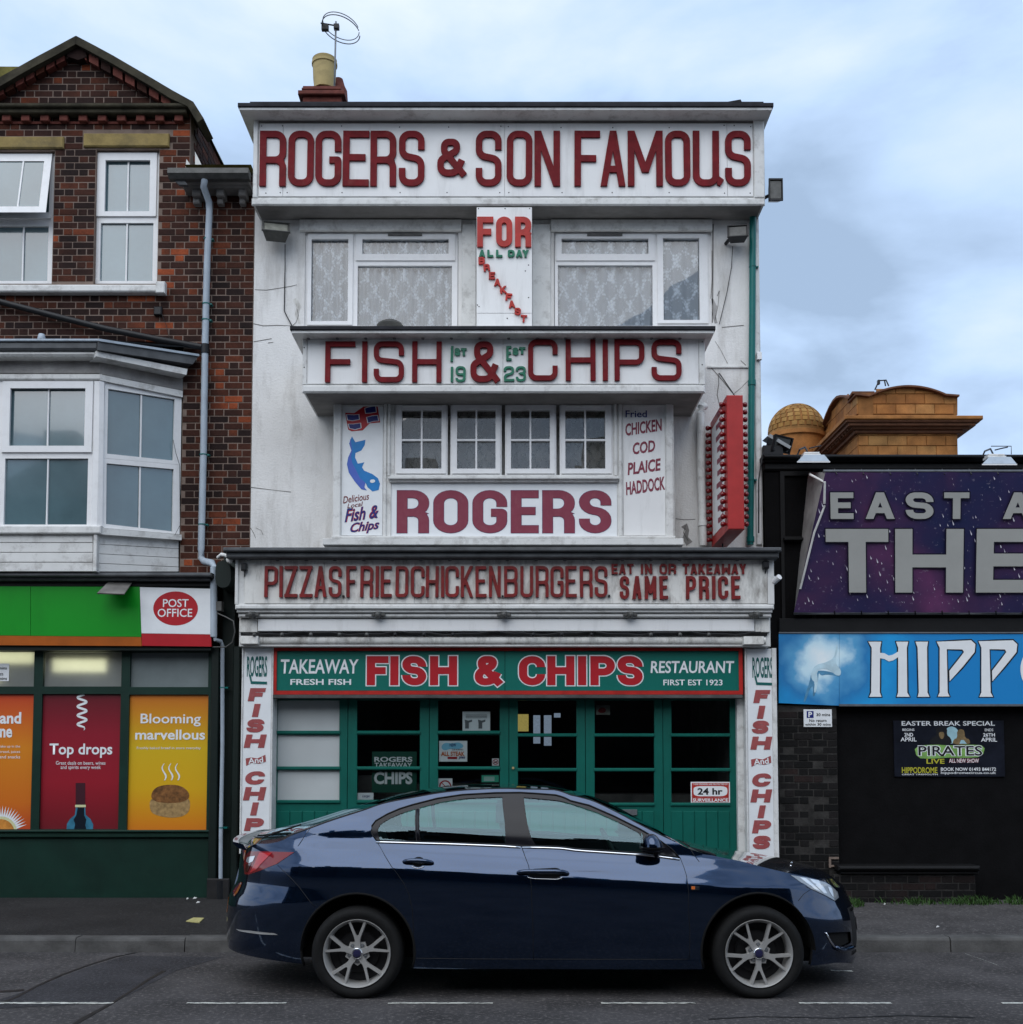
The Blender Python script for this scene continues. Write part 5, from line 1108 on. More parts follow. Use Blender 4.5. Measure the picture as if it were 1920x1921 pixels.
# right-hand eaves with gutter, cornice and brackets
part('gutter', M['lamp_grey'], hs, lambda m: m.prism([Vector((X(314, 322, YW - .38), YW - .38 + a, Z(322, YW - .38) + b)) for a, b in ((0, .045), (0, -.01), (.05, -.05), (.12, -.05), (.13, .045))], (X(466, 322, YW - .38) - X(314, 322, YW - .38), 0, 0)))
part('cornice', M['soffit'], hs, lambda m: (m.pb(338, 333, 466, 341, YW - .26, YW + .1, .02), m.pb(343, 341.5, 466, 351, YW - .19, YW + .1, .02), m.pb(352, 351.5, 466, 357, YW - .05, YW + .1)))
for a, b in ((360, 377), (405, 420), (447, 461)):
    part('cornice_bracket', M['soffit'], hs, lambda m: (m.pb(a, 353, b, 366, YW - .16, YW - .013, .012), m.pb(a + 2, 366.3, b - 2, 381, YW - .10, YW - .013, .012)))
part('cornice_end', M['lead'], hs, lambda m: m.poly([(316, 327), (345, 336), (352, 346), (336, 346)], YW - .3, YW - .25))
part('white_flashing', M['trim'], hs, lambda m: (m.poly([(366, 284), (372, 296), (380, 313), (366, 313)], YW + .0, YW + .02), m.poly([(350, 298), (360, 313), (348, 313)], YW - .02, YW + .0)))
part('lower_roof', M['moss_tile'], hs, lambda m: m.add([(xg, YW - .2, zg - .05), (XRt, YW - .2, zg - .05), (XRt, YW + 3, zg + .02), (xg, YW + 3, zg + .02)], [(0, 1, 2, 3)]))
part('hip_roof', M['moss_tile'], hs, lambda m: m.poly([(376, 266), (399, 265), (424, 315), (400, 330), (388, 330)], 16.2, 18))
part('ridge', M['moss_tile'], hs, lambda m: m.poly([(-60, 124), (36, 124.5), (38, 150), (-60, 160)], 13.4, 14))
# wall fixtures
t = thing('wall_bracket', 'small black bracket with a hanging wire right of the first floor bay', 'bracket', tuple(P(296, 580, YW))); part('plate', M['black_vinyl'], t, lambda m: m.pb(288, 574, 303, 590, YW - .05, YW - .011, .01)); part('wire', M['cable'], t, lambda m: m.tube([P(302, 586, YW - .05), P(312, 610, YW - .03), P(322, 650, YW - .03), P(325, 740, YW - .03)], .003, 5))
pipe('black_waste_pipe', 'black pipe sloping across the brick wall down to the grey downpipe', [(-60, 548), (0, 566), (100, 592), (200, 617), (300, 637), (379, 651)], .034, YW - .08, 'black_pipe', cat='pipe')
def gp(pts, nm, lb, Y, r, cl=(), co=()): return pipe(nm, lb, pts, r, Y, 'pipe', collars=co, clips=cl)
t = gp([(383, 326, YW - .3), (384, 338, YW - .3), (382, 350, YW - .26), (392, 378, YW - .12), (393, 395, YW - .1), (389, 480, YW - .08), (385, 650, YW - .08), (382, 850, YW - .08), (377.5, 1030, YW - .08), (378, 1047, YW - .09), (383, 1053, YW - .12), (398, 1056, YW - .3), (401, 1064, YW - .36), (401, 1195, YW - .36)], 'grey_downpipe', 'pale grey downpipe running the full height of the brick wall', YW - .08, .036, cl=((389, 448), (386.5, 570), (385.5, 600), (381.5, 853), (379, 984)))
part('collar', M['black_pipe'], t, lambda m: m.tube([P(385, 646, YW - .08), P(385, 663, YW - .08)], .045, 14), smooth=50)
t = gp([(402, 1192, YW - .36), (404, 1200, YW - .36), (414, 1203, YW - .3), (417.5, 1212, YW - .26), (417.5, 1400, YW - .26), (414.5, 1560, YW - .26), (414, 1652, YW - .26)], 'grey_downpipe', 'thin lower section of pale grey downpipe beside the green pilaster', YW - .26, .021, cl=((417, 1290), (415, 1553)))
part('drain_collar', M['black_pipe'], t, lambda m: m.tube([P(414, 1652, YW - .26), P(414, 1690, YW - .26)], .045, 12), smooth=50)
# ---- bay window
YBY = 11.68
cA = Vector((X(186, 850, YBY), YBY)); cB = Vector((X(342, 850, YW), YW))
def Pv(px, py, off=0.0):      # pixel on the slanted right-hand face of the bay
    u = (px - 960) / F; v = (CYP - py) / F; dy = math.cos(PIT) - v * math.sin(PIT); dz = math.sin(PIT) + v * math.cos(PIT)
    d = cB - cA; nn = Vector((d.y, -d.x)).normalized() * off; A = cA + nn
    # ray (u s, dy s) meets A + k d
    den = u * d.y - dy * d.x; s = (A.x * d.y - A.y * d.x) / den
    return Vector((u * s, dy * s, CAMZ + dz * s))
dn = (cB - cA); bn = Vector((-dn.y, dn.x, 0)).normalized()   # into the bay
bw = tag(bpy.data.objects.new('bay_window', bpy.data.meshes.new('bay_window'))); COL.objects.link(bw); adopt(bw, hs)
def bp(name, mt, fn, **k): return part(name, M[mt], bw, fn, **k)
def slab(m, quad, off, th): m.prism([Pv(a, b, off) for a, b in quad], bn * th)
m = MB(); plate(m, (-300, 714, 186, 1000), [(-140, 728, -40, 836), (-140, 860, -40, 984), (18, 728, 159, 836), (8, 860, 164, 984)], YBY, YBY + .07)
m.build('window_frame', M['upvc'], bw)
def ring(m, o, i, off, th):
    fo = [Pv(a, b, off) for a, b in o]; fi = [Pv(a, b, off) for a, b in i]; t_ = bn * th
    m.add(fo + fi + [q + t_ for q in fo] + [q + t_ for q in fi], [(k, (k + 1) % 4, 4 + (k + 1) % 4, 4 + k) for k in range(4)] + [(8 + k, 8 + (k + 1) % 4, (k + 1) % 4, k) for k in range(4)] + [(4 + k, 4 + (k + 1) % 4, 12 + (k + 1) % 4, 12 + k) for k in range(4)])
bp('window_frame', 'upvc', lambda m: (ring(m, [(197, 716), (341, 741), (339, 872), (193, 859)], [(203, 729), (328, 749), (325.5, 864), (201, 851)], 0, .06), ring(m, [(193, 859.3), (339, 872.3), (337, 1002), (192, 990)], [(200, 869), (326, 880), (324, 997), (199, 983)], 0, .06)))
for q in ([(203, 729), (328, 749), (325.5, 864), (201, 851)], [(200, 869), (326, 880), (324, 997), (199, 983)]):
    bp('pane', 'pane_blue', lambda m: m.add([Pv(a, b, -.03) for a, b in q], [(0, 1, 2, 3)]), recalc=False)
for q in ([(264, 738), (267, 738.5), (265, 858), (262, 857.7)], [(261.5, 874), (264.5, 874.3), (263, 990), (260, 989.7)]): bp('glazing_bar', 'upvc', lambda m: slab(m, q, -.012, .012))
for q in ((18, 728, 159, 836), (8, 860, 164, 984), (-140, 728, -40, 836), (-140, 860, -40, 984)):
    r = rect(*q, YBY); bp('pane', 'pane_blue', lambda m: m.add([(r[0], YBY + .03, r[1]), (r[2], YBY + .03, r[1]), (r[2], YBY + .03, r[3]), (r[0], YBY + .03, r[3])], [(0, 1, 2, 3)]), recalc=False)
bp('glazing_bar', 'upvc', lambda m: (m.pb(88.5, 728, 91.5, 836, YBY + .01, YBY + .028), m.pb(87, 860, 90, 984, YBY + .01, YBY + .028)))
m = MB(); plate(m, (4, 715, 173, 848), [(18, 728, 159, 836)], YBY - .022, YBY - .0005); m.build('sash', M['upvc'], bw)
bp('corner_post', 'upvc', lambda m: (m.pb(173, 714, 186.5, 1000, YBY - .02, YBY + .07, .01), slab(m, [(186.5, 714), (196, 716), (192, 1002), (184, 1001)], .02, .05)))
bp('window_sill', 'trim', lambda m: (m.pb(-300, 985.5, 189, 1001, YBY - .06, YBY + .3, .012), slab(m, [(186, 990), (341, 1003), (341, 1013), (186, 1002)], .05, .2)))
for k in range(4):
    y0, y1 = (1003, 1018.5, 1037, 1055.5)[k], (1017.5, 1036, 1054.5, 1072)[k]
    bp('apron_board', 'trim', lambda m: m.pb(-300, y0, 174, y1, YBY - .01 + (k % 2) * .001, YBY + .1, .004))
    z0, z1 = (1003, 1021, 1039, 1057)[k], (1020, 1038, 1056, 1074)[k]
    bp('apron_board', 'trim', lambda m: slab(m, [(182, z0), (335, z0 + 10 - k * 1.0), (335, min(1072, z1 + 9 - k)), (182, min(1072, z1))], -.02, .1))
bp('apron_corner', 'trim', lambda m: m.pb(174.5, 1002, 181.5, 1072, YBY - .035, YBY + .06, .006))
bp('fascia_moulding', 'trim', lambda m: (m.pb(-300, 701, 190, 712, YBY - .035, YBY + .2, .012), slab(m, [(188, 702), (343, 733), (343, 745), (188, 713)], .03, .2)))
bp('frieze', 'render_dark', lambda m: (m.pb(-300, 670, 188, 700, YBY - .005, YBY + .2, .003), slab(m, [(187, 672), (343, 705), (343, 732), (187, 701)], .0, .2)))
bp('cornice', 'trim', lambda m: (m.pb(-300, 657, 180, 667.5, YBY - .16, YBY + .2, .02), slab(m, [(180, 658), (352, 692), (350, 703), (180, 668)], .16, .3)))
bp('cornice_lead', 'lead', lambda m: (m.pb(-300, 640, 184, 656, YBY - .20, YBY + .2, .02), slab(m, [(184, 640), (372, 668), (362, 683), (184, 656)], .20, .35)))
bp('flashing', 'pipe', lambda m: (m.pb(-300, 635, 186, 639.5, YBY - .22, YBY + .4, .006), slab(m, [(186, 635), (374, 664), (374, 668), (186, 639.5)], .22, .5)))
bp('flashing_roll', 'pipe', lambda m: m.lathe([(0, .05), (.03, .04), (.04, 0), (.04, -.02)], tuple(P(78, 634, YBY - .1)), 'z', 12), smooth=True)
bp('bay_roof', 'lead', lambda m: m.add([(XL + 3, YBY - .2, Z(636, YBY - .2)), (X(184, 636, YBY - .2), YBY - .2, Z(636, YBY - .2)), (X(372, 650, YW), YW, Z(652, YW) ), (XL + 3, YW, Z(652, YW) + .12)], [(0, 1, 2, 3)]))
bp('bay_inside', 'room', lambda m: m.box(XL + 3, X(300, 800, YW), YW + .1, YW + .2, Z(1000, YBY), Z(700, YBY)))
bp('wire', 'cable', lambda m: m.tube([Pv(325, 825, .02), Pv(330, 850, .04), Pv(337, 872, .03), Pv(338, 985, .03), Pv(328, 1004, .08)], .003, 5))
# ---- shopfront
YL = 12.0; YLF = 11.86
sfm = MB(); H3 = [(-200, 1222, -95, 1288), (-80, 1222, 64, 1288), (81, 1223, 228, 1288), (244, 1224, 392 - 1, 1289), (-200, 1302, -95, 1556), (-80, 1302, 60, 1556), (76, 1302, 224, 1556), (240, 1303, 389, 1558)]
plate(sfm, (-420, 1210, 395, 1572), [(a, b, c, d) for a, b, c, d in H3], YL, YL + .08)
sfr = sfm.build('shopfront_frame', M['dkgreen'], hs)
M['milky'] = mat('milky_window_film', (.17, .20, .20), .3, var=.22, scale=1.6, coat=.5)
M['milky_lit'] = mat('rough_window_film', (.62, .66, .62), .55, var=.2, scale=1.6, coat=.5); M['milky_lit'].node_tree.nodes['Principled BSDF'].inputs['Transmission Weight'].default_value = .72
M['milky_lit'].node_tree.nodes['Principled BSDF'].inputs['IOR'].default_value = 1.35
for i, q in enumerate(H3[:4]):
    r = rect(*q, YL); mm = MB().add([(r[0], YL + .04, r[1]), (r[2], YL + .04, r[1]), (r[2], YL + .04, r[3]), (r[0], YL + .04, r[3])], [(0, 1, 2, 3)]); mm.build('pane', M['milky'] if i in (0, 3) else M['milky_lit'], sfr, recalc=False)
M['tube_light'] = mat('lit_ceiling_panel', (.6, .6, .45), .4, emit=((1, .98, .62), .9))
part('ceiling_light', M['tube_light'], hs, lambda m: (m.pb(106, 1238, 204, 1262, 12.42, 12.45, 0), m.pb(-90, 1224, 70, 1246, 12.42, 12.45, 0), m.pb(-40, 1262, 10, 1280, 12.5, 12.53, 0)))
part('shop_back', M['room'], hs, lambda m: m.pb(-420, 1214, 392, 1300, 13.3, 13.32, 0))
part('shop_sill', M['dkgreen'], hs, lambda m: (m.pb(-420, 1557.5, 393, 1562, YL - .05, YL - .002, .006), m.pb(-420, 1562.5, 393, 1571.5, YL - .03, YL - .002, .008)))
part('stall_riser', M['dkgreen'], hs, lambda m: m.box(X(-420, 1600, YL), X(391, 1600, YL), YL + .01, YL + .2, .1, Z(1573, YL), .0))
part('pilaster', M['dkgreen_d'], hs, lambda m: (m.box(X(395.5, 1450, YL), X(411, 1450, YL), YL - .06, YL + .2, .1, Z(1213, YL), .01), m.box(X(411.5, 1450, YL), X(434, 1450, YL), YL + .05, YL + .25, .1, Z(1030, YL), .0), m.box(X(436, 1450, YL), X(449, 1450, YL), YL - .04, YL + .1, .1, Z(1213, YL), .01)))
part('plinth', M['tar'], hs, lambda m: m.box(X(392, 1660, YL), X(434, 1660, YL), YL - .09, YL - .061, .1, Z(1647, YL), .01))
part('fascia_backing', M['dkgreen_d'], hs, lambda m: m.box(X(-420, 1150, YLF), X(397, 1150, YLF), YLF, YL + .1, Z(1220, YLF), Z(1084, YLF)))
part('fascia_cap', M['lead'], hs, lambda m: (m.pb(-420, 1074, 397, 1081, YLF - .16, YW - .002, .01), m.pb(-420, 1081.5, 395, 1089, YLF - .10, YL, .012)))
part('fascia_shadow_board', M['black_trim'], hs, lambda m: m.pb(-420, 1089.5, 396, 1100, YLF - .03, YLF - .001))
M['fgreen'] = mat('bright_green_fascia', (.006, .27, .016), .35, var=.04, scale=2, dirt=.3, dirtcol=(.004, .16, .012), dscale=(4, 4, 1)); M['forange'] = mat('orange_fascia_strip', (.36, .085, .006), .4, var=.15, scale=5)
fs = thing('green_shop_fascia', 'plain bright green shop fascia with an orange strip along the bottom', 'sign', (X(130, 1210, YLF), YLF, Z(1210, YLF)))
for a, b in ((-420, 57), (57.8, 262)): part('fascia_panel', M['fgreen'], fs, lambda m: m.poly([(a, 1100 + a * .003), (b, 1100 + b * .003), (b + (3 if b > 200 else 0), 1192 + b * .01), (a, 1192 + a * .01)], YLF - .035, YLF - .001))
part('orange_strip', M['forange'], fs, lambda m: m.poly([(-420, 1188.5), (265, 1195.2), (266, 1212), (-420, 1208)], YLF - .034, YLF - .001))
po = thing('post_office_sign', 'white POST OFFICE sign with a red oval and a red band below', 'sign', (X(330, 1212, YLF), YLF, Z(1212, YLF)))
part('sign_board', M['white_vinyl'], po, lambda m: m.poly([(262.5, 1101.5), (394.5, 1104.5), (396, 1190), (265.5, 1188)], YLF - .036, YLF - .001))
part('red_band', M['red_vinyl'], po, lambda m: m.poly([(265.5, 1188.5), (396, 1190.5), (396.5, 1213), (266.5, 1211.5)], YLF - .035, YLF - .001))
ov = [(329.5 + 42 * math.cos(2 * math.pi * k / 40), 1141.5 + 32 * math.sin(2 * math.pi * k / 40)) for k in range(40)]
flatpoly('oval', ov, YLF - .036, M['red_vinyl'], po, .0015)
text('POST', 306, 1124, 354, 1139, YLF - .036, M['white_vinyl'], po, offset=.008); text('OFFICE', 296, 1142, 361, 1157.5, YLF - .036, M['white_vinyl'], po, offset=.008)
t = thing('sign_light', 'dark flat lamp plate sticking out above the green fascia', 'lamp', tuple(P(215, 1100, YLF - .2)))
part('plate', M['fit'], t, lambda m: m.add([P(182, 1114.5, YLF - .30), P(233, 1116, YLF - .30), P(248, 1094, YLF - .02), P(205, 1092, YLF - .02), P(182, 1112.5, YLF - .31), P(233, 1114, YLF - .31), P(248, 1092, YLF - .03), P(205, 1090, YLF - .03)], [(0, 1, 2, 3), (7, 6, 5, 4), (0, 4, 5, 1), (1, 5, 6, 2), (2, 6, 7, 3), (3, 7, 4, 0)]))
t = thing('scroll_bracket', 'dark green rounded console end between the two shops', 'bracket', tuple(P(418, 1105, YLF)))
part('console', M['dkgreen_d'], t, lambda m: m.poly(smoothpts([(404, 1102), (404, 1062), (410, 1052), (424, 1052), (433, 1062), (433, 1102)], 2), YLF - .2, YL))
t = thing('meter_box', 'small white junction box on the pier between the shops', 'box', tuple(P(410, 1140, YLF))); part('box', M['lamp_grey'], t, lambda m: m.pb(404, 1128, 416, 1146, YLF - .04, YLF + .06))
t = thing('bell_push', 'small white wall light at the pier between the shops', 'lamp', tuple(P(440, 1048, YF))); part('body', M['trim'], t, lambda m: (m.tube([P(409, 1046, YF + .1), P(416, 1040, YF + .05), P(424, 1042, YF), P(437, 1051, YF)], .018, 8), m.lathe([(0, -.02), (.03, -.01), (.035, .03)], tuple(P(430, 1050, YF - .02)), 'y', 10)), smooth=50)
t = thing('hanging_cable', 'grey cable looping down the pier beside the grey downpipe', 'cable', tuple(P(434, 1190, YF)))
part('cable', M['lamp_grey'], t, lambda m: m.tube([P(407, 1150, YF + .1), P(425, 1158, YF + .05), P(438, 1165, YF), P(441, 1185, YF), P(436, 1205, YF), P(424, 1214, YF + .05), P(400, 1214, YF + .1)], .007, 6), smooth=True)
# window posters
YPo = YL + .03
def grad_mat(name, stops, z0, z1, rough=.35):
    m = bpy.data.materials.new(name); m.use_nodes = True; t = m.node_tree; b = t.nodes['Principled BSDF']; b.inputs['Roughness'].default_value = rough; b.inputs['Coat Weight'].default_value = .5
    g = N(t, 'ShaderNodeNewGeometry'); sp = N(t, 'ShaderNodeSeparateXYZ'); mr = N(t, 'ShaderNodeMapRange'); mr.inputs['From Min'].default_value = z0; mr.inputs['From Max'].default_value = z1
    r_ = N(t, 'ShaderNodeValToRGB'); el = r_.color_ramp.elements; el[0].position = stops[0][0]; el[0].color = (*stops[0][1], 1); el[1].position = stops[-1][0]; el[1].color = (*stops[-1][1], 1)
    for p_, c_ in stops[1:-1]: q = el.new(p_); q.color = (*c_, 1)
    t.links.new(g.outputs['Position'], sp.inputs[0]); t.links.new(sp.outputs['Z'], mr.inputs['Value']); t.links.new(mr.outputs['Result'], r_.inputs['Fac']); t.links.new(r_.outputs['Color'], b.inputs['Base Color'])
    return m
zp0, zp1 = Z(1557, YPo), Z(1302, YPo)
# printed two-tone backgrounds of the vinyl posters
M['po_or'] = grad_mat('orange_poster_print', [(0, (.52, .06, .015)), (.2, (.62, .15, .01)), (.6, (.66, .22, .01)), (.85, (.6, .11, .015)), (1, (.52, .05, .015))], zp0, zp1)
M['po_re'] = grad_mat('crimson_poster_print', [(0, (.15, .006, .012)), (.35, (.30, .008, .02)), (.7, (.26, .008, .022)), (1, (.11, .005, .012))], zp0, zp1)
M['po_ye'] = grad_mat('yellow_poster_print', [(0, (.66, .19, .008)), (.3, (.68, .38, .008)), (.6, (.64, .42, .01)), (.85, (.6, .24, .01)), (1, (.52, .14, .012))], zp0, zp1)
def poster(label, r, mt):
    t = thing('window_poster', label, 'poster', (X((r[0] + r[2]) / 2, r[3], YPo), YPo, Z(r[3], YPo)), 'vinyl posters filling the shop windows'); part('print', M[mt], t, lambda m: m.pb(*r, YPo, YPo + .004, 0)); return t
t = poster('orange window poster at the left edge with a white sunburst around a fruit slice', (-80, 1302, 60, 1556), 'po_or')
text('and', 0, 1336, 40, 1358, YPo, M['white_vinyl'], t, offset=.03); text('ne', 0, 1367, 23, 1384, YPo, M['white_vinyl'], t, offset=.03)
for s_, a, b in (('take up in the', 0, 1398), ('bread, juices', 0, 1408), ('and snacks', 0, 1417)): text(s_, a - 1, b, 38, b + 6, YPo, M['white_vinyl'], t, offset=.0)
cxs, cys = 2, 1562
for k in range(26):
    th = math.pi * (k + .5) / 26 * 1.0; r0, r1 = 30, 51; w_ = .045
    if cys - r0 * math.sin(th) > 1556: continue
    flatpoly('ray', [(cxs + r0 * math.cos(th - w_ * 1.6), cys - r0 * math.sin(th - w_ * 1.6)), (cxs + r0 * math.cos(th + w_ * 1.6), cys - r0 * math.sin(th + w_ * 1.6)), (cxs + r1 * math.cos(th), cys - r1 * math.sin(th))], YPo, M['white_vinyl'], t, .0015)
def disc(rad, n=24): return [(cxs + rad * math.cos(math.pi * k / n), min(1556, cys - rad * math.sin(math.pi * k / n))) for k in range(n + 1)]
M['fruit'] = mat('orange_fruit_print', (.55, .22, .04), .4, var=.35, scale=14); M['rind'] = mat('pale_rind_print', (.62, .62, .35), .4)
flatpoly('fruit_rind', disc(30), YPo, M['rind'], t, .002); flatpoly('fruit_slice', disc(25), YPo, M['fruit'], t, .003)
t = poster('crimson window poster reading Top drops with a corkscrew and a wine bottle', (76, 1302, 224, 1556), 'po_re')
text('Top drops', 93, 1395, 211, 1422, YPo, M['white_vinyl'], t, offset=.02); text('Great deals on beers, wines\nand spirits every week', 105, 1428, 198, 1445, YPo, M['white_vinyl'], t)
m = MB(); q = []
for k in range(61): a = k / 60; q.append(P(154 + 8.5 * math.sin(a * 4 * 2 * math.pi + 2.6) * (1 if a < .93 else .6), 1303 + a * 67, YPo - .003))
for i in range(61):
    t_ = (q[min(i + 1, 60)] - q[max(i - 1, 0)]); nn = Vector((-t_.z, 0, t_.x)).normalized() * (.012 if i < 52 else .012 * (61 - i) / 9); m.v += [tuple(q[i] + nn), tuple(q[i] - nn)]
m.f = [(2 * i, 2 * i + 1, 2 * i + 3, 2 * i + 2) for i in range(60)]; m.build('corkscrew', M['white_vinyl'], t)
M['btl'] = mat('dark_bottle_print', (.008, .012, .02), .3); M['btl2'] = mat('blue_bottle_print', (.04, .17, .26), .3, var=.3, scale=12); M['foil'] = mat('plum_foil_print', (.05, .012, .02), .4)
flatpoly('bottle_neck', [(142, 1469), (160, 1469), (160, 1510), (142, 1510)], YPo, M['foil'], t, .0015); flatpoly('bottle_ring', [(141, 1510), (161, 1510), (161, 1514.5), (141, 1514.5)], YPo, M['rind'], t, .0018)
flatpoly('bottle', [(142, 1515), (160, 1515), (161, 1529), (170, 1537), (175, 1547), (174.5, 1556), (125, 1556), (125.5, 1546), (131, 1537), (140.5, 1529)], YPo, M['btl2'], t, .0015)
flatpoly('bottle_shade', [(146, 1515), (158, 1515), (158, 1530), (162, 1538), (160, 1548), (162, 1556), (139, 1556), (141, 1546), (138, 1538), (143, 1530)], YPo, M['btl'], t, .0025)
t = poster('yellow window poster reading Blooming marvellous above a steaming crusty roll', (240, 1303, 389, 1558), 'po_ye')
text('Blooming', 264, 1339, 377, 1363, YPo, M['white_vinyl'], t, offset=.012); text('marvellous', 254, 1369, 385, 1388, YPo, M['white_vinyl'], t, offset=.02); text('Freshly baked bread in store everyday', 257, 1401, 377, 1407, YPo, M['white_vinyl'], t)
for k in range(3):
    m = MB(); q = [P(308 + k * 12.5 + 4.5 * math.sin(a / 14 * 5.4 + .6) - (a - 7) * -.25, 1464 - a * 2.25, YPo - .002) for a in range(15)]
    for i in range(15): nn = Vector((.010 * (1 - abs(i - 5) / 14), 0, 0)); m.v += [tuple(q[i] + nn), tuple(q[i] - nn)]
    m.f = [(2 * i, 2 * i + 1, 2 * i + 3, 2 * i + 2) for i in range(14)]; m.build('steam', M['white_vinyl'], t)
M['crust'] = mat('crusty_bread_print', (.20, .085, .025), .5, var=.55, scale=22); M['crumb'] = mat('pale_bread_print', (.33, .21, .085), .5, var=.4, scale=25)
flatpoly('bread_top', smoothpts([(282, 1494), (290, 1478), (310, 1472), (338, 1473), (354, 1485), (356, 1498), (340, 1506), (312, 1507), (290, 1504)]), YPo, M['crust'], t, .0025)
flatpoly('bread_base', smoothpts([(281, 1498), (300, 1500), (320, 1508), (340, 1500), (356, 1496), (357, 1520), (345, 1532), (318, 1535), (290, 1529), (281, 1520)]), YPo, M['crumb'], t, .0015)
t = notice('parking_notice', 'small white parking notice stuck on the left-hand transom pane', (-10, 1245, 17, 1278), YL + .03)
text('mins', -2, 1251, 13, 1256, YL + .03, M['black_vinyl'], t, offset=.01); text('urn', -3, 1263, 6, 1268, YL + .03, M['black_vinyl'], t, offset=.01); text('mins', -2, 1270.5, 13, 1275.5, YL + .03, M['black_vinyl'], t, offset=.01)
# ================================================================== RIGHT BLACK BUILDING
YQ = 12.12
bb = thing('black_entertainment_building', 'low black painted building with a brick pier, moulded parapet and big banners', 'building', (X(1700, 1690, YQ), YQ, .118))
xr0 = RB[2] + .01
part('wall', M['black_paint'], bb, lambda m: (m.box(xr0, 14, YQ, YQ + .3, .1, Z(868, YQ)), m.box(xr0, xr0 + .2, YQ + .301, 20, .1, Z(868, YQ)), m.box(xr0, 14, 19.8, 20, .1, Z(868, YQ))))
part('roof', M['felt'], bb, lambda m: m.box(xr0, 14, YQ + .2, 20, Z(868, YQ) - .15, Z(868, YQ) - .05))
part('parapet', M['black_trim'], bb, lambda m: (m.pb(1433, 852, 2400, 859, YQ - .14, YQ + .4, .015), m.pb(1433, 859.3, 2400, 866, YQ - .09, YQ + .35, .015), m.pb(1433, 866.3, 2400, 882, YQ - .04, YQ - .001, .02)))
m = MB(); plate(m, (1466, 884, 1530, 1165), [(1473, 892, 1524, 1006), (1473, 1016, 1524, 1160)], YQ - .03, YQ - .001); m.build('wall_moulding', M['black_trim'], bb)
part('shelf_moulding', M['black_trim'], bb, lambda m: (m.pb(1472, 1008, 1512, 1013, YQ - .08, YQ - .031, .006),))
part('panel_band', M['black_trim'], bb, lambda m: m.pb(1462, 1160, 2400, 1186, YQ - .05, YQ - .001, .01))
YPi = YQ - .10
px0, px1 = X(1463, 1500, YPi), X(1574, 1500, YPi); pz1 = Z(1323, YPi)
part('pier_mortar', M['mortar_black'], bb, lambda m: m.box(px0, px1 - .008, YPi, YQ - .001, .1, pz1))
brickwork(bb, px0, px1, .12, pz1, YPi, lambda z: [(px0, px1)], M['brick_black'], 120, rng=random.Random(21), course=.0752, jit=.004)
# low brick bench along the wall
bn_ = thing('brick_bench', 'low black painted brick plinth with a projecting ledge at the foot of the wall', 'bench', (X(1700, 1690, 11.9), 11.9, .118))
YBn = 11.93; bx0, bx1 = X(1566, 1660, YBn), X(1832, 1660, YBn)
part('mortar_core', M['mortar_black'], bn_, lambda m: m.box(bx0, bx1 - .01, YBn, YPi - .02 if False else YQ - .001, .1, Z(1641, YBn)))
brickwork(bn_, bx0, bx1, .13, Z(1641, YBn) , YBn, lambda z: [(bx0, bx1)], M['brick_black'], 120, rng=random.Random(22), jit=.003, unit=.235)
part('ledge', M['black_trim'], bn_, lambda m: (m.pb(1574, 1625, 1841, 1634, YBn - .09, YQ - .002, .02), m.pb(1578, 1634.3, 1837, 1640.5, YBn - .04, YQ - .003, .008)))
M['chalk'] = mat('chalky_worn_edge', (.07, .068, .066), .9, var=.5, scale=20)
part('repaired_block', M['mortar'], bb, lambda m: (m.pb(1556, 1608, 1574.5, 1612, YPi - .02, YPi - .008, 0), m.pb(1556, 1612, 1560, 1628, YPi - .02, YPi - .008, 0), m.pb(1556, 1623, 1574.5, 1626.5, YPi - .0195, YPi - .008, 0)))
# ---- leaning banner
bnr = thing('theatre_banner', 'large leaning purple starry banner with silver letters EAST A over THE', 'banner', (X(1700, 1150, YQ), YQ, Z(1150, YQ)))
YT0, YT1 = 11.52, 11.99
def TY(py): return YT0 + (YT1 - YT0) * (py - 886) / (1149 - 886)
def PT(a, b, o=0.0): return P(a, b, TY(b) - o)
M['ban'] = bpy.data.materials.new('purple_nebula_print'); mm_ = M['ban']; mm_.use_nodes = True; t_ = mm_.node_tree; b_ = t_.nodes['Principled BSDF']; b_.inputs['Roughness'].default_value = .45
g = N(t_, 'ShaderNodeNewGeometry'); no = N(t_, 'ShaderNodeTexNoise'); no.inputs['Scale'].default_value = 1.0; no.inputs['Detail'].default_value = 6; no.inputs['Distortion'].default_value = .4
t_.links.new(g.outputs['Position'], no.inputs['Vector']); r_ = N(t_, 'ShaderNodeValToRGB'); el = r_.color_ramp.elements
el[0].position = .30; el[0].color = (.012, .022, .085, 1); el[1].position = .72; el[1].color = (.16, .045, .14, 1); q = el.new(.45); q.color = (.030, .022, .085, 1); q = el.new(.58); q.color = (.075, .030, .095, 1)
t_.links.new(no.outputs['Fac'], r_.inputs['Fac'])
n5 = N(t_, 'ShaderNodeTexNoise'); n5.inputs['Scale'].default_value = 30; n5.inputs['Detail'].default_value = 4; t_.links.new(g.outputs['Position'], n5.inputs['Vector'])
mr = N(t_, 'ShaderNodeMapRange'); mr.inputs['From Min'].default_value = .64; mr.inputs['From Max'].default_value = .78; mr.inputs['To Max'].default_value = .45
t_.links.new(n5.outputs['Fac'], mr.inputs['Value']); mi = N(t_, 'ShaderNodeMix', data_type='RGBA'); mi.inputs['B'].default_value = (.5, .45, .55, 1)
t_.links.new(r_.outputs['Color'], mi.inputs['A']); t_.links.new(mr.outputs['Result'], mi.inputs['Factor']); t_.links.new(mi.outputs['Result'], b_.inputs['Base Color'])
m = MB(); nx, nz = 40, 12; rg = random.Random(9)
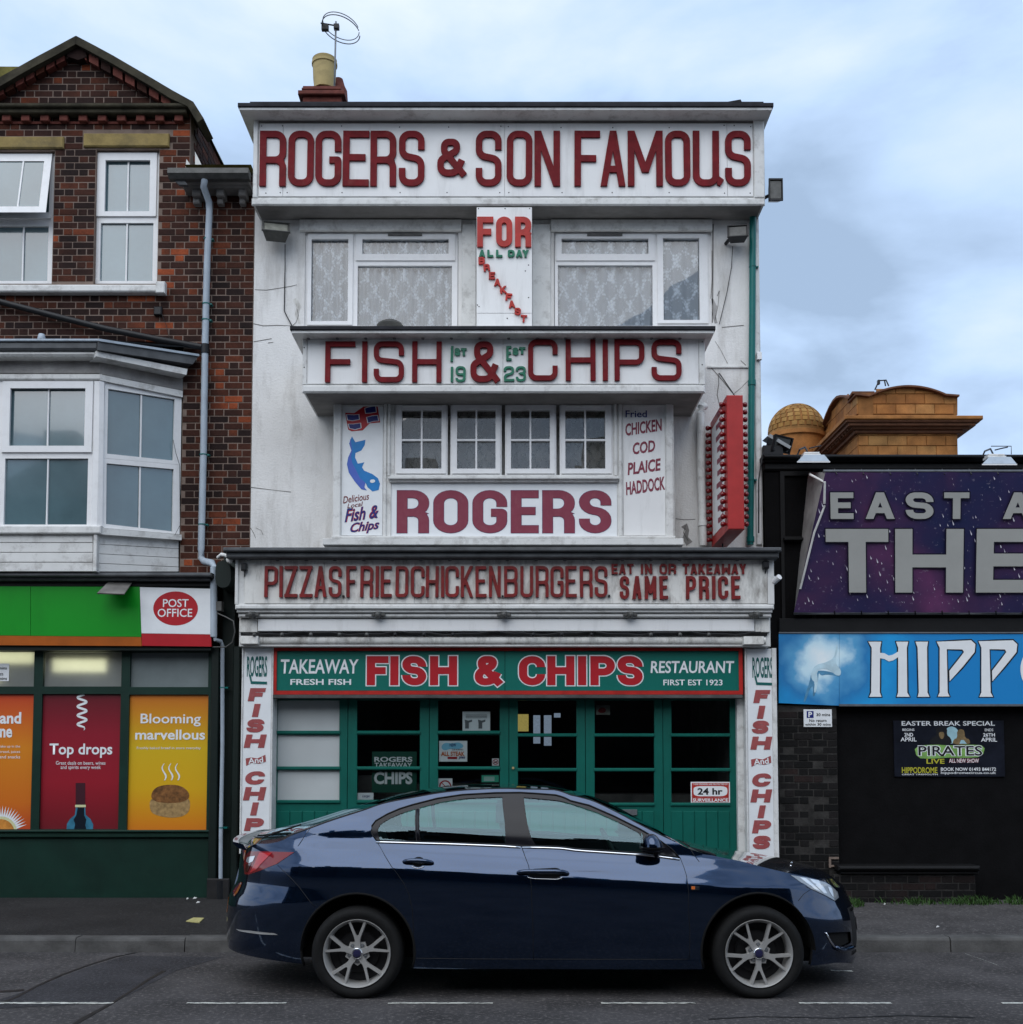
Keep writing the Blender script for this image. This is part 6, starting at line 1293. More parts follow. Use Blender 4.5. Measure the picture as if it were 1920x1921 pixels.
for j in range(nz + 1):
    for i in range(nx + 1):
        b = 886 + (1149 - 886) * j / nz; a0 = 1549 + (1490 - 1549) * j / nz; a = a0 + (2120 - a0) * i / nx
        wob = .010 * math.sin(i * 1.1 + j * .3) * (1 if j in (0, nz) else .35) + .006 * math.sin(i * .37)
        q = PT(a, b); m.v.append((q.x, q.y + wob, q.z))
m.f = [(j * (nx + 1) + i, (j + 1) * (nx + 1) + i, (j + 1) * (nx + 1) + i + 1, j * (nx + 1) + i + 1) for j in range(nz) for i in range(nx)]
m.build('banner_sheet', M['ban'], bnr, smooth=True, recalc=False)
M['flap'] = mat('grubby_white_banner_return', (.34, .34, .33), .55, var=.3, scale=5, dirt=.5, dirtcol=(.10, .10, .11), dscale=(4, 4, 4))
part('banner_return', M['flap'], bnr, lambda m: (m.add([PT(1549, 886), PT(1490, 1149), P(1491, 1146, YQ - .01), P(1517, 886, YQ - .01)], [(0, 1, 2, 3)]),))
part('return_edge', M['trim'], bnr, lambda m: (m.tube([PT(1548, 948, .005), PT(1528, 1000, .01), PT(1502, 1105, .01)], .012, 6), m.tube([PT(1520, 890, -.2), PT(1548, 905, .0), PT(1547, 945, .0)], .014, 6)))
part('frame_pole', M['grey_metal'], bnr, lambda m: (m.tube([PT(1545, 884, -.03), PT(2120, 884, -.03)], .016, 8), m.tube([PT(1490, 1151, -.03), PT(2120, 1151, -.03)], .016, 8)))
for i in range(9):
    a = 1566 + i * 50.5
    part('tie', M['black_vinyl'], bnr, lambda m: m.tube([PT(a, 880, -.05), PT(a + 5, 890, .014)], .006, 5))
    part('tie', M['black_vinyl'], bnr, lambda m: m.tube([PT(a, 1146, .014), PT(a + 1, 1154, -.02)], .006, 5))
M['silver'] = mat('silver_grey_letter_print', (.46, .46, .43), .4, var=.06, scale=3)
M['ban_sh'] = mat('printed_letter_edge', (.012, .010, .025), .5)
def tl(spec, y0, y1, tx, ty, grow, mt, base, dep, name):
    mb = MB()
    Vt = (PT(1700, y0) - PT(1700, y1)); Hh = Vt.length; Vt.normalize(); Nn = UX.cross(Vt).normalized()
    if Nn.y > 0: Nn = -Nn
    Vt2 = Vt; my = (y0 + y1) / 2; sc = X(961, my, TY(my)) - X(960, my, TY(my))
    for ch, a, b in spec:
        O = PT(a, y1); O.x = X(a, my, TY(my)); O = O + Nn * base
        mbb = MB(); glyph_mesh(mbb, ch, O, UX, Vt2, Nn, (b - a) * sc, Hh, tx * sc, ty * sc, dep, 0, grow * sc); mbb.build(name, M[mt], bnr)
EA = [('E', 1560, 1603), ('A', 1626, 1680), ('S', 1701, 1753), ('T', 1773, 1820), ('A', 1884, 1938), ('N', 1960, 2008)]
TH = [('T', 1555, 1671.5), ('H', 1684.5, 1812), ('E', 1836.5, 1950)]
tl(EA, 923.5, 973, 14, 10.5, 2.2, 'ban_sh', .016, .0015, 'letter_edge'); tl(EA, 923.5, 973, 14, 10.5, 0, 'silver', .016, .005, 'letter')
tl(TH, 992, 1111, 32, 24, 2.2, 'ban_sh', .016, .0015, 'letter_edge'); tl(TH, 992, 1111, 32, 24, 0, 'silver', .016, .005, 'letter')
M['spark'] = mat('white_star_print', (.75, .72, .78), .5)
m = MB(); rg = random.Random(33); k = 0
while k < 150:
    a, b = rg.uniform(1510, 1920), rg.uniform(895, 1142)
    if rg.random() > (.25 + .75 * ((b - 895) / 247) ** 1.5): continue
    if a < 1552 - (b - 886) * .22: continue
    s_ = rg.choice((.6, .8, 1.0, 1.5, 2.0)); l = s_ * rg.uniform(2, 4.5)
    m.add([PT(a - s_ * .6, b, .0165), PT(a + s_ * .6, b, .0165), PT(a - l * .35, b - l, .0165)], [(0, 1, 2)]); m.add([PT(a - s_ * .6, b, .0165), PT(a, b + s_ * 1.2, .0165), PT(a + s_ * .6, b, .0165)], [(0, 1, 2)]); k += 1
m.build('star_print', M['spark'], bnr)
# ---- blue HIPPO sign
YH = YQ - .14
hp = thing('circus_sign', 'bright blue sign with a pale glowing horse figure and large white letters HIPPO', 'sign', (X(1700, 1322, YH), YH, Z(1322, YH)))
M['hip'] = bpy.data.materials.new('blue_glow_print'); mm_ = M['hip']; mm_.use_nodes = True; t_ = mm_.node_tree; b_ = t_.nodes['Principled BSDF']; b_.inputs['Roughness'].default_value = .35; b_.inputs['Coat Weight'].default_value = .3
g = N(t_, 'ShaderNodeNewGeometry'); vs_ = N(t_, 'ShaderNodeVectorMath', operation='DISTANCE'); c_ = P(1545, 1240, YH); vs_.inputs[1].default_value = tuple(c_); t_.links.new(g.outputs['Position'], vs_.inputs[0])
no = N(t_, 'ShaderNodeTexNoise'); no.inputs['Scale'].default_value = 3.2; no.inputs['Detail'].default_value = 6; t_.links.new(g.outputs['Position'], no.inputs['Vector'])
a1 = N(t_, 'ShaderNodeMath', operation='MULTIPLY_ADD'); a1.inputs[1].default_value = .55; a1.inputs[2].default_value = -.27; t_.links.new(no.outputs['Fac'], a1.inputs[0])
a2 = N(t_, 'ShaderNodeMath', operation='ADD'); t_.links.new(vs_.outputs['Value'], a2.inputs[0]); t_.links.new(a1.outputs[0], a2.inputs[1])
r_ = N(t_, 'ShaderNodeValToRGB'); el = r_.color_ramp.elements; el[0].position = 0; el[0].color = (.86, .94, .96, 1); el[1].position = 1; el[1].color = (.010, .22, .55, 1)
for p_, cc in ((.18, (.60, .82, .92)), (.30, (.10, .36, .62)), (.45, (.022, .20, .47)), (.7, (.014, .32, .70))): q = el.new(p_); q.color = (*cc, 1)
t_.links.new(a2.outputs[0], r_.inputs['Fac']); t_.links.new(r_.outputs['Color'], b_.inputs['Base Color'])
part('sign_board', M['hip'], hp, lambda m: (m.poly([(1462, 1189), (1575, 1188), (1575, 1324), (1462, 1319)], YH, YQ - .11), m.poly([(1575.5, 1188), (2100, 1190), (2100, 1324), (1575.5, 1324)], YH + .0005, YQ - .11)))
part('frame', M['grey_metal'], hp, lambda m: (m.pb(1575, 1321, 2100, 1325, YH - .012, YH - .001, 0), m.pb(1462, 1185.5, 2100, 1188, YH - .012, YH + .03, 0)))
M['horse'] = mat('pale_horse_print', (.50, .68, .76), .4, var=.2, scale=9); M['horse_d'] = mat('blue_horse_shade_print', (.09, .26, .42), .4, var=.3, scale=12)
def z3(pts): return [(1400 + a / 3.6923, 1180 + b / 3.6923) for a, b in pts]
flatpoly('horse_shade', smoothpts(z3([(398, 505), (415, 440), (440, 370), (455, 300), (520, 285), (600, 300), (650, 330), (620, 325), (560, 315), (520, 325), (505, 300), (500, 350), (480, 460), (462, 470), (468, 390), (440, 420), (425, 470), (410, 505)]), 1), YH, M['horse_d'], hp, .0015)
flatpoly('horse_figure', smoothpts(z3([(450, 300), (480, 250), (560, 230), (610, 200), (622, 140), (632, 95), (636, 150), (618, 210), (628, 250), (660, 285), (655, 325), (620, 320), (590, 290), (540, 270), (490, 290), (500, 360), (485, 440), (470, 440), (478, 370), (455, 350)]), 1), YH, M['horse'], hp, .0028)
def lt(polys):
    for pl in polys:
        pz = z3(pl); cxp = sum(a for a, b in pz) / len(pz); cyp = sum(b for a, b in pz) / len(pz)
        def gr(sx): 
            n = len(pz); res = []
            ar = sum(pz[i][0] * pz[(i + 1) % n][1] - pz[(i + 1) % n][0] * pz[i][1] for i in range(n)); sgn = 1 if ar > 0 else -1
            for i in range(n):
                a, b, c = Vector(pz[i - 1]), Vector(pz[i]), Vector(pz[(i + 1) % n]); d1 = (b - a).normalized(); d2 = (c - b).normalized(); nn = (Vector((d1.y, -d1.x)) + Vector((d2.y, -d2.x))); nn = nn.normalized() if nn.length > .01 else Vector((d1.y, -d1.x))
                res.append(tuple(b + nn * sgn * sx))
            return res
        flatpoly('letter_edge', gr(2.6), YH, M['black_vinyl'], hp, .0035)
        MB().poly(pz, YH - .006, YH - .0036).build('letter', M['white_vinyl'], hp)
lt([[(848, 88), (938, 88), (930, 130), (928, 440), (940, 470), (855, 470), (868, 440), (872, 130)], [(1040, 88), (1125, 88), (1115, 130), (1118, 440), (1135, 470), (1045, 470), (1055, 440), (1055, 130)], [(1175, 88), (1262, 88), (1255, 130), (1258, 440), (1272, 470), (1190, 470), (1198, 440), (1190, 130)],
    [(1322, 88), (1440, 84), (1560, 78), (1590, 105), (1585, 160), (1500, 265), (1412, 362), (1410, 290), (1470, 215), (1512, 160), (1500, 142), (1392, 140), (1398, 440), (1412, 468), (1330, 468), (1343, 440), (1343, 130)],
    [(1612, 85), (1730, 82), (1850, 78), (1880, 105), (1875, 160), (1790, 265), (1708, 362), (1706, 290), (1765, 215), (1805, 160), (1795, 142), (1688, 140), (1696, 440), (1712, 470), (1618, 470), (1632, 440), (1632, 130)]])
MB().poly(z3([(929, 165), (960, 168), (990, 185), (1020, 178), (1056, 155), (1056, 195), (1020, 218), (990, 225), (960, 208), (929, 203)]), YH - .0055, YH - .0037).build('letter', M['white_vinyl'], hp)
m = MB(); n = 40; cO = P(1962, 1257, YH - .0045); sc = YH / F
for k in range(n): th = 2 * math.pi * k / n; m.v += [(cO.x + math.cos(th) * 47 * sc, cO.y, cO.z + math.sin(th) * 50 * sc), (cO.x + math.cos(th) * 28 * sc, cO.y, cO.z + math.sin(th) * 33 * sc)]
m.f = [(2 * k, 2 * ((k + 1) % n), 2 * ((k + 1) % n) + 1, 2 * k + 1) for k in range(n)]; m.build('letter', M['white_vinyl'], hp)
# ---- parking sign
YK2 = YPi - .02
t = thing('parking_sign', 'small white parking plate with a blue P on the black brick pier', 'sign', tuple(P(1535, 1364, YK2)))
part('plate', M['white_vinyl'], t, lambda m: m.pb(1508.5, 1331, 1561.5, 1364, YK2, YPi - .0085, .002))
part('blue_square', M['navy'], t, lambda m: m.add([P(a, b, YK2 - .0015) for a, b in ((1514, 1334), (1527, 1334), (1527, 1347), (1514, 1347))], [(0, 1, 2, 3)]))
text('P', 1517, 1335.5, 1524, 1345.5, YK2, M['white_vinyl'], t, offset=.03); text('30 mins', 1532, 1338, 1558, 1343.5, YK2, M['black_vinyl'], t, offset=.012); text('No return', 1519, 1349, 1551, 1354.5, YK2, M['black_vinyl'], t, offset=.012); text('within 30 mins', 1511, 1356.5, 1559, 1361.5, YK2, M['black_vinyl'], t, offset=.012)
# ---- easter show poster
YO = YQ - .02
t = thing('circus_show_poster', 'dark show poster reading EASTER BREAK SPECIAL with PIRATES LIVE lettering and two figures', 'poster', tuple(P(1781, 1458, YO)))
M['po_dark'] = mat('dark_show_print', (.010, .012, .020), .3, var=.4, scale=5, coat=.3); M['po_moon'] = mat('pale_moon_print', (.32, .52, .58), .4, var=.2, scale=9); M['po_green'] = mat('lime_green_print', (.20, .38, .10), .4, var=.35, scale=10)
M['po_skin'] = mat('muted_face_print', (.19, .13, .06), .5, var=.4, scale=20); M['po_yel'] = mat('yellow_print', (.45, .42, .04), .4)
part('sheet', M['po_dark'], t, lambda m: m.pb(1678, 1352, 1885, 1457, YO, YQ - .001, 0))
W_ = M['white_vinyl']
text('EASTER BREAK SPECIAL', 1692, 1353, 1867, 1361.5, YO, W_, t, offset=.015); text('BEGINS', 1693.5, 1367, 1716, 1371.5, YO, W_, t, offset=.01); text('2ND', 1697, 1375, 1713.5, 1382, YO, W_, t, offset=.02); text('APRIL', 1690, 1383.5, 1720, 1391, YO, W_, t, offset=.015)
text('ENDS', 1848, 1367, 1864, 1372, YO, W_, t, offset=.01); text('26TH', 1845, 1375.5, 1867, 1382, YO, W_, t, offset=.02); text('APRIL', 1841, 1384, 1871, 1391.5, YO, W_, t, offset=.015)
flatpoly('moon', [(1786 + 14 * math.cos(k * .314), 1379 + 16 * math.sin(k * .314)) for k in range(20)], YO, M['po_moon'], t, .0012)
flatpoly('figure', smoothpts(z3([(1270, 800), (1280, 760), (1320, 740), (1318, 700), (1310, 690), (1340, 680), (1370, 675), (1395, 690), (1392, 735), (1420, 755), (1430, 800)]), 1), YO, M['black_vinyl'], t, .002)
flatpoly('face', smoothpts(z3([(1335, 715), (1372, 712), (1376, 745), (1358, 768), (1340, 748)])), YO, M['po_skin'], t, .003)
flatpoly('figure', smoothpts(z3([(1430, 800), (1440, 765), (1465, 755), (1462, 705), (1490, 692), (1515, 705), (1518, 755), (1550, 765), (1556, 800)]), 1), YO, M['po_skin'], t, .0023)
flatpoly('shirt', z3([(1480, 795), (1490, 770), (1510, 770), (1530, 795)]), YO, M['po_moon'], t, .0035)
flatpoly('title_board', smoothpts(z3([(1165, 812), (1300, 800), (1420, 808), (1550, 800), (1660, 808), (1640, 885), (1520, 895), (1400, 890), (1280, 900), (1185, 895)]), 1), YO, M['po_green'], t, .0027)
text('PIRATES', *[v for q in z3([(1190, 806)]) for v in q], *[v for q in z3([(1640, 882)]) for v in q], YO, M['white_vinyl'], t, offset=.06, out_by=.004); text('PIRATES', *[v for q in z3([(1194, 810)]) for v in q], *[v for q in z3([(1636, 878)]) for v in q], YO, M['black_vinyl'], t, offset=.012, out_by=.0055)
text('LIVE', *z3([(1250, 900)])[0], *z3([(1375, 934)])[0], YO, M['po_yel'], t, offset=.02, out_by=.004); text('ALL NEW SHOW', *z3([(1405, 898)])[0], *z3([(1615, 928)])[0], YO, M['red_vinyl'], t, offset=.05, out_by=.003); text('ALL NEW SHOW', *z3([(1407, 899)])[0], *z3([(1613, 927)])[0], YO, W_, t, offset=.005, out_by=.0045)
text('HIPPODROME', *z3([(1080, 958)])[0], *z3([(1326, 1000)])[0], YO, M['po_yel'], t, offset=.02); text('GREAT YARMOUTH', *z3([(1080, 1003)])[0], *z3([(1328, 1013)])[0], YO, W_, t, offset=.01)
text('BOOK NOW 01493 844172', *z3([(1350, 960)])[0], *z3([(1732, 984)])[0], YO, W_, t, offset=.015); text('hippodromecircus.co.uk', *z3([(1350, 988)])[0], *z3([(1732, 1010)])[0], YO, W_, t, offset=.008)
# ---- floodlights over the banner
def canopy_light(label, cx, cy, wpx, Y):
    t = thing('banner_floodlight', label, 'floodlight', tuple(P(cx, cy + 14, Y)), 'white floodlights above the banner'); s_ = wpx / 60
    def q(a, b, y): return P(cx + a * s_, cy + b * s_, y)
    part('shade', M['pipe'], t, lambda m: m.add([q(-30, 12, Y), q(30, 12, Y), q(20, 0, Y + .05), q(-18, 0, Y + .05), q(-30, 12, Y + .3), q(30, 12, Y + .3), q(20, 0, Y + .2), q(-18, 0, Y + .2)], [(0, 1, 2, 3), (7, 6, 5, 4), (0, 4, 5, 1), (1, 5, 6, 2), (2, 6, 7, 3), (3, 7, 4, 0)]))
    part('rim', M['upvc'], t, lambda m: m.add([q(-31, 12.3, Y - .01), q(31, 12.3, Y - .01), q(31, 14.5, Y - .01), q(-31, 14.5, Y - .01), q(-31, 12.3, Y + .32), q(31, 12.3, Y + .32), q(31, 14.5, Y + .32), q(-31, 14.5, Y + .32)], [(0, 1, 2, 3), (7, 6, 5, 4), (0, 4, 5, 1), (1, 5, 6, 2), (2, 6, 7, 3), (3, 7, 4, 0)]))
    part('ballast_box', M['trim'], t, lambda m: (m.box(q(-16, 0, Y).x, q(17, 0, Y).x, Y + .06, Y + .19, q(0, -1, Y).z + .004, q(0, -5, Y).z, .008), m.box(q(-14, 0, Y).x, q(15, 0, Y).x, Y + .07, Y + .18, q(0, -4.8, Y).z, q(0, -9, Y).z, .008)))
    part('bracket', M['black_vinyl'], t, lambda m: (m.tube([q(-12, -6, Y + .1), q(-16, -14, Y + .2), q(-26, -10, YQ + .1), q(-32, 4, YQ + .1)], .010, 6), m.tube([q(-8, -12, Y + .1), q(4, -15, Y + .15), q(14, -17, Y + .2)], .007, 6)))
    return t
canopy_light('white tapered floodlight above the left end of the purple banner', 1527, 853, 60, YQ - .45)
t = canopy_light('white tapered floodlight with a wire frame above the word EAST, at the right edge', 1876, 857, 64, YQ - .45)
part('wire_frame', M['lamp_grey'], t, lambda m: m.tube([P(1860, 837, YQ - .3), P(1898, 837, YQ - .3), P(1898, 852, YQ - .3)], .005, 5))
t, c = floodlight('roof_floodlight', 'large black floodlight tilted on the corner of the black parapet', (1459, 832), 46, 30, YQ + .1, R(20), 'lamp_black', 'lamp_grey', yaw=R(35))
part('cap', M['grey_metal'], t, lambda m: m.prism([P(1440, 818, YQ + .0), P(1446, 814, YQ + .0), P(1485, 837, YQ - .05), P(1482, 842, YQ - .05)], (0, .25, .02)))
part('bracket', M['lamp_black'], t, lambda m: m.pb(1433, 835, 1470, 853, YQ, YQ + .2))
part('cable', M['cable'], t, lambda m: m.tube([P(1432, 848, YQ - .1), P(1428, 870, YQ - .12), P(1424, 900, YQ - .15), P(1424, 1000, YQ - .2)], .008, 6), smooth=True)

# ================================================================== TERRACOTTA TOWERS BEHIND
M['tc_block'] = brick_mat('ochre_terracotta_block', [(0.0, (.26, .10, .028)), (.35, (.33, .135, .036)), (.7, (.38, .165, .05)), (1.0, (.35, .18, .06))], bump=.4, rough=.8, var=.25)
M['tc_joint'] = mat('terracotta_joint', (.24, .105, .032), .9, var=.3, scale=3)
M['tc_dark'] = mat('brown_terracotta_moulding', (.13, .055, .028), .8, var=.35, scale=4, bump=.3, bscale=12)
M['dome_tile'] = brick_mat('ochre_dome_tile', [(0.0, (.22, .11, .028)), (.5, (.30, .155, .038)), (1.0, (.36, .20, .06))], bump=.3, rough=.75, var=.25)
YE = 30.0
cb = thing('terracotta_circus_building', 'ochre terracotta circus tower with curved parapet and a tiled dome behind the black building', 'building', (X(1700, 853, YE), YE, Z(960, YE)))
ex0, ex1 = X(1611, 830, YE), X(1797, 830, YE); ez0 = Z(1000, YE); ez1 = Z(812, YE); ez2 = Z(778, YE); ed = 5.2
part('tower_core', M['tc_joint'], cb, lambda m: (m.box(ex0, ex1, YE, YE + ed, ez0, ez1), m.box(ex0 + .01, ex1 - .01, YE + .01, YE + ed, ez1, ez2)))
def arc_top(a): # pixel height of the front parapet at pixel x
    if a < 1632: return 738
    if a > 1780: return 741
    k = (a - 1706) / 74.0
    return 723 + 18 * k * k + (0 if abs(k) < 1 else 0)
fr_pts = [(1611, 778), (1611, 738)] + [(a, arc_top(a)) for a in range(1632, 1781, 8)] + [(1797, 741), (1797, 778)]
def wz(pts, Y): return [P(a, b, Y) for a, b in pts]
part('parapet_core', M['tc_joint'], cb, lambda m: m.prism(wz(fr_pts, YE + .05), (0, .5, 0)))
# parapet capping following the curve
cap = [(1606, 737)] + [(a, arc_top(a) - 1) for a in range(1632, 1781, 6)] + [(1801, 740)]
def capf(m):
    n = len(cap)
    for i in range(n - 1):
        a, b = cap[i], cap[i + 1]; m.prism(wz([a, b, (b[0], b[1] + 3.2), (a[0], a[1] + 3.2)], YE - .12), (0, .75, 0))
part('parapet_capping', M['tc_dark'], cb, capf)
# side parapet (left flank)
side_n = 14
def side_top(k):
    t0 = k / side_n
    z_flat = Z(738, YE); z_low = Z(775, YE)
    return z_flat if t0 < .06 else (z_flat - .05 - .0 + .45 * math.sin(math.pi * min(1, (t0 - .06) / .62)) - .55 * max(0, (t0 - .3)) )
sp_ = [(YE + ed * k / side_n, side_top(k)) for k in range(side_n + 1)]
part('side_parapet', M['tc_joint'], cb, lambda m: m.prism([Vector((ex0 + .02, y_, z_)) for y_, z_ in [(YE + .02, ez2)] + sp_ + [(YE + ed, ez2)]], (.4, 0, 0)))
def scap(m):
    for i in range(side_n): (ya, za_), (yb_, zb2) = sp_[i], sp_[i + 1]; m.prism([Vector((ex0 - .14, ya, za_)), Vector((ex0 - .14, yb_, zb2)), Vector((ex0 - .14, yb_, zb2 + .06)), Vector((ex0 - .14, ya, za_ + .06))], (.6, 0, 0))
part('side_capping', M['tc_dark'], cb, scap)
rg = random.Random(17)
def blocks_front(x0, x1, z0, z1, Y, h, l, top=None):
    z_ = z0; k = 0
    while z_ < z1 - .02:
        zt_ = min(z_ + h, z1); x_ = x0 - (l * .5 if k % 2 else 0)
        while x_ < x1:
            a, b = max(x_, x0), min(x_ + l, x1)
            if b - a > .08:
                tz = zt_
                if top: tz = min(zt_, top((a + b) / 2) )
                if tz - z_ > .05: 
                    MB().box(a + .005, b - .005, Y - .025 + rg.uniform(-.004, .004), Y + .03, z_ + .008, tz - .008, .012).build('terracotta_block', M['tc_block'], cb)
            x_ += l
        z_ += h; k += 1
def ftop(x_): a = 960 + x_ / YE * F * math.cos(0) ; return Z(arc_top(a), YE) - .03
blocks_front(ex0, ex1, ez0 + .4, ez1, YE, .28, .52); blocks_front(ex0, ex1, ez2 + .02, Z(722, YE), YE + .05, .28, .52, ftop)
def blocks_side(z0, z1, h, l, top=None):
    z_ = z0; k = 0
    while z_ < z1 - .02:
        zt_ = min(z_ + h, z1); y_ = YE - (l * .5 if k % 2 else 0)
        while y_ < YE + ed:
            a, b = max(y_, YE), min(y_ + l, YE + ed); tz = zt_ if not top else min(zt_, top((a + b) / 2))
            if b - a > .08 and tz - z_ > .05: MB().box(ex0 - .02, ex0 + .015, a + .008, b - .008, z_ + .008, tz - .008).build('terracotta_block', M['tc_block'], cb)
            y_ += l
        z_ += h; k += 1
blocks_side(ez0 + .4, ez1, .28, .8); blocks_side(ez2 + .02, Z(720, YE), .28, .8, lambda y_: side_top((y_ - YE) / ed * side_n) - .03)
# stepped cornice right round
for o_, a, b in ((.50, 779, 786), (.44, 786.2, 791), (.36, 791.2, 798), (.24, 798.2, 804), (.12, 804.2, 812)):
    part('cornice', M['tc_dark'] if a > 785 else M['tc_block'], cb, lambda m: m.box(ex0 - o_, ex1 + o_, YE - o_, YE + ed + o_, Z(b, YE - o_), Z(a, YE - o_), .02))
for k in range(22):
    part('cornice_bracket', M['tc_dark'], cb, lambda m: m.box(ex0 - .3, ex0 - .02, YE - .1 + k * .24, YE + .02 + k * .24, Z(808, YE), Z(800, YE)))
# dome
YDm = 33.5; dc = P(1495, 812, YDm); dr = X(1547, 812, YDm) - dc.x
part('dome_drum', M['tc_block'], cb, lambda m: m.lathe([(dr * .96, -4), (dr * .96, -.25), (dr * 1.04, -.22), (dr * 1.04, -.1), (dr * .98, -.08), (dr * 1.0, 0)], tuple(dc), 'z', 40), smooth=40)
part('dome_core', M['tc_joint'], cb, lambda m: m.lathe([(dr * .99 * math.cos(t * math.pi / 32), dr * 1.02 * math.sin(t * math.pi / 32)) for t in range(17)], tuple(dc), 'z', 40), smooth=True)
nr = 9
for j in range(nr):
    t0, t1 = j * (math.pi / 2) / nr, (j + 1) * (math.pi / 2) / nr; nseg = max(6, int(26 * math.cos((t0 + t1) / 2)))
    for i in range(nseg):
        p0 = 2 * math.pi * (i + (.5 if j % 2 else 0)) / nseg; p1 = p0 + 2 * math.pi / nseg
        mid = (p0 + p1) / 2
        if math.sin(mid) > .35: continue
        g0, g1 = .03 / max(.2, dr * math.cos(t0)), .012
        def sp3(t, p, r_): return (dc.x + r_ * math.cos(t) * math.cos(p), dc.y + r_ * math.cos(t) * math.sin(p), dc.z + r_ * 1.02 * math.sin(t))
        ro, ri = dr * 1.02, dr * .98; tm = (t0 + t1) / 2
        vs = [sp3(t, p, r_) for r_ in (ro, ri) for t in (t0 + g1, t1 - g1) for p in (p0 + g0, mid, p1 - g0)]
        MB().add(vs, [(0, 1, 4, 3), (1, 2, 5, 4), (0, 3, 9, 6), (2, 8, 11, 5), (3, 4, 10, 9), (4, 5, 11, 10), (0, 6, 7, 1), (1, 7, 8, 2)]).build('dome_tile', M['dome_tile'], cb)
t = thing('roof_bracket', 'small dark metal tripod on top of the curved terracotta parapet', 'bracket', tuple(P(1657, 725, YE)))
part('tripod', M['black_vinyl'], t, lambda m: (m.tube([P(1642, 731, YE), P(1650, 714, YE), P(1663, 713, YE), P(1668, 724, YE)], .02, 6), m.tube([P(1660, 713, YE), P(1662, 724, YE)], .02, 6), m.pb(1648, 712, 1652, 720, YE - .05, YE + .05)))

# ================================================================== GROUND LITTER AND WEEDS
M['litter_w'] = mat('white_paper', (.62, .62, .60), .7); M['card'] = mat('yellowish_cardboard', (.42, .38, .16), .8, var=.15, scale=20)
def flat_thing(name, label, cat, pts, h, mt, th=.006, group=None, curl=0.0):
    Q = [road_pt(a, b, 0) if h == 0 else pv_pt(a, b) for a, b in pts]; m = MB(); n = len(Q); m.prism([(q.x, q.y, q.z * (h > 0) + .002 + (curl if i % 2 else 0)) for i, q in enumerate(Q)], (0, 0, th)); o = m.build(name, M[mt], None); tag(o, label, cat, group); return o
flat_thing('cardboard_piece', 'small flat yellowish card lying on the dark pavement', 'litter', [(349, 1730), (363, 1723.5), (383, 1724), (374, 1732.5)], .118, 'card', .008)
flat_thing('crisp_packet', 'crumpled white and red wrapper in the gutter at left', 'litter', [(72, 1778), (80, 1773), (101, 1771.5), (99, 1778.5), (86, 1780)], .0, 'litter_w', .012, curl=.02)
rl = random.Random(2); gl = 'small white scraps of paper along the wall and gutter'
for (a, b, h, lb) in ((66, 1679, .118, 'against the green shop base below the orange poster'), (105, 1681, .118, 'at the shop base below the crimson poster, left piece'), (203, 1680, .118, 'at the shop base below the crimson poster, right piece'), (352, 1687, .118, 'by the pilaster, leftmost of three'), (366, 1686, .118, 'by the pilaster, middle of three'), (372, 1694, .118, 'by the pilaster, nearest the kerb of three'), (226, 1779, 0, 'in the gutter below the crimson poster'), (315, 1782, 0, 'in the gutter below the yellow poster, left piece'), (341, 1781, 0, 'in the gutter below the yellow poster, right piece'), (391, 1780, 0, 'in the gutter below the grey downpipe'), (417, 1780, 0, 'in the gutter at the rear of the car'), (1661, 1697, .118, 'at the foot of the brick bench'), (1712, 1784, 0, 'in the gutter in front of the car'), (1760, 1740, .118, 'on the open pavement right of the car')):
    s_ = rl.uniform(2.0, 4.5)
    flat_thing('paper_scrap', 'tiny white scrap of paper ' + lb, 'litter', [(a - s_, b + 1), (a - s_ * .3, b - 1.0), (a + s_, b - .7), (a + s_ * .5, b + 1)], h, 'litter_w', .006, gl, .004)
M['weed'] = mat('green_weed', (.028, .070, .012), .7, var=.5, scale=20); rw = random.Random(8)
m = MB()
for (a, b, y0, n) in ((1588, 1622, 1697, 170), (1690, 1760, 1693, 190), (1762, 1880, 1693, 420), (1885, 1925, 1693, 120), (1640, 1690, 1693, 40)):
    for i in range(n):
        px = rw.uniform(a, b); k = math.sin((px - a) / (b - a) * math.pi) ; q = pv_pt(px, y0 + rw.uniform(-2, 4) + rw.random() * 3 * k)
        h_ = rw.uniform(.015, .065) * (.5 + k); an = rw.uniform(0, 6.28); w_ = rw.uniform(.003, .008); lean = rw.uniform(.2, 1.1) * h_; dx, dy = math.cos(an), math.sin(an)
        m.add([(q.x - dy * w_, q.y + dx * w_, q.z - .002), (q.x + dy * w_, q.y - dx * w_, q.z - .002), (q.x + dx * lean * .6 + dy * w_ * .7, q.y + dy * lean * .6, q.z + h_ * .7), (q.x + dx * lean, q.y + dy * lean, q.z + h_)], [(0, 1, 2), (0, 2, 3)])
o = m.build('weeds', M['weed'], None, recalc=False); tag(o, 'low green weeds growing along the foot of the black wall', 'weeds', kind='stuff')
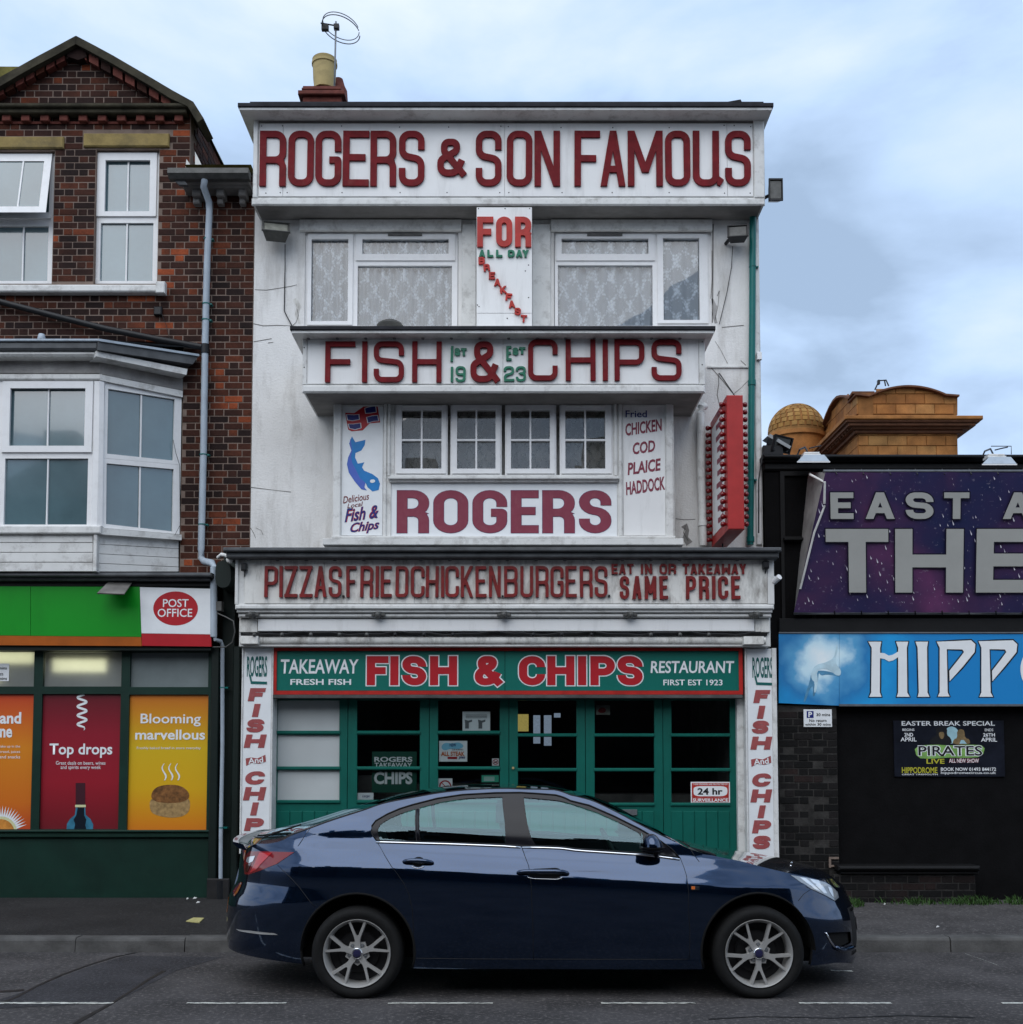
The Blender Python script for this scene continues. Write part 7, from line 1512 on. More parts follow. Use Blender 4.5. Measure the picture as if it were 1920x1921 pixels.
# ================================================================== HOUSES ACROSS THE STREET (behind the camera, seen in reflections)
M['opp'] = mat('dull_brick_house', (.022, .013, .011), .9, var=.3, scale=2); M['opp2'] = mat('grey_rendered_house', (.035, .033, .032), .9, var=.2, scale=2); M['opp_roof'] = mat('slate_roof', (.03, .03, .035), .8, var=.3, scale=4); M['opp_glass'] = mat('dark_window_glass', (.02, .025, .03), .1)
ro_ = random.Random(12); xh = -26.0; hh = [8.6, 7.9, 9.0, 7.4, 8.2, 8.9, 7.6, 8.5, 8.0]; lbl = ['narrow brick terraced house', 'pale rendered terraced house']
for i, h_ in enumerate(hh):
    wd = 5.6; x0_, x1_ = xh, xh + wd - .02; yb = -8.0
    t = thing('terraced_house', '%s across the street, the %s from the left end' % (lbl[i % 2], ('first', 'second', 'third', 'fourth', 'fifth', 'sixth', 'seventh', 'eighth', 'ninth')[i]), 'house', ((x0_ + x1_) / 2, yb, 0), 'terraced houses across the street')
    part('wall', M['opp' if i % 2 == 0 else 'opp2'], t, lambda m: m.box(x0_, x1_, yb - 7, yb, 0, h_))
    part('roof', M['opp_roof'], t, lambda m: m.prism([Vector((x0_, yb + .3, h_)), Vector((x0_, yb - 3.5, h_ + 2.0)), Vector((x0_, yb - 7.3, h_))], (wd - .02, 0, 0)))
    part('chimney', M['opp'], t, lambda m: m.box(x0_ + .3, x0_ + 1.3, yb - 3.9, yb - 3.2, h_ + 1.3, h_ + 2.9))
    for a in (.8, 3.4):
        for z_ in (1.0, 3.6, 6.0): part('window', M['opp_glass'], t, lambda m: m.box(x0_ + a, x0_ + a + 1.3, yb + .001, yb + .04, z_, z_ + 1.3))
    xh += wd
# ================================================================== THE CAR
M['paint'] = mat('dark_blue_metallic_paint', (.0045, .024, .068), .09, metal=.9, coat=1.0, spec=.5)
M['paint'].node_tree.nodes['Principled BSDF'].inputs['Coat IOR'].default_value = 1.6
M['gloss_black'] = mat('gloss_black_pillar', (.006, .006, .009), .2, spec=.3)
M['rubber'] = mat('black_rubber_seal', (.006, .006, .007), .5)
M['chrome'] = mat('chrome_trim', (.75, .76, .78), .12, metal=1.0)
M['tyre'] = mat('tyre_rubber', (.0065, .0065, .0065), .8, bump=.2, bscale=120, var=.3, scale=30)
M['rim'] = mat('silver_alloy', (.42, .415, .40), .35, metal=.4, var=.05, scale=9)
M['rim_dark'] = mat('dark_wheel_barrel', (.02, .02, .022), .5, metal=.4)
M['liner'] = mat('black_wheel_arch_liner', (.005, .005, .005), .9)
M['seat'] = mat('dark_seat_fabric', (.018, .017, .018), .85, var=.2, scale=30)
M['cabin'] = mat('dark_cabin_plastic', (.012, .011, .011), .7)
M['carglass'] = glass_mat('tinted_car_glass', (.62, .93, .88), ior=1.6, refl=1.8, gcol=(.62, .86, .95))
M['lens_clear'] = mat('clear_headlamp_lens', (.30, .33, .36), .06, coat=1.0, metal=.3)
M['lens_bright'] = mat('bright_headlamp_reflector', (.75, .78, .8), .1, metal=.6, coat=1.0)
M['lens_red'] = mat('red_tail_lamp', (.20, .006, .006), .12, coat=1.0)
M['lens_red_b'] = mat('bright_red_tail_lamp', (.50, .02, .02), .12, coat=1.0)
M['lens_dark'] = mat('smoked_tail_lamp', (.06, .012, .008), .12, coat=1.0)
YC = 8.72
def interp(tb, v):
    if v <= tb[0][0]: return tb[0][1]
    if v >= tb[-1][0]: return tb[-1][1]
    for i in range(len(tb) - 1):
        if v <= tb[i + 1][0]:
            x0_, y0_ = tb[i]; x1_, y1_ = tb[i + 1]; h = x1_ - x0_; t = (v - x0_) / h
            # monotone-ish cubic
            def sl(j):
                if j <= 0: return (tb[1][1] - tb[0][1]) / (tb[1][0] - tb[0][0])
                if j >= len(tb) - 1: return (tb[-1][1] - tb[-2][1]) / (tb[-1][0] - tb[-2][0])
                a = (tb[j][1] - tb[j - 1][1]) / (tb[j][0] - tb[j - 1][0]); b = (tb[j + 1][1] - tb[j][1]) / (tb[j + 1][0] - tb[j][0])
                return 0 if a * b <= 0 else 2 * a * b / (a + b)
            m0, m1 = sl(i) * h, sl(i + 1) * h
            return (2 * t ** 3 - 3 * t * t + 1) * y0_ + (t ** 3 - 2 * t * t + t) * m0 + (-2 * t ** 3 + 3 * t * t) * y1_ + (t ** 3 - t * t) * m1
    return tb[-1][1]
XF = [(.0, 2.42), (.08, 2.48), (.175, 2.585), (.216, 2.58), (.302, 2.59), (.441, 2.58), (.536, 2.56), (.65, 2.51), (.744, 2.49), (.79, 2.45), (.85, 2.40), (1.0, 2.28), (1.5, 2.05)]
XB = [(.0, -2.04), (.12, -2.09), (.2, -2.12), (.339, -2.14), (.544, -2.135), (.642, -2.115), (.70, -2.08), (.75, -2.06), (.912, -2.045), (1.0, -2.03), (1.1, -2.0), (1.5, -1.75)]
WQ = [(.0, .82), (.15, .862), (.22, .885), (.30, .898), (.45, .915), (.60, .926), (.74, .930), (.825, .928), (.845, .924), (.88, .912), (.92, .899), (.965, .882), (1.0, .862), (1.03, .848), (1.10, .834), (1.18, .806), (1.28, .752), (1.42, .645), (1.55, .55)]
X0C = .2
def belt(x): return 1.045 + (.933 - 1.045) * max(0.0, min(1.25, (x + .93) / 2.09))
NP = 5.0
def hw(x, z):
    q = z - (belt(x) - 1.0); return interp(WQ, q) 
def Bs(th, z):
    s = math.sin(th); xe = XF[0][1]
    xe = interp(XF, z) if s >= 0 else interp(XB, z)
    x = X0C + (xe - X0C) * abs(s) ** (2 / NP)
    return x, hw(x, z) * max(0.0, math.cos(th))
# arc length table along the plan outline
TH = [(-90 + i * .25) * math.pi / 180 for i in range(721)]
AT = [0.0]; pv = None
for th in TH:
    s = math.sin(th); xe = 2.6 if s >= 0 else -2.17; q = (X0C + (xe - X0C) * abs(s) ** (2 / NP), .92 * math.cos(th))
    if pv is not None: AT.append(AT[-1] + math.hypot(q[0] - pv[0], q[1] - pv[1]))
    pv = q
mid_ = AT[360]; AT = [a - mid_ for a in AT]
import bisect
def th_of(a):
    a = max(AT[0], min(AT[-1], a)); i = min(len(AT) - 2, max(0, bisect.bisect_right(AT, a) - 1)); t = (a - AT[i]) / max(1e-9, AT[i + 1] - AT[i]); return TH[i] + (TH[i + 1] - TH[i]) * t
def a_of(th):
    i = min(len(TH) - 2, max(0, int((th - TH[0]) / (TH[1] - TH[0])))); t = (th - TH[i]) / (TH[1] - TH[0]); return AT[i] + (AT[i + 1] - AT[i]) * t
def xz2a(x, z):
    xe = interp(XF, z) if x >= X0C else interp(XB, z); t = min(1.0, abs((x - X0C) / (xe - X0C))); th = math.asin(min(1, t ** (NP / 2))); return a_of(th if x >= X0C else -th)
def B3(a, z, inset=0.0, side=-1):
    x, y = Bs(th_of(a), z)
    if inset:
        n = Bn(a, z); return Vector((x - n.x * inset, YC + side * (y - (-n.y) * inset), z - n.z * inset))
    return Vector((x, YC + side * y, z))
def Bn(a, z):     # outward normal on the near side (side=-1)
    e_ = .006; a1 = max(AT[0] + .001, min(AT[-1] - .001, a))
    p0, p1 = B3(a1 - e_, z), B3(a1 + e_, z); q0, q1 = B3(a1, z - e_), B3(a1, z + e_)
    n = (p1 - p0).cross(q1 - q0); n.normalize()
    if n.y > 0 and abs(a) < 2.6: n = -n
    x, y = Bs(th_of(a1), z)
    if n.dot(Vector((x - X0C, -y * 2.5, 0))) < 0: n = -n
    return n
def pix(px, py):  # photo pixel -> (a, z) on the near flank
    sg = -1 if px > 960 else 1
    for k in range(60):
        y_ = 7.7
        while y_ < YC + .05:
            p = P(px, py, y_); xe = interp(XF, p.z) if p.x >= X0C else interp(XB, p.z); t = abs((p.x - X0C) / (xe - X0C))
            if t < 1 and YC - p.y < hw(p.x, p.z) * math.sqrt(max(0, 1 - t ** NP)): return (xz2a(p.x, p.z) - sg * k * .012, p.z)
            y_ += .004 if k == 0 else .01
        px += sg * 1.2
    return (xz2a(p.x, p.z), p.z)
def PX(pts): return [pix(*q) for q in pts]
car = thing('parked_car', 'dark blue five-door hatchback parked at the kerb in front of the chip shop, facing right', 'car', (.3, YC, 0))
# ---- outlines traced on the flank
edge = PX([(470, 1580), (482, 1583), (500, 1583), (524.7, 1578.8), (545, 1569), (585.6, 1553.8), (612, 1544), (638.8, 1535), (685.6, 1520), (719, 1508.4), (773.8, 1497.5), (836, 1487), (883, 1482.7), (945.6, 1480.3), (1012.5, 1481.9), (1059, 1488), (1106, 1501.4), (1153, 1522.5), (1200, 1547.5), (1243, 1569), (1273.8, 1583), (1295.6, 1593.5), (1312.8, 1599), (1351.9, 1608.5), (1391, 1616), (1424.7, 1625), (1474.8, 1637), (1515, 1645.5), (1548, 1654), (1566, 1663)])
edge = [(AT[0], .985), (AT[0] + .45, .988)] + [e for e in edge if e[0] > AT[0] + .5] + [(AT[-1] - .55, .715), (AT[-1] - .28, .69), (AT[-1], .68)]
edge = sorted(edge)
zbot = [(AT[0], .26), (-2.1, .24), (-1.55, .215), (-.6, .20), (1.2, .20), (2.1, .20), (2.5, .15), (AT[-1], .13)]
def Ez(a): return interp(edge, a)
arch_r = .395; WR = (-1.054, .306); WF = (1.688, .306)
def archpts(c, n=28):
    res = []
    for k in range(n + 1):
        th = math.pi + .28 - (math.pi + .56) * k / n; x, z = c[0] + arch_r * math.cos(th), c[1] + arch_r * math.sin(th) + .012
        if z < .195: z = .195
        res.append((xz2a(x, z), z))
    return res
arR, arF = archpts(WR), archpts(WF)
W_out = PX([(706.6, 1577), (699, 1567), (696.5, 1559), (698, 1549), (705, 1539.7), (726.9, 1527), (750, 1517), (773.8, 1509.5), (820.6, 1497.5), (867.5, 1490.5), (930, 1487), (977, 1486.5), (1012.5, 1488.7), (1059, 1496), (1106, 1510.5), (1153, 1531), (1200, 1554.5), (1239, 1577), (1261, 1593), (1277, 1611), (1215.6, 1602), (1100, 1594.5), (977, 1587), (840, 1581.5)])
G1 = PX([(713, 1576), (709, 1565), (709, 1556), (714, 1546), (728, 1537), (752, 1526), (779.5, 1517.5), (781, 1578.3)])
G2 = PX([(788, 1515), (830, 1504), (880, 1496.8), (942.5, 1494.5), (948.8, 1584.5), (840, 1580.6), (789, 1578.7)])
G3 = PX([(983, 1495.3), (1028, 1499.3), (1075, 1508.5), (1122, 1524.6), (1168.8, 1546), (1198, 1561.5), (1203, 1568), (1204, 1600.3), (1100, 1593.3), (1007, 1588)])
TL = PX([(552.8, 1599), (520, 1621), (490, 1633), (468, 1641), (460, 1640), (458, 1622), (462, 1606), (468, 1597.5), (500, 1597.3)])
tl0 = min(q[0] for q in TL)
HL = PX([(1483, 1641.6), (1515, 1647), (1548, 1655.5), (1562, 1664), (1572, 1674), (1574, 1684), (1566.9, 1690), (1549, 1679.5), (1522, 1667.5), (1497.8, 1653)])
FOG = PX([(1553, 1750), (1575, 1749), (1596, 1748), (1598, 1768), (1582, 1776), (1568, 1774), (1560, 1764)])
def pline(pts): return PX(pts)
L_rr = pline([(708, 1580), (711, 1585), (722, 1605), (734.7, 1625.6), (746, 1640), (758, 1658), (768, 1679), (774, 1705), (776, 1740), (776, 1800)])
L_mid = pline([(979, 1588), (985, 1606), (992, 1624), (995.5, 1645), (997, 1663), (1000, 1730), (1001, 1800)])
L_fr = pline([(1277.5, 1612), (1283, 1626), (1288, 1642), (1291, 1661), (1293, 1720), (1293, 1800)])
L_hatch = pline([(581, 1556), (571, 1570), (559, 1588)])
L_bump = pline([(521, 1623), (545, 1646), (570, 1676), (592, 1702)])
L_hood = pline([(1296, 1594), (1304, 1606), (1312.5, 1617)])
L_fbump = pline([(1521, 1669), (1508, 1678), (1498, 1690)])
crease = [(a / 20, 0) for a in range(-44, 50)]
def inpoly(p, poly):
    x, y = p; c = False; n = len(poly); j = n - 1
    for i in range(n):
        xi, yi = poly[i]; xj, yj = poly[j]
        if (yi > y) != (yj > y) and x < (xj - xi) * (y - yi) / (yj - yi) + xi: c = not c
        j = i
    return c
# outer boundary of the flank
def dens(poly, d=.045, closed=False):
    res = []; n = len(poly)
    for i in range(n if closed else n - 1):
        a, b = poly[i], poly[(i + 1) % n]; k = max(1, int(math.hypot(b[0] - a[0], b[1] - a[1]) / d))
        for j in range(k): t = j / k; res.append((a[0] + (b[0] - a[0]) * t, a[1] + (b[1] - a[1]) * t))
    if not closed: res.append(poly[-1])
    return res
top = []; a_ = AT[0]
top = dens(edge, .04)
top = [(a, Ez(a)) for a, z in top]
def botseg(a0, a1): n = max(2, int((a1 - a0) / .05)); return [(a0 + (a1 - a0) * k / n, interp(zbot, a0 + (a1 - a0) * k / n)) for k in range(n + 1)]
bottom = botseg(AT[0], arR[0][0] - .002) + arR + botseg(arR[-1][0] + .002, arF[0][0] - .002) + arF + botseg(arF[-1][0] + .002, AT[-1])
outer = bottom + top[::-1]
V2, E2 = [], []
def addpoly(poly, closed=True):
    b = len(V2); V2.extend([Vector(q) for q in poly]); n = len(poly)
    E2.extend([(b + i, b + (i + 1) % n) for i in range(n if closed else n - 1)])
addpoly(outer)
regs = {'W': dens(W_out, .05, True), 'G1': dens(G1, .05, True), 'G2': dens(G2, .05, True), 'G3': dens(G3, .05, True), 'TL': dens(TL, .04, True), 'HL': dens(HL, .04, True), 'FOG': dens(FOG, .04, True)}
for k_ in regs: addpoly(regs[k_])
for l_ in (L_rr, L_mid, L_fr, L_hatch, L_bump, L_hood, L_fbump): addpoly(dens(l_, .05), False)
aG = pix(1596, 1725)[0]; addpoly(dens([(aG, .22), (AT[-1] - .005, .22), (AT[-1] - .005, .56), (aG, .56)], .04, True))
z_ = .15
while z_ < 1.46:
    a_ = AT[0] + .02
    while a_ < AT[-1]:
        if inpoly((a_, z_), outer) and abs(Ez(a_) - z_) > .008: V2.append(Vector((a_, z_)))
        a_ += .045
    z_ += .022 if .7 < z_ < 1.1 else .04
cv, ce, cf, *_r = delaunay_2d_cdt(V2, E2, [], 0, 1e-5)
def region(c):
    if not inpoly(c, outer): return None
    for k in ('G1', 'G2', 'G3'):
        if inpoly(c, regs[k]): return 'glass_' + k
    if inpoly(c, regs['W']): return 'surround'
    if inpoly(c, regs['TL']): return 'tail_lamp'
    if inpoly(c, regs['HL']): return 'head_lamp'
    if inpoly(c, regs['FOG']): return 'fog'
    a, z = c
    if a > aG and .22 < z < .56: return 'grille'
    def lx(L):
        if z >= L[0][1]: return L[0][0]
        if z <= L[-1][1]: return L[-1][0]
        for i in range(len(L) - 1):
            if L[i][1] >= z >= L[i + 1][1]: t = (L[i][1] - z) / max(1e-9, L[i][1] - L[i + 1][1]); return L[i][0] + (L[i + 1][0] - L[i][0]) * t
        return L[-1][0]
    if z < belt(Bs(th_of(a), z)[0]) + .004 and lx(L_rr) < a < lx(L_fr) and z > .262:
        return 'rear_door' if a < lx(L_mid) else 'front_door'
    return 'body'
faces = {}
for f in cf:
    c = (sum(cv[i].x for i in f) / len(f), sum(cv[i].y for i in f) / len(f)); r_ = region(c)
    if r_: faces.setdefault(r_, []).append(f)
P3c = {}
def surf(i, ins): 
    k = (i, ins)
    if k not in P3c:
        a, z = cv[i].x, cv[i].y; P3c[k] = (B3(a, z, ins), Bn(a, z))
    return P3c[k]
def panel(name, key, material, parent, inset=0.0, both=True, keys=None, label=None):
    fl = []; 
    for k in (keys or [key]): fl += faces.get(k, [])
    objs = []
    for side in ((-1, 1) if both else (-1,)):
        idx = {}; vs = []; ns = []; fs = []
        for f in fl:
            g = []
            for i in f:
                if i not in idx:
                    p, n = surf(i, inset); idx[i] = len(vs)
                    if side == 1: p = Vector((p.x, 2 * YC - p.y, p.z)); n = Vector((n.x, -n.y, n.z))
                    vs.append(tuple(p)); ns.append(tuple(n))
                g.append(idx[i])
            a, b, c = (Vector(vs[g[0]]), Vector(vs[g[1]]), Vector(vs[g[2]])); nn = (b - a).cross(c - a)
            if nn.dot(Vector(ns[g[0]])) < 0: g = g[::-1]
            fs.append(tuple(g))
        me = bpy.data.meshes.new(name); me.from_pydata(vs, [], fs); me.update()
        for p in me.polygons: p.use_smooth = True
        me.normals_split_custom_set_from_vertices(ns); me.materials.append(M[material])
        o = bpy.data.objects.new(name, me); COL.objects.link(o); adopt(o, parent); objs.append(o)
    return objs
body = panel('body', 'body', 'paint', car)
fd = panel('front_door', 'front_door', 'paint', car); rd = panel('rear_door', 'rear_door', 'paint', car)
panel('window_surround', 'surround', 'gloss_black', car, .004)
panel('quarter_window', 'glass_G1', 'carglass', car, .010); panel('side_window', 'glass_G2', 'carglass', car, .010); panel('side_window', 'glass_G3', 'carglass', car, .010)
tlo = panel('tail_lamp', 'tail_lamp', 'lens_red', car, -.003); hlo = panel('headlight', 'head_lamp', 'lens_clear', car, -.001)
panel('fog_lamp_recess', 'fog', 'liner', car, .02); panel('front_grille', 'grille', 'cabin', car, .004)
def onpix(px, py, out=0.0, side=-1):
    a, z = pix(px, py); p = B3(a, z, -out)
    if side == 1: p = Vector((p.x, 2 * YC - p.y, p.z))
    return p
def mir(m): m.v = [(x, 2 * YC - y, z) for x, y, z in m.v]; return m
def strip(pts, rad, out, name, mt, parent=None, both=True, step=.05, flat=1.0):
    q2 = dens(pts, step)
    for side in ((-1, 1) if both else (-1,)):
        m = MB(); q = [B3(a, z, -out) for a, z in q2]; m.tube(q, rad, 8)
        if side == 1: mir(m)
        m.build(name, M[mt], parent or car, smooth=True)
for l_ in (L_rr, L_mid, L_fr, L_hatch, L_bump, L_hood, L_fbump): strip(l_, .0026, -.0012, 'shut_line', 'rubber')
strip(PX([(777, 1798), (900, 1799.5), (1100, 1800), (1292, 1800)]), .0025, -.001, 'shut_line', 'rubber')
strip(PX([(706, 1580.2), (840, 1584), (977, 1590)]), .0085, .002, 'chrome_strip', 'chrome'); strip(PX([(980, 1590.2), (1100, 1597.5), (1215.6, 1605), (1275.5, 1612.5)]), .0085, .002, 'chrome_strip', 'chrome')
strip(PX([(706, 1577), (840, 1581), (977, 1586.7), (1100, 1594), (1215.6, 1601.3), (1274, 1608)]), .006, .0, 'window_seal', 'rubber')
strip([W_out[i] for i in list(range(0, 20))], .005, -.001, 'window_seal', 'rubber')
strip(PX([(783.8, 1518), (785.5, 1577)]), .010, -.006, 'window_divider', 'gloss_black')
# wheel arch lips
for ar in (arR, arF): strip([(a, z) for a, z in ar], .009, -.004, 'arch_lip', 'liner')
# ---- top: bonnet, windscreen, roof, rear window, tailgate
CZ = [(-2.06, .985), (-2.045, 1.03), (-2.018, 1.064), (-1.96, 1.072), (-1.89, 1.078), (-1.75, 1.115), (-1.57, 1.158), (-1.22, 1.264), (-.995, 1.325), (-.835, 1.37), (-.573, 1.416), (-.33, 1.437), (.02, 1.439), (.28, 1.424), (.50, 1.385), (.727, 1.305), (.917, 1.208), (1.175, 1.065), (1.31, .985), (1.40, .945), (1.50, .932), (1.75, .918), (2.05, .878), (2.27, .826), (2.38, .782), (2.47, .728), (2.52, .690), (2.56, .675)]
top_e = []
na = 260
for k in range(na + 1):
    a = AT[0] + (AT[-1] - AT[0]) * k / na; z = Ez(a); x, y = Bs(th_of(a), z); top_e.append((x, y, z, a))
NR = 16
def topgrid(name, material, xa, xb, r0=0.0, r1=1.0, lift=0.0, parent=None, smooth=True, s1_=1):
    """strip of the top surface between x=xa..xb; r is the fraction from the centre line to the edge"""
    sel = [e for e in top_e if xa <= e[0] <= xb]
    # exact end stations
    def at(x):
        for i in range(len(top_e) - 1):
            if top_e[i][0] <= x <= top_e[i + 1][0] and top_e[i + 1][0] > top_e[i][0]:
                t = (x - top_e[i][0]) / (top_e[i + 1][0] - top_e[i][0]); return tuple(top_e[i][j] + (top_e[i + 1][j] - top_e[i][j]) * t for j in range(4))
        return None
    a, b = at(xa), at(xb)
    if a: sel = [a] + [s for s in sel if s[0] > xa + 1e-4]
    if b: sel = [s for s in sel if s[0] < xb - 1e-4] + [b]
    m = MB(); rs = []
    if r0 == 0: rs = [-r1 + 2 * r1 * j / (2 * NR) for j in range(2 * NR + 1)]; groups = [rs]
    else: rr = [r0 + (r1 - r0) * j / 6 for j in range(7)]; groups = [rr] if s1_ > 0 else [[-q for q in rr[::-1]]]
    for rs in groups:
        b0 = len(m.v)
        for x, y, z, aa in sel:
            c = interp(CZ, x)
            if abs(x) > 1.9 and y < .5: c = z + (c - z) * (y / .5)
            for r_ in rs:
                g = 1 - abs(r_) ** 2.3; m.v.append((x, YC + r_ * y, z + (c - z) * g + lift))
        w_ = len(rs)
        for i in range(len(sel) - 1):
            for j in range(w_ - 1): m.f.append((b0 + i * w_ + j, b0 + (i + 1) * w_ + j, b0 + (i + 1) * w_ + j + 1, b0 + i * w_ + j + 1))
    o = m.build(name, M[material], parent or car, smooth=smooth, recalc=False)
    return o
xs_ = 1.30
topgrid('bonnet', 'paint', xs_ + .003, 2.62)
topgrid('scuttle', 'gloss_black', xs_ - .06, xs_ - .0, .0, 1.0)
topgrid('windscreen', 'carglass', .46, xs_ - .063, 0, .93); [topgrid('windscreen_pillar', 'paint', .46, xs_ - .063, .93, 1.0, s1_=q) for q in (1, -1)]
topgrid('roof', 'paint', -.80, .457)
topgrid('rear_window', 'carglass', -1.80, -.803, 0, .88); [topgrid('rear_pillar', 'gloss_black', -1.80, -.803, .88, 1.0, s1_=q) for q in (1, -1)]
topgrid('tailgate', 'paint', -2.2, -1.803)
for s_ in (-1, 1):   # black roof channel
    m = MB(); q = [(x, YC + s_ * (y - .012), z + .002) for x, y, z, a in top_e if -1.55 < x < 1.15]; m.tube(q, .006, 6); m.build('roof_channel', M['rubber'], car, smooth=True)
# boot spoiler lip
def spo(m):
    n = 24; pr = [(0, 0), (-.045, .012), (-.07, .018), (-.072, .006), (-.03, -.03), (.03, -.045)]
    for k in range(n + 1):
        r_ = -1 + 2 * k / n; x_ = -1.945 + .05 * abs(r_) ** 2.2 + .02 * abs(r_) ** 6; y_ = YC + r_ * .74; z__ = 1.058 - .022 * abs(r_) ** 2.4
        for a, b in pr: m.v.append((x_ + a, y_, z__ + b))
    w_ = len(pr); m.f = [(i * w_ + j, (i + 1) * w_ + j, (i + 1) * w_ + (j + 1) % w_, i * w_ + (j + 1) % w_) for i in range(n) for j in range(w_)] + [tuple(range(w_)), tuple(n * w_ + j for j in range(w_ - 1, -1, -1))]
part('spoiler', M['paint'], car, spo, smooth=50)
part('hinge_cover', M['rubber'], car, lambda m: m.tube([Vector((-1.76, YC - .60, 1.075)), Vector((-1.70, YC - .60, 1.10)), Vector((-1.5, YC - .58, 1.165))], [.004, .009, .006], 6))
# ---- lamps detail
def patch(pts, name, mt, parent, out, both=True):
    """small convex patch that follows the flank"""
    q2 = dens(PX(pts), .03, True); cxx = sum(a for a, z in q2) / len(q2); cz_ = sum(z for a, z in q2) / len(q2)
    for side in ((-1, 1) if both else (-1,)):
        m = MB(); rings = [1.0, .66, .33]
        for r_ in rings: m.v += [tuple(B3(cxx + (a - cxx) * r_, cz_ + (z - cz_) * r_, -out)) for a, z in q2]
        m.v.append(tuple(B3(cxx, cz_, -out))); n = len(q2)
        for r_ in range(2): m.f += [(r_ * n + i, r_ * n + (i + 1) % n, (r_ + 1) * n + (i + 1) % n, (r_ + 1) * n + i) for i in range(n)]
        m.f += [(2 * n + i, 2 * n + (i + 1) % n, 3 * n) for i in range(n)]
        if side == 1: mir(m)
        m.build(name, M[mt], parent[0 if side == -1 else 1] if isinstance(parent, list) else parent, smooth=True)
patch([(488, 1600), (512, 1600), (500, 1612), (482, 1632), (470, 1638), (478, 1622)], 'brake_lens', 'lens_red_b', tlo, .006)
patch([(466, 1608), (480, 1606), (476, 1616), (468, 1620), (463, 1616)], 'reverse_lens', 'lens_bright', tlo, .006)
patch([(463, 1622), (473, 1620), (466, 1636), (461, 1636)], 'indicator_lens', 'lens_dark', tlo, .006)
patch([(1500, 1646), (1512, 1648), (1526, 1660), (1540, 1673), (1528, 1668), (1512, 1656)], 'lamp_strip', 'lens_bright', hlo, .003)
patch([(1519, 1649), (1536, 1652), (1545, 1664), (1552, 1676), (1546, 1676), (1533, 1664)], 'lamp_chamber', 'lens_bright', hlo, .003)
patch([(1553, 1663), (1566, 1669), (1571, 1677), (1568, 1686), (1562, 1682), (1556, 1672)], 'lamp_projector', 'lens_bright', hlo, .003)
strip(PX([(1482, 1641), (1515, 1669 - 4), (1549, 1681), (1567, 1691)]), .003, -.001, 'lamp_seal', 'rubber')
strip(PX([(1549, 1750), (1553, 1757), (1559, 1768), (1565, 1776), (1574, 1780), (1586, 1779)]), .007, .004, 'chrome_blade', 'chrome')
def blade(m):
    q = [B3(a, z, -.01) for a, z in dens(PX([(1566, 1777), (1576, 1782), (1590, 1781), (1600, 1777)]), .03)]; m.tube(q, .016, 8)
part('front_splitter', M['paint'], car, blade, smooth=True); m = MB(); blade(m); mir(m).build('front_splitter', M['paint'], car, smooth=True)
patch([(443, 1743), (470, 1746), (515, 1751), (522, 1754), (490, 1753), (450, 1747)], 'bumper_highlight', 'rim', car, .002)  # pale strip painted for the light caught along the bumper crease
patch([(1296, 1661.5), (1312.5, 1663), (1312.5, 1670), (1296, 1670)], 'side_repeater', 'chrome', car, .003); patch([(1297.5, 1663), (1304, 1663.5), (1304, 1668.5), (1297.5, 1668.5)], 'repeater_lens', 'orange_print', car, .005)
def plate_(x_end, z0, z1, hw_, mt, nm, sg):
    m = MB(); n = 8
    for k in range(n + 1):
        y = -hw_ + 2 * hw_ * k / n
        for z in (z0, z1):
            w0 = hw(x_end, z); th = math.acos(min(1, abs(y) / w0)) * sg; m.v.append((Bs(th, z)[0] + sg * .004, YC + y, z))
    m.f = [(2 * k, 2 * k + 2, 2 * k + 3, 2 * k + 1) for k in range(n)]; m.build(nm, M[mt], car)
plate_(2.5, .36, .46, .26, 'white_vinyl', 'number_plate', 1); plate_(-2.1, .50, .61, .26, 'po_ye', 'number_plate', -1); plate_(2.5, .53, .55, .42, 'chrome', 'grille_bar', 1)
# ---- handles
def handle(px, py, parent):
    for side in (-1, 1):
        a, z = pix(px, py); da = .108
        m = MB(); q = [B3(a + da * t, z + .006 * (1 - t * t) - .004 * t, -(.010 + .022 * (1 - t ** 4))) for t in [-1, -.85, -.5, 0, .5, .85, 1]]; m.tube(q, [.010, .014, .016, .0165, .016, .014, .010], 10)
        if side == 1: mir(m)
        h = m.build('door_handle', M['paint'], parent[0 if side == -1 else 1], smooth=True)
        m = MB(); c = B3(a, z + .002, -.001); n_ = Bn(a, z); k = 20; cc = len(m.v)
        m.v = [tuple(B3(a + .046 * math.cos(2 * math.pi * i / k), z + .004 + .034 * math.sin(2 * math.pi * i / k), -.0012)) for i in range(k)]; m.f = [tuple(range(k))]
        if side == 1: mir(m)
        m.build('handle_recess', M['liner'], parent[0 if side == -1 else 1], recalc=False)
        m = MB(); q = [B3(a + .048 * math.cos(t), z - .012 + .026 * math.sin(t), -.002) for t in [math.pi + .35 + (math.pi - .7) * i / 8 for i in range(9)]]; m.tube(q, .0035, 6)
        if side == 1: mir(m)
        m.build('recess_rim', M['chrome'], parent[0 if side == -1 else 1], smooth=True)
handle(785, 1618.5, rd); handle(1041, 1639, fd)
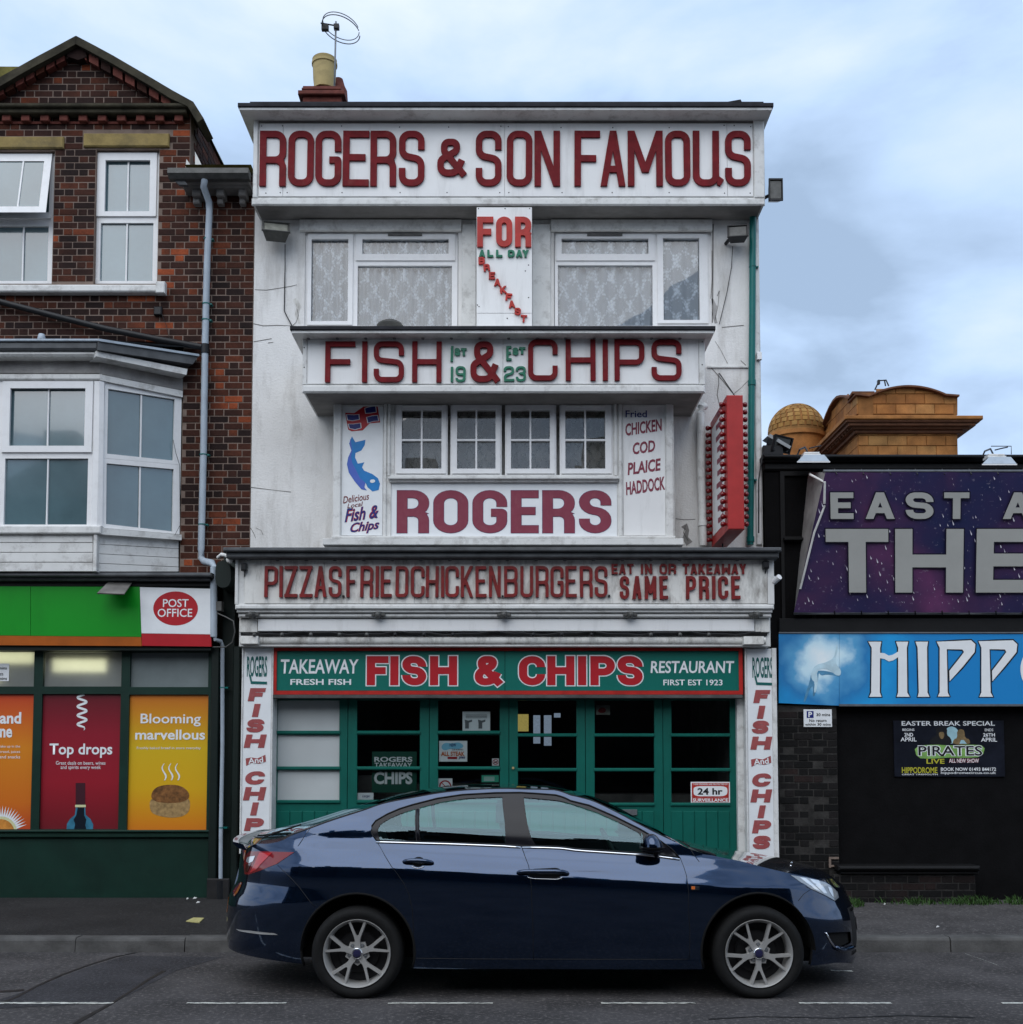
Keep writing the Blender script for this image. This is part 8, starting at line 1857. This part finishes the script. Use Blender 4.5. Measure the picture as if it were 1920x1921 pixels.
# ---- door mirror
for side in (-1, 1):
    c = onpix(1222, 1588, .10)
    def tr(m):
        if side == 1: mir(m)
        return m
    def ell(m, cx, cy, cz, rx, ry, rz, lo=-90, hi=90, nx_=20, nz_=10, shear=0):
        b = len(m.v)
        for i in range(nz_ + 1):
            ph = R(lo + (hi - lo) * i / nz_)
            for j in range(nx_): th = 2 * math.pi * j / nx_; m.v.append((cx + rx * math.cos(ph) * math.cos(th) + shear * math.sin(ph) * rz, cy + ry * math.cos(ph) * math.sin(th), cz + rz * math.sin(ph)))
        m.f += [(b + i * nx_ + j, b + i * nx_ + (j + 1) % nx_, b + (i + 1) * nx_ + (j + 1) % nx_, b + (i + 1) * nx_ + j) for i in range(nz_) for j in range(nx_)]
        m.f.append(tuple(b + nz_ * nx_ + j for j in range(nx_))); m.f.append(tuple(b + j for j in range(nx_ - 1, -1, -1)))
    m = MB(); ell(m, c.x - .005, c.y, c.z - .018, .068, .088, .092, 3, 88, shear=-.1); mo = tr(m).build('door_mirror', M['paint'], car, smooth=60)
    m = MB(); ell(m, c.x - .008, c.y, c.z - .018, .088, .092, .034, -80, 2); tr(m).build('mirror_base', M['rubber'], mo, smooth=60)
    m = MB(); m.tube([c + Vector((.02, 0, -.04)), onpix(1232, 1604, -.01)], .022, 8); tr(m).build('mirror_stalk', M['rubber'], mo, smooth=True)
    m = MB(); m.lathe([(0, 0), (.07, 0)], (c.x - .078, c.y, c.z + .01), 'x', 16); tr(m).build('mirror_glass', M['chrome'], mo)
# ---- wheels
def wheel(cx, cz, side, label=None):
    yf = YC + side * .900; s = side    # outer face
    w_ = bpy.data.objects.new('wheel', bpy.data.meshes.new('wheel')); COL.objects.link(w_); adopt(w_, car)
    def yy(d): return yf - s * d
    rt = .315
    prof = [(.226, .035), (.232, .012), (.245, .004), (.262, -.002), (.280, -.002), (.294, .006), (.305, .022), (.3135, .040), (rt, .06), (rt, .175), (.3135, .195), (.30, .215), (.27, .225), (.23, .22)]
    m = MB(); m.lathe([(r_, 0 - s * d) for r_, d in prof], (cx, yf, cz), 'y', 72)
    # flatten the contact patch
    m.v = [(x, y, max(z, .0)) for x, y, z in m.v]; m.build('tyre', M['tyre'], w_, smooth=45)
    m = MB(); m.lathe([(.206, s * -.20), (.206, s * -.045), (.214, s * -.028), (.222, s * -.010), (.2285, s * -.002), (.231, s * -.006), (.231, s * -.04)], (cx, yf, cz), 'y', 72); m.build('rim', M['rim'], w_, smooth=35)
    m = MB(); m.lathe([(.0, s * -.14), (.205, s * -.14)], (cx, yf, cz), 'y', 48); m.build('wheel_barrel', M['rim_dark'], w_)
    m = MB(); m.lathe([(.0, s * -.105), (.135, s * -.105), (.145, s * -.115)], (cx, yf, cz), 'y', 48); m.build('brake_disc', M['rim_dark'], w_, smooth=30)
    base = math.pi / 2 if cx < 0 else -math.pi / 2
    for k in range(5):
        th = base + 2 * math.pi * k / 5
        def q(r_, off, d): return Vector((cx + r_ * math.cos(th) - off * math.sin(th), yy(d), cz + r_ * math.sin(th) + off * math.cos(th)))
        # Y shaped double spoke
        out2 = [(.030, -.022), (.085, -.017), (.110, -.023), (.215, -.062), (.217, -.046), (.122, -.008), (.116, 0), (.122, .008), (.217, .046), (.215, .062), (.110, .023), (.085, .017), (.030, .022)]
        n = len(out2); m = MB()
        dep = lambda r_: .030 - .014 * min(1, r_ / .22)
        fr_ = [q(r_, o_, dep(r_)) for r_, o_ in out2]; bk = [q(r_, o_ * 1.12, dep(r_) + .028) for r_, o_ in out2]
        m.add(fr_ + bk, [tuple(range(n)), tuple(range(2 * n - 1, n - 1, -1))] + [(i, (i + 1) % n, n + (i + 1) % n, n + i) for i in range(n)]); m.build('spoke', M['rim'], w_)
        th += math.pi / 5
        m = MB(); p0 = q(.056, 0, .036); m.lathe([(.015, s * -.002), (.013, s * .0), (.010, s * -.004), (.0, s * -.004)], tuple(p0), 'y', 12); m.lathe([(.0115, s * -.03), (.0115, s * .004), (0, s * .006)], tuple(q(.056, 0, .040)), 'y', 6); m.build('wheel_bolt', M['grey_metal'], w_)
        m = MB(); p0 = q(.056, 0, .043); m.lathe([(.0145, 0), (.0, 0)], tuple(p0), 'y', 14); m.build('bolt_recess', M['liner'], w_)
    m = MB(); pts = [Vector((cx + .088 * math.cos(base + math.pi / 5 + 2 * math.pi * k / 5), yy(.044), cz + .088 * math.sin(base + math.pi / 5 + 2 * math.pi * k / 5))) for k in range(5)]; m.prism(pts, (0, -s * .02, 0)); m.build('hub', M['rim'], w_)
    m = MB(); m.lathe([(.036, s * -.03), (.036, s * -.012), (.033, s * -.009), (.027, s * -.010)], (cx, yf, cz), 'y', 28); m.build('hub_ring', M['chrome'], w_, smooth=30)
    m = MB(); m.lathe([(.027, s * -.011), (.018, s * -.008), (0, s * -.007)], (cx, yf, cz), 'y', 24); m.build('hub_cap', M['navy_cap'], w_, smooth=True)
M['navy_cap'] = mat('dark_hub_cap', (.02, .02, .06), .25, coat=.5)
for cx in (WR[0], WF[0]):
    for sd_ in (-1, 1): wheel(cx, .306, sd_)
for cx in (WR[0], WF[0]):
    for sd_ in (-1, 1):
        m = MB(); s = sd_; m.lathe([(.0, -s * .36), (arch_r - .004, -s * .36), (arch_r - .004, -s * .012)], (cx, YC + sd_ * .885, .318), 'y', 40, 0, math.pi * 1.0); m.build('arch_liner', M['liner'], car)
# ---- underside and cabin
part('underbody', M['liner'], car, lambda m: (m.box(-1.8, 2.2, YC - .52, YC + .52, .22, .42), m.box(-.60, 1.22, YC - .84, YC + .84, .19, .30), m.box(-1.95, -1.5, YC - .45, YC + .45, .26, .5), m.box(2.1, 2.40, YC - .45, YC + .45, .18, .4)))
part('cabin_floor', M['cabin'], car, lambda m: (m.box(-.6, 1.25, YC - .74, YC + .74, .44, .50), m.box(-.62, -.55, YC - .70, YC + .70, .5, .85), m.box(-1.7, -.9, YC - .64, YC + .64, .80, .84)))
part('door_card', M['cabin'], car, lambda m: (m.box(-.6, 1.15, YC - .80, YC - .77, .45, .955), m.box(-.6, 1.15, YC + .77, YC + .80, .45, .955)))
part('dashboard', M['cabin'], car, lambda m: m.prism([Vector((1.22, YC - .72, .50)), Vector((1.22, YC - .72, .95)), Vector((1.05, YC - .72, .985)), Vector((.82, YC - .72, .94)), Vector((.80, YC - .72, .75)), Vector((.92, YC - .72, .5))], (0, 1.44, 0)), smooth=35)
def seat(cx, cy, wd, rake=.18, head=True):
    s_ = bpy.data.objects.new('seat', bpy.data.meshes.new('seat')); COL.objects.link(s_); adopt(s_, car)
    part('seat_base', M['seat'], s_, lambda m: m.prism([Vector((cx - .22, cy - wd, .5)), Vector((cx - .22, cy - wd, .66)), Vector((cx + .2, cy - wd, .70)), Vector((cx + .28, cy - wd, .66)), Vector((cx + .26, cy - wd, .5))], (0, 2 * wd, 0)))
    def bk(m):
        n = 8
        for i in range(n + 1):
            t = i / n; z = .60 + t * .56; x = cx - .18 - rake * t * 1.2; w2 = wd * (1 - .35 * t ** 3); d = .07 * (1 - .4 * t)
            m.v += [(x - d, cy - w2, z), (x + d, cy - w2, z), (x + d * 1.3, cy, z), (x + d, cy + w2, z), (x - d, cy + w2, z)]
        m.f = [(i * 5 + j, i * 5 + (j + 1) % 5, (i + 1) * 5 + (j + 1) % 5, (i + 1) * 5 + j) for i in range(n) for j in range(5)] + [(0, 1, 2, 3, 4), tuple(n * 5 + j for j in (4, 3, 2, 1, 0))]
    part('backrest', M['seat'], s_, bk, smooth=50)
    if head:
        hx = cx - .18 - rake * 1.3
        part('headrest', M['seat'], s_, lambda m: (m.prism([Vector((hx - .05, cy - .12, 1.17)), Vector((hx + .05, cy - .13, 1.17)), Vector((hx + .055, cy - .12, 1.26)), Vector((hx + .02, cy - .09, 1.315)), Vector((hx - .05, cy - .09, 1.30))], (0, .24, 0))), smooth=30)
seat(.35, YC - .36, .25); seat(.35, YC + .36, .25); seat(-.72, YC, .50, .16, False)
for dy in (-.38, .38): part('headrest', M['seat'], car, lambda m: m.prism([Vector((-1.16, YC + dy - .11, 1.02)), Vector((-1.07, YC + dy - .11, 1.02)), Vector((-1.06, YC + dy - .10, 1.13)), Vector((-1.14, YC + dy - .09, 1.14))], (0, .21, 0)))
def sw(m):
    c = Vector((.74, YC - .36, .95)); q = []
    for k in range(25): th = 2 * math.pi * k / 24; q.append(c + Vector((-math.sin(R(25)) * math.sin(th) * .185 * 1.0, math.cos(th) * .185, math.cos(R(25)) * math.sin(th) * .185)))
    m.tube(q, .015, 8, cap=False); m.tube([c + Vector((.16, 0, -.06)), c], .03, 8); m.tube([c + Vector((0, -.17, 0)), c + Vector((0, .17, 0))], .016, 6)
part('steering_wheel', M['cabin'], car, sw, smooth=True)
part('interior_mirror', M['cabin'], car, lambda m: m.tube([Vector((.62, YC - .1, 1.28)), Vector((.62, YC + .1, 1.28))], .03, 8))
part('wiper', M['rubber'], car, lambda m: (m.tube([Vector((1.29, YC - .30, .985)), Vector((1.42, YC - .52, .955)), Vector((1.45, YC - .60, .945))], [.010, .013, .008], 6), m.tube([Vector((1.22, YC + .2, 1.03)), Vector((1.30, YC - .35, .995))], .008, 6)))
part('washer_jet', M['chrome'], car, lambda m: m.lathe([(.008, 0), (.006, .008), (0, .010)], (2.05, YC - .35, interp(CZ, 2.05) - .005), 'z', 8))
# ------------------------------------------------------------------ tidy: merge stray selection state
bpy.context.view_layer.update()
print('objects', len(bpy.data.objects))
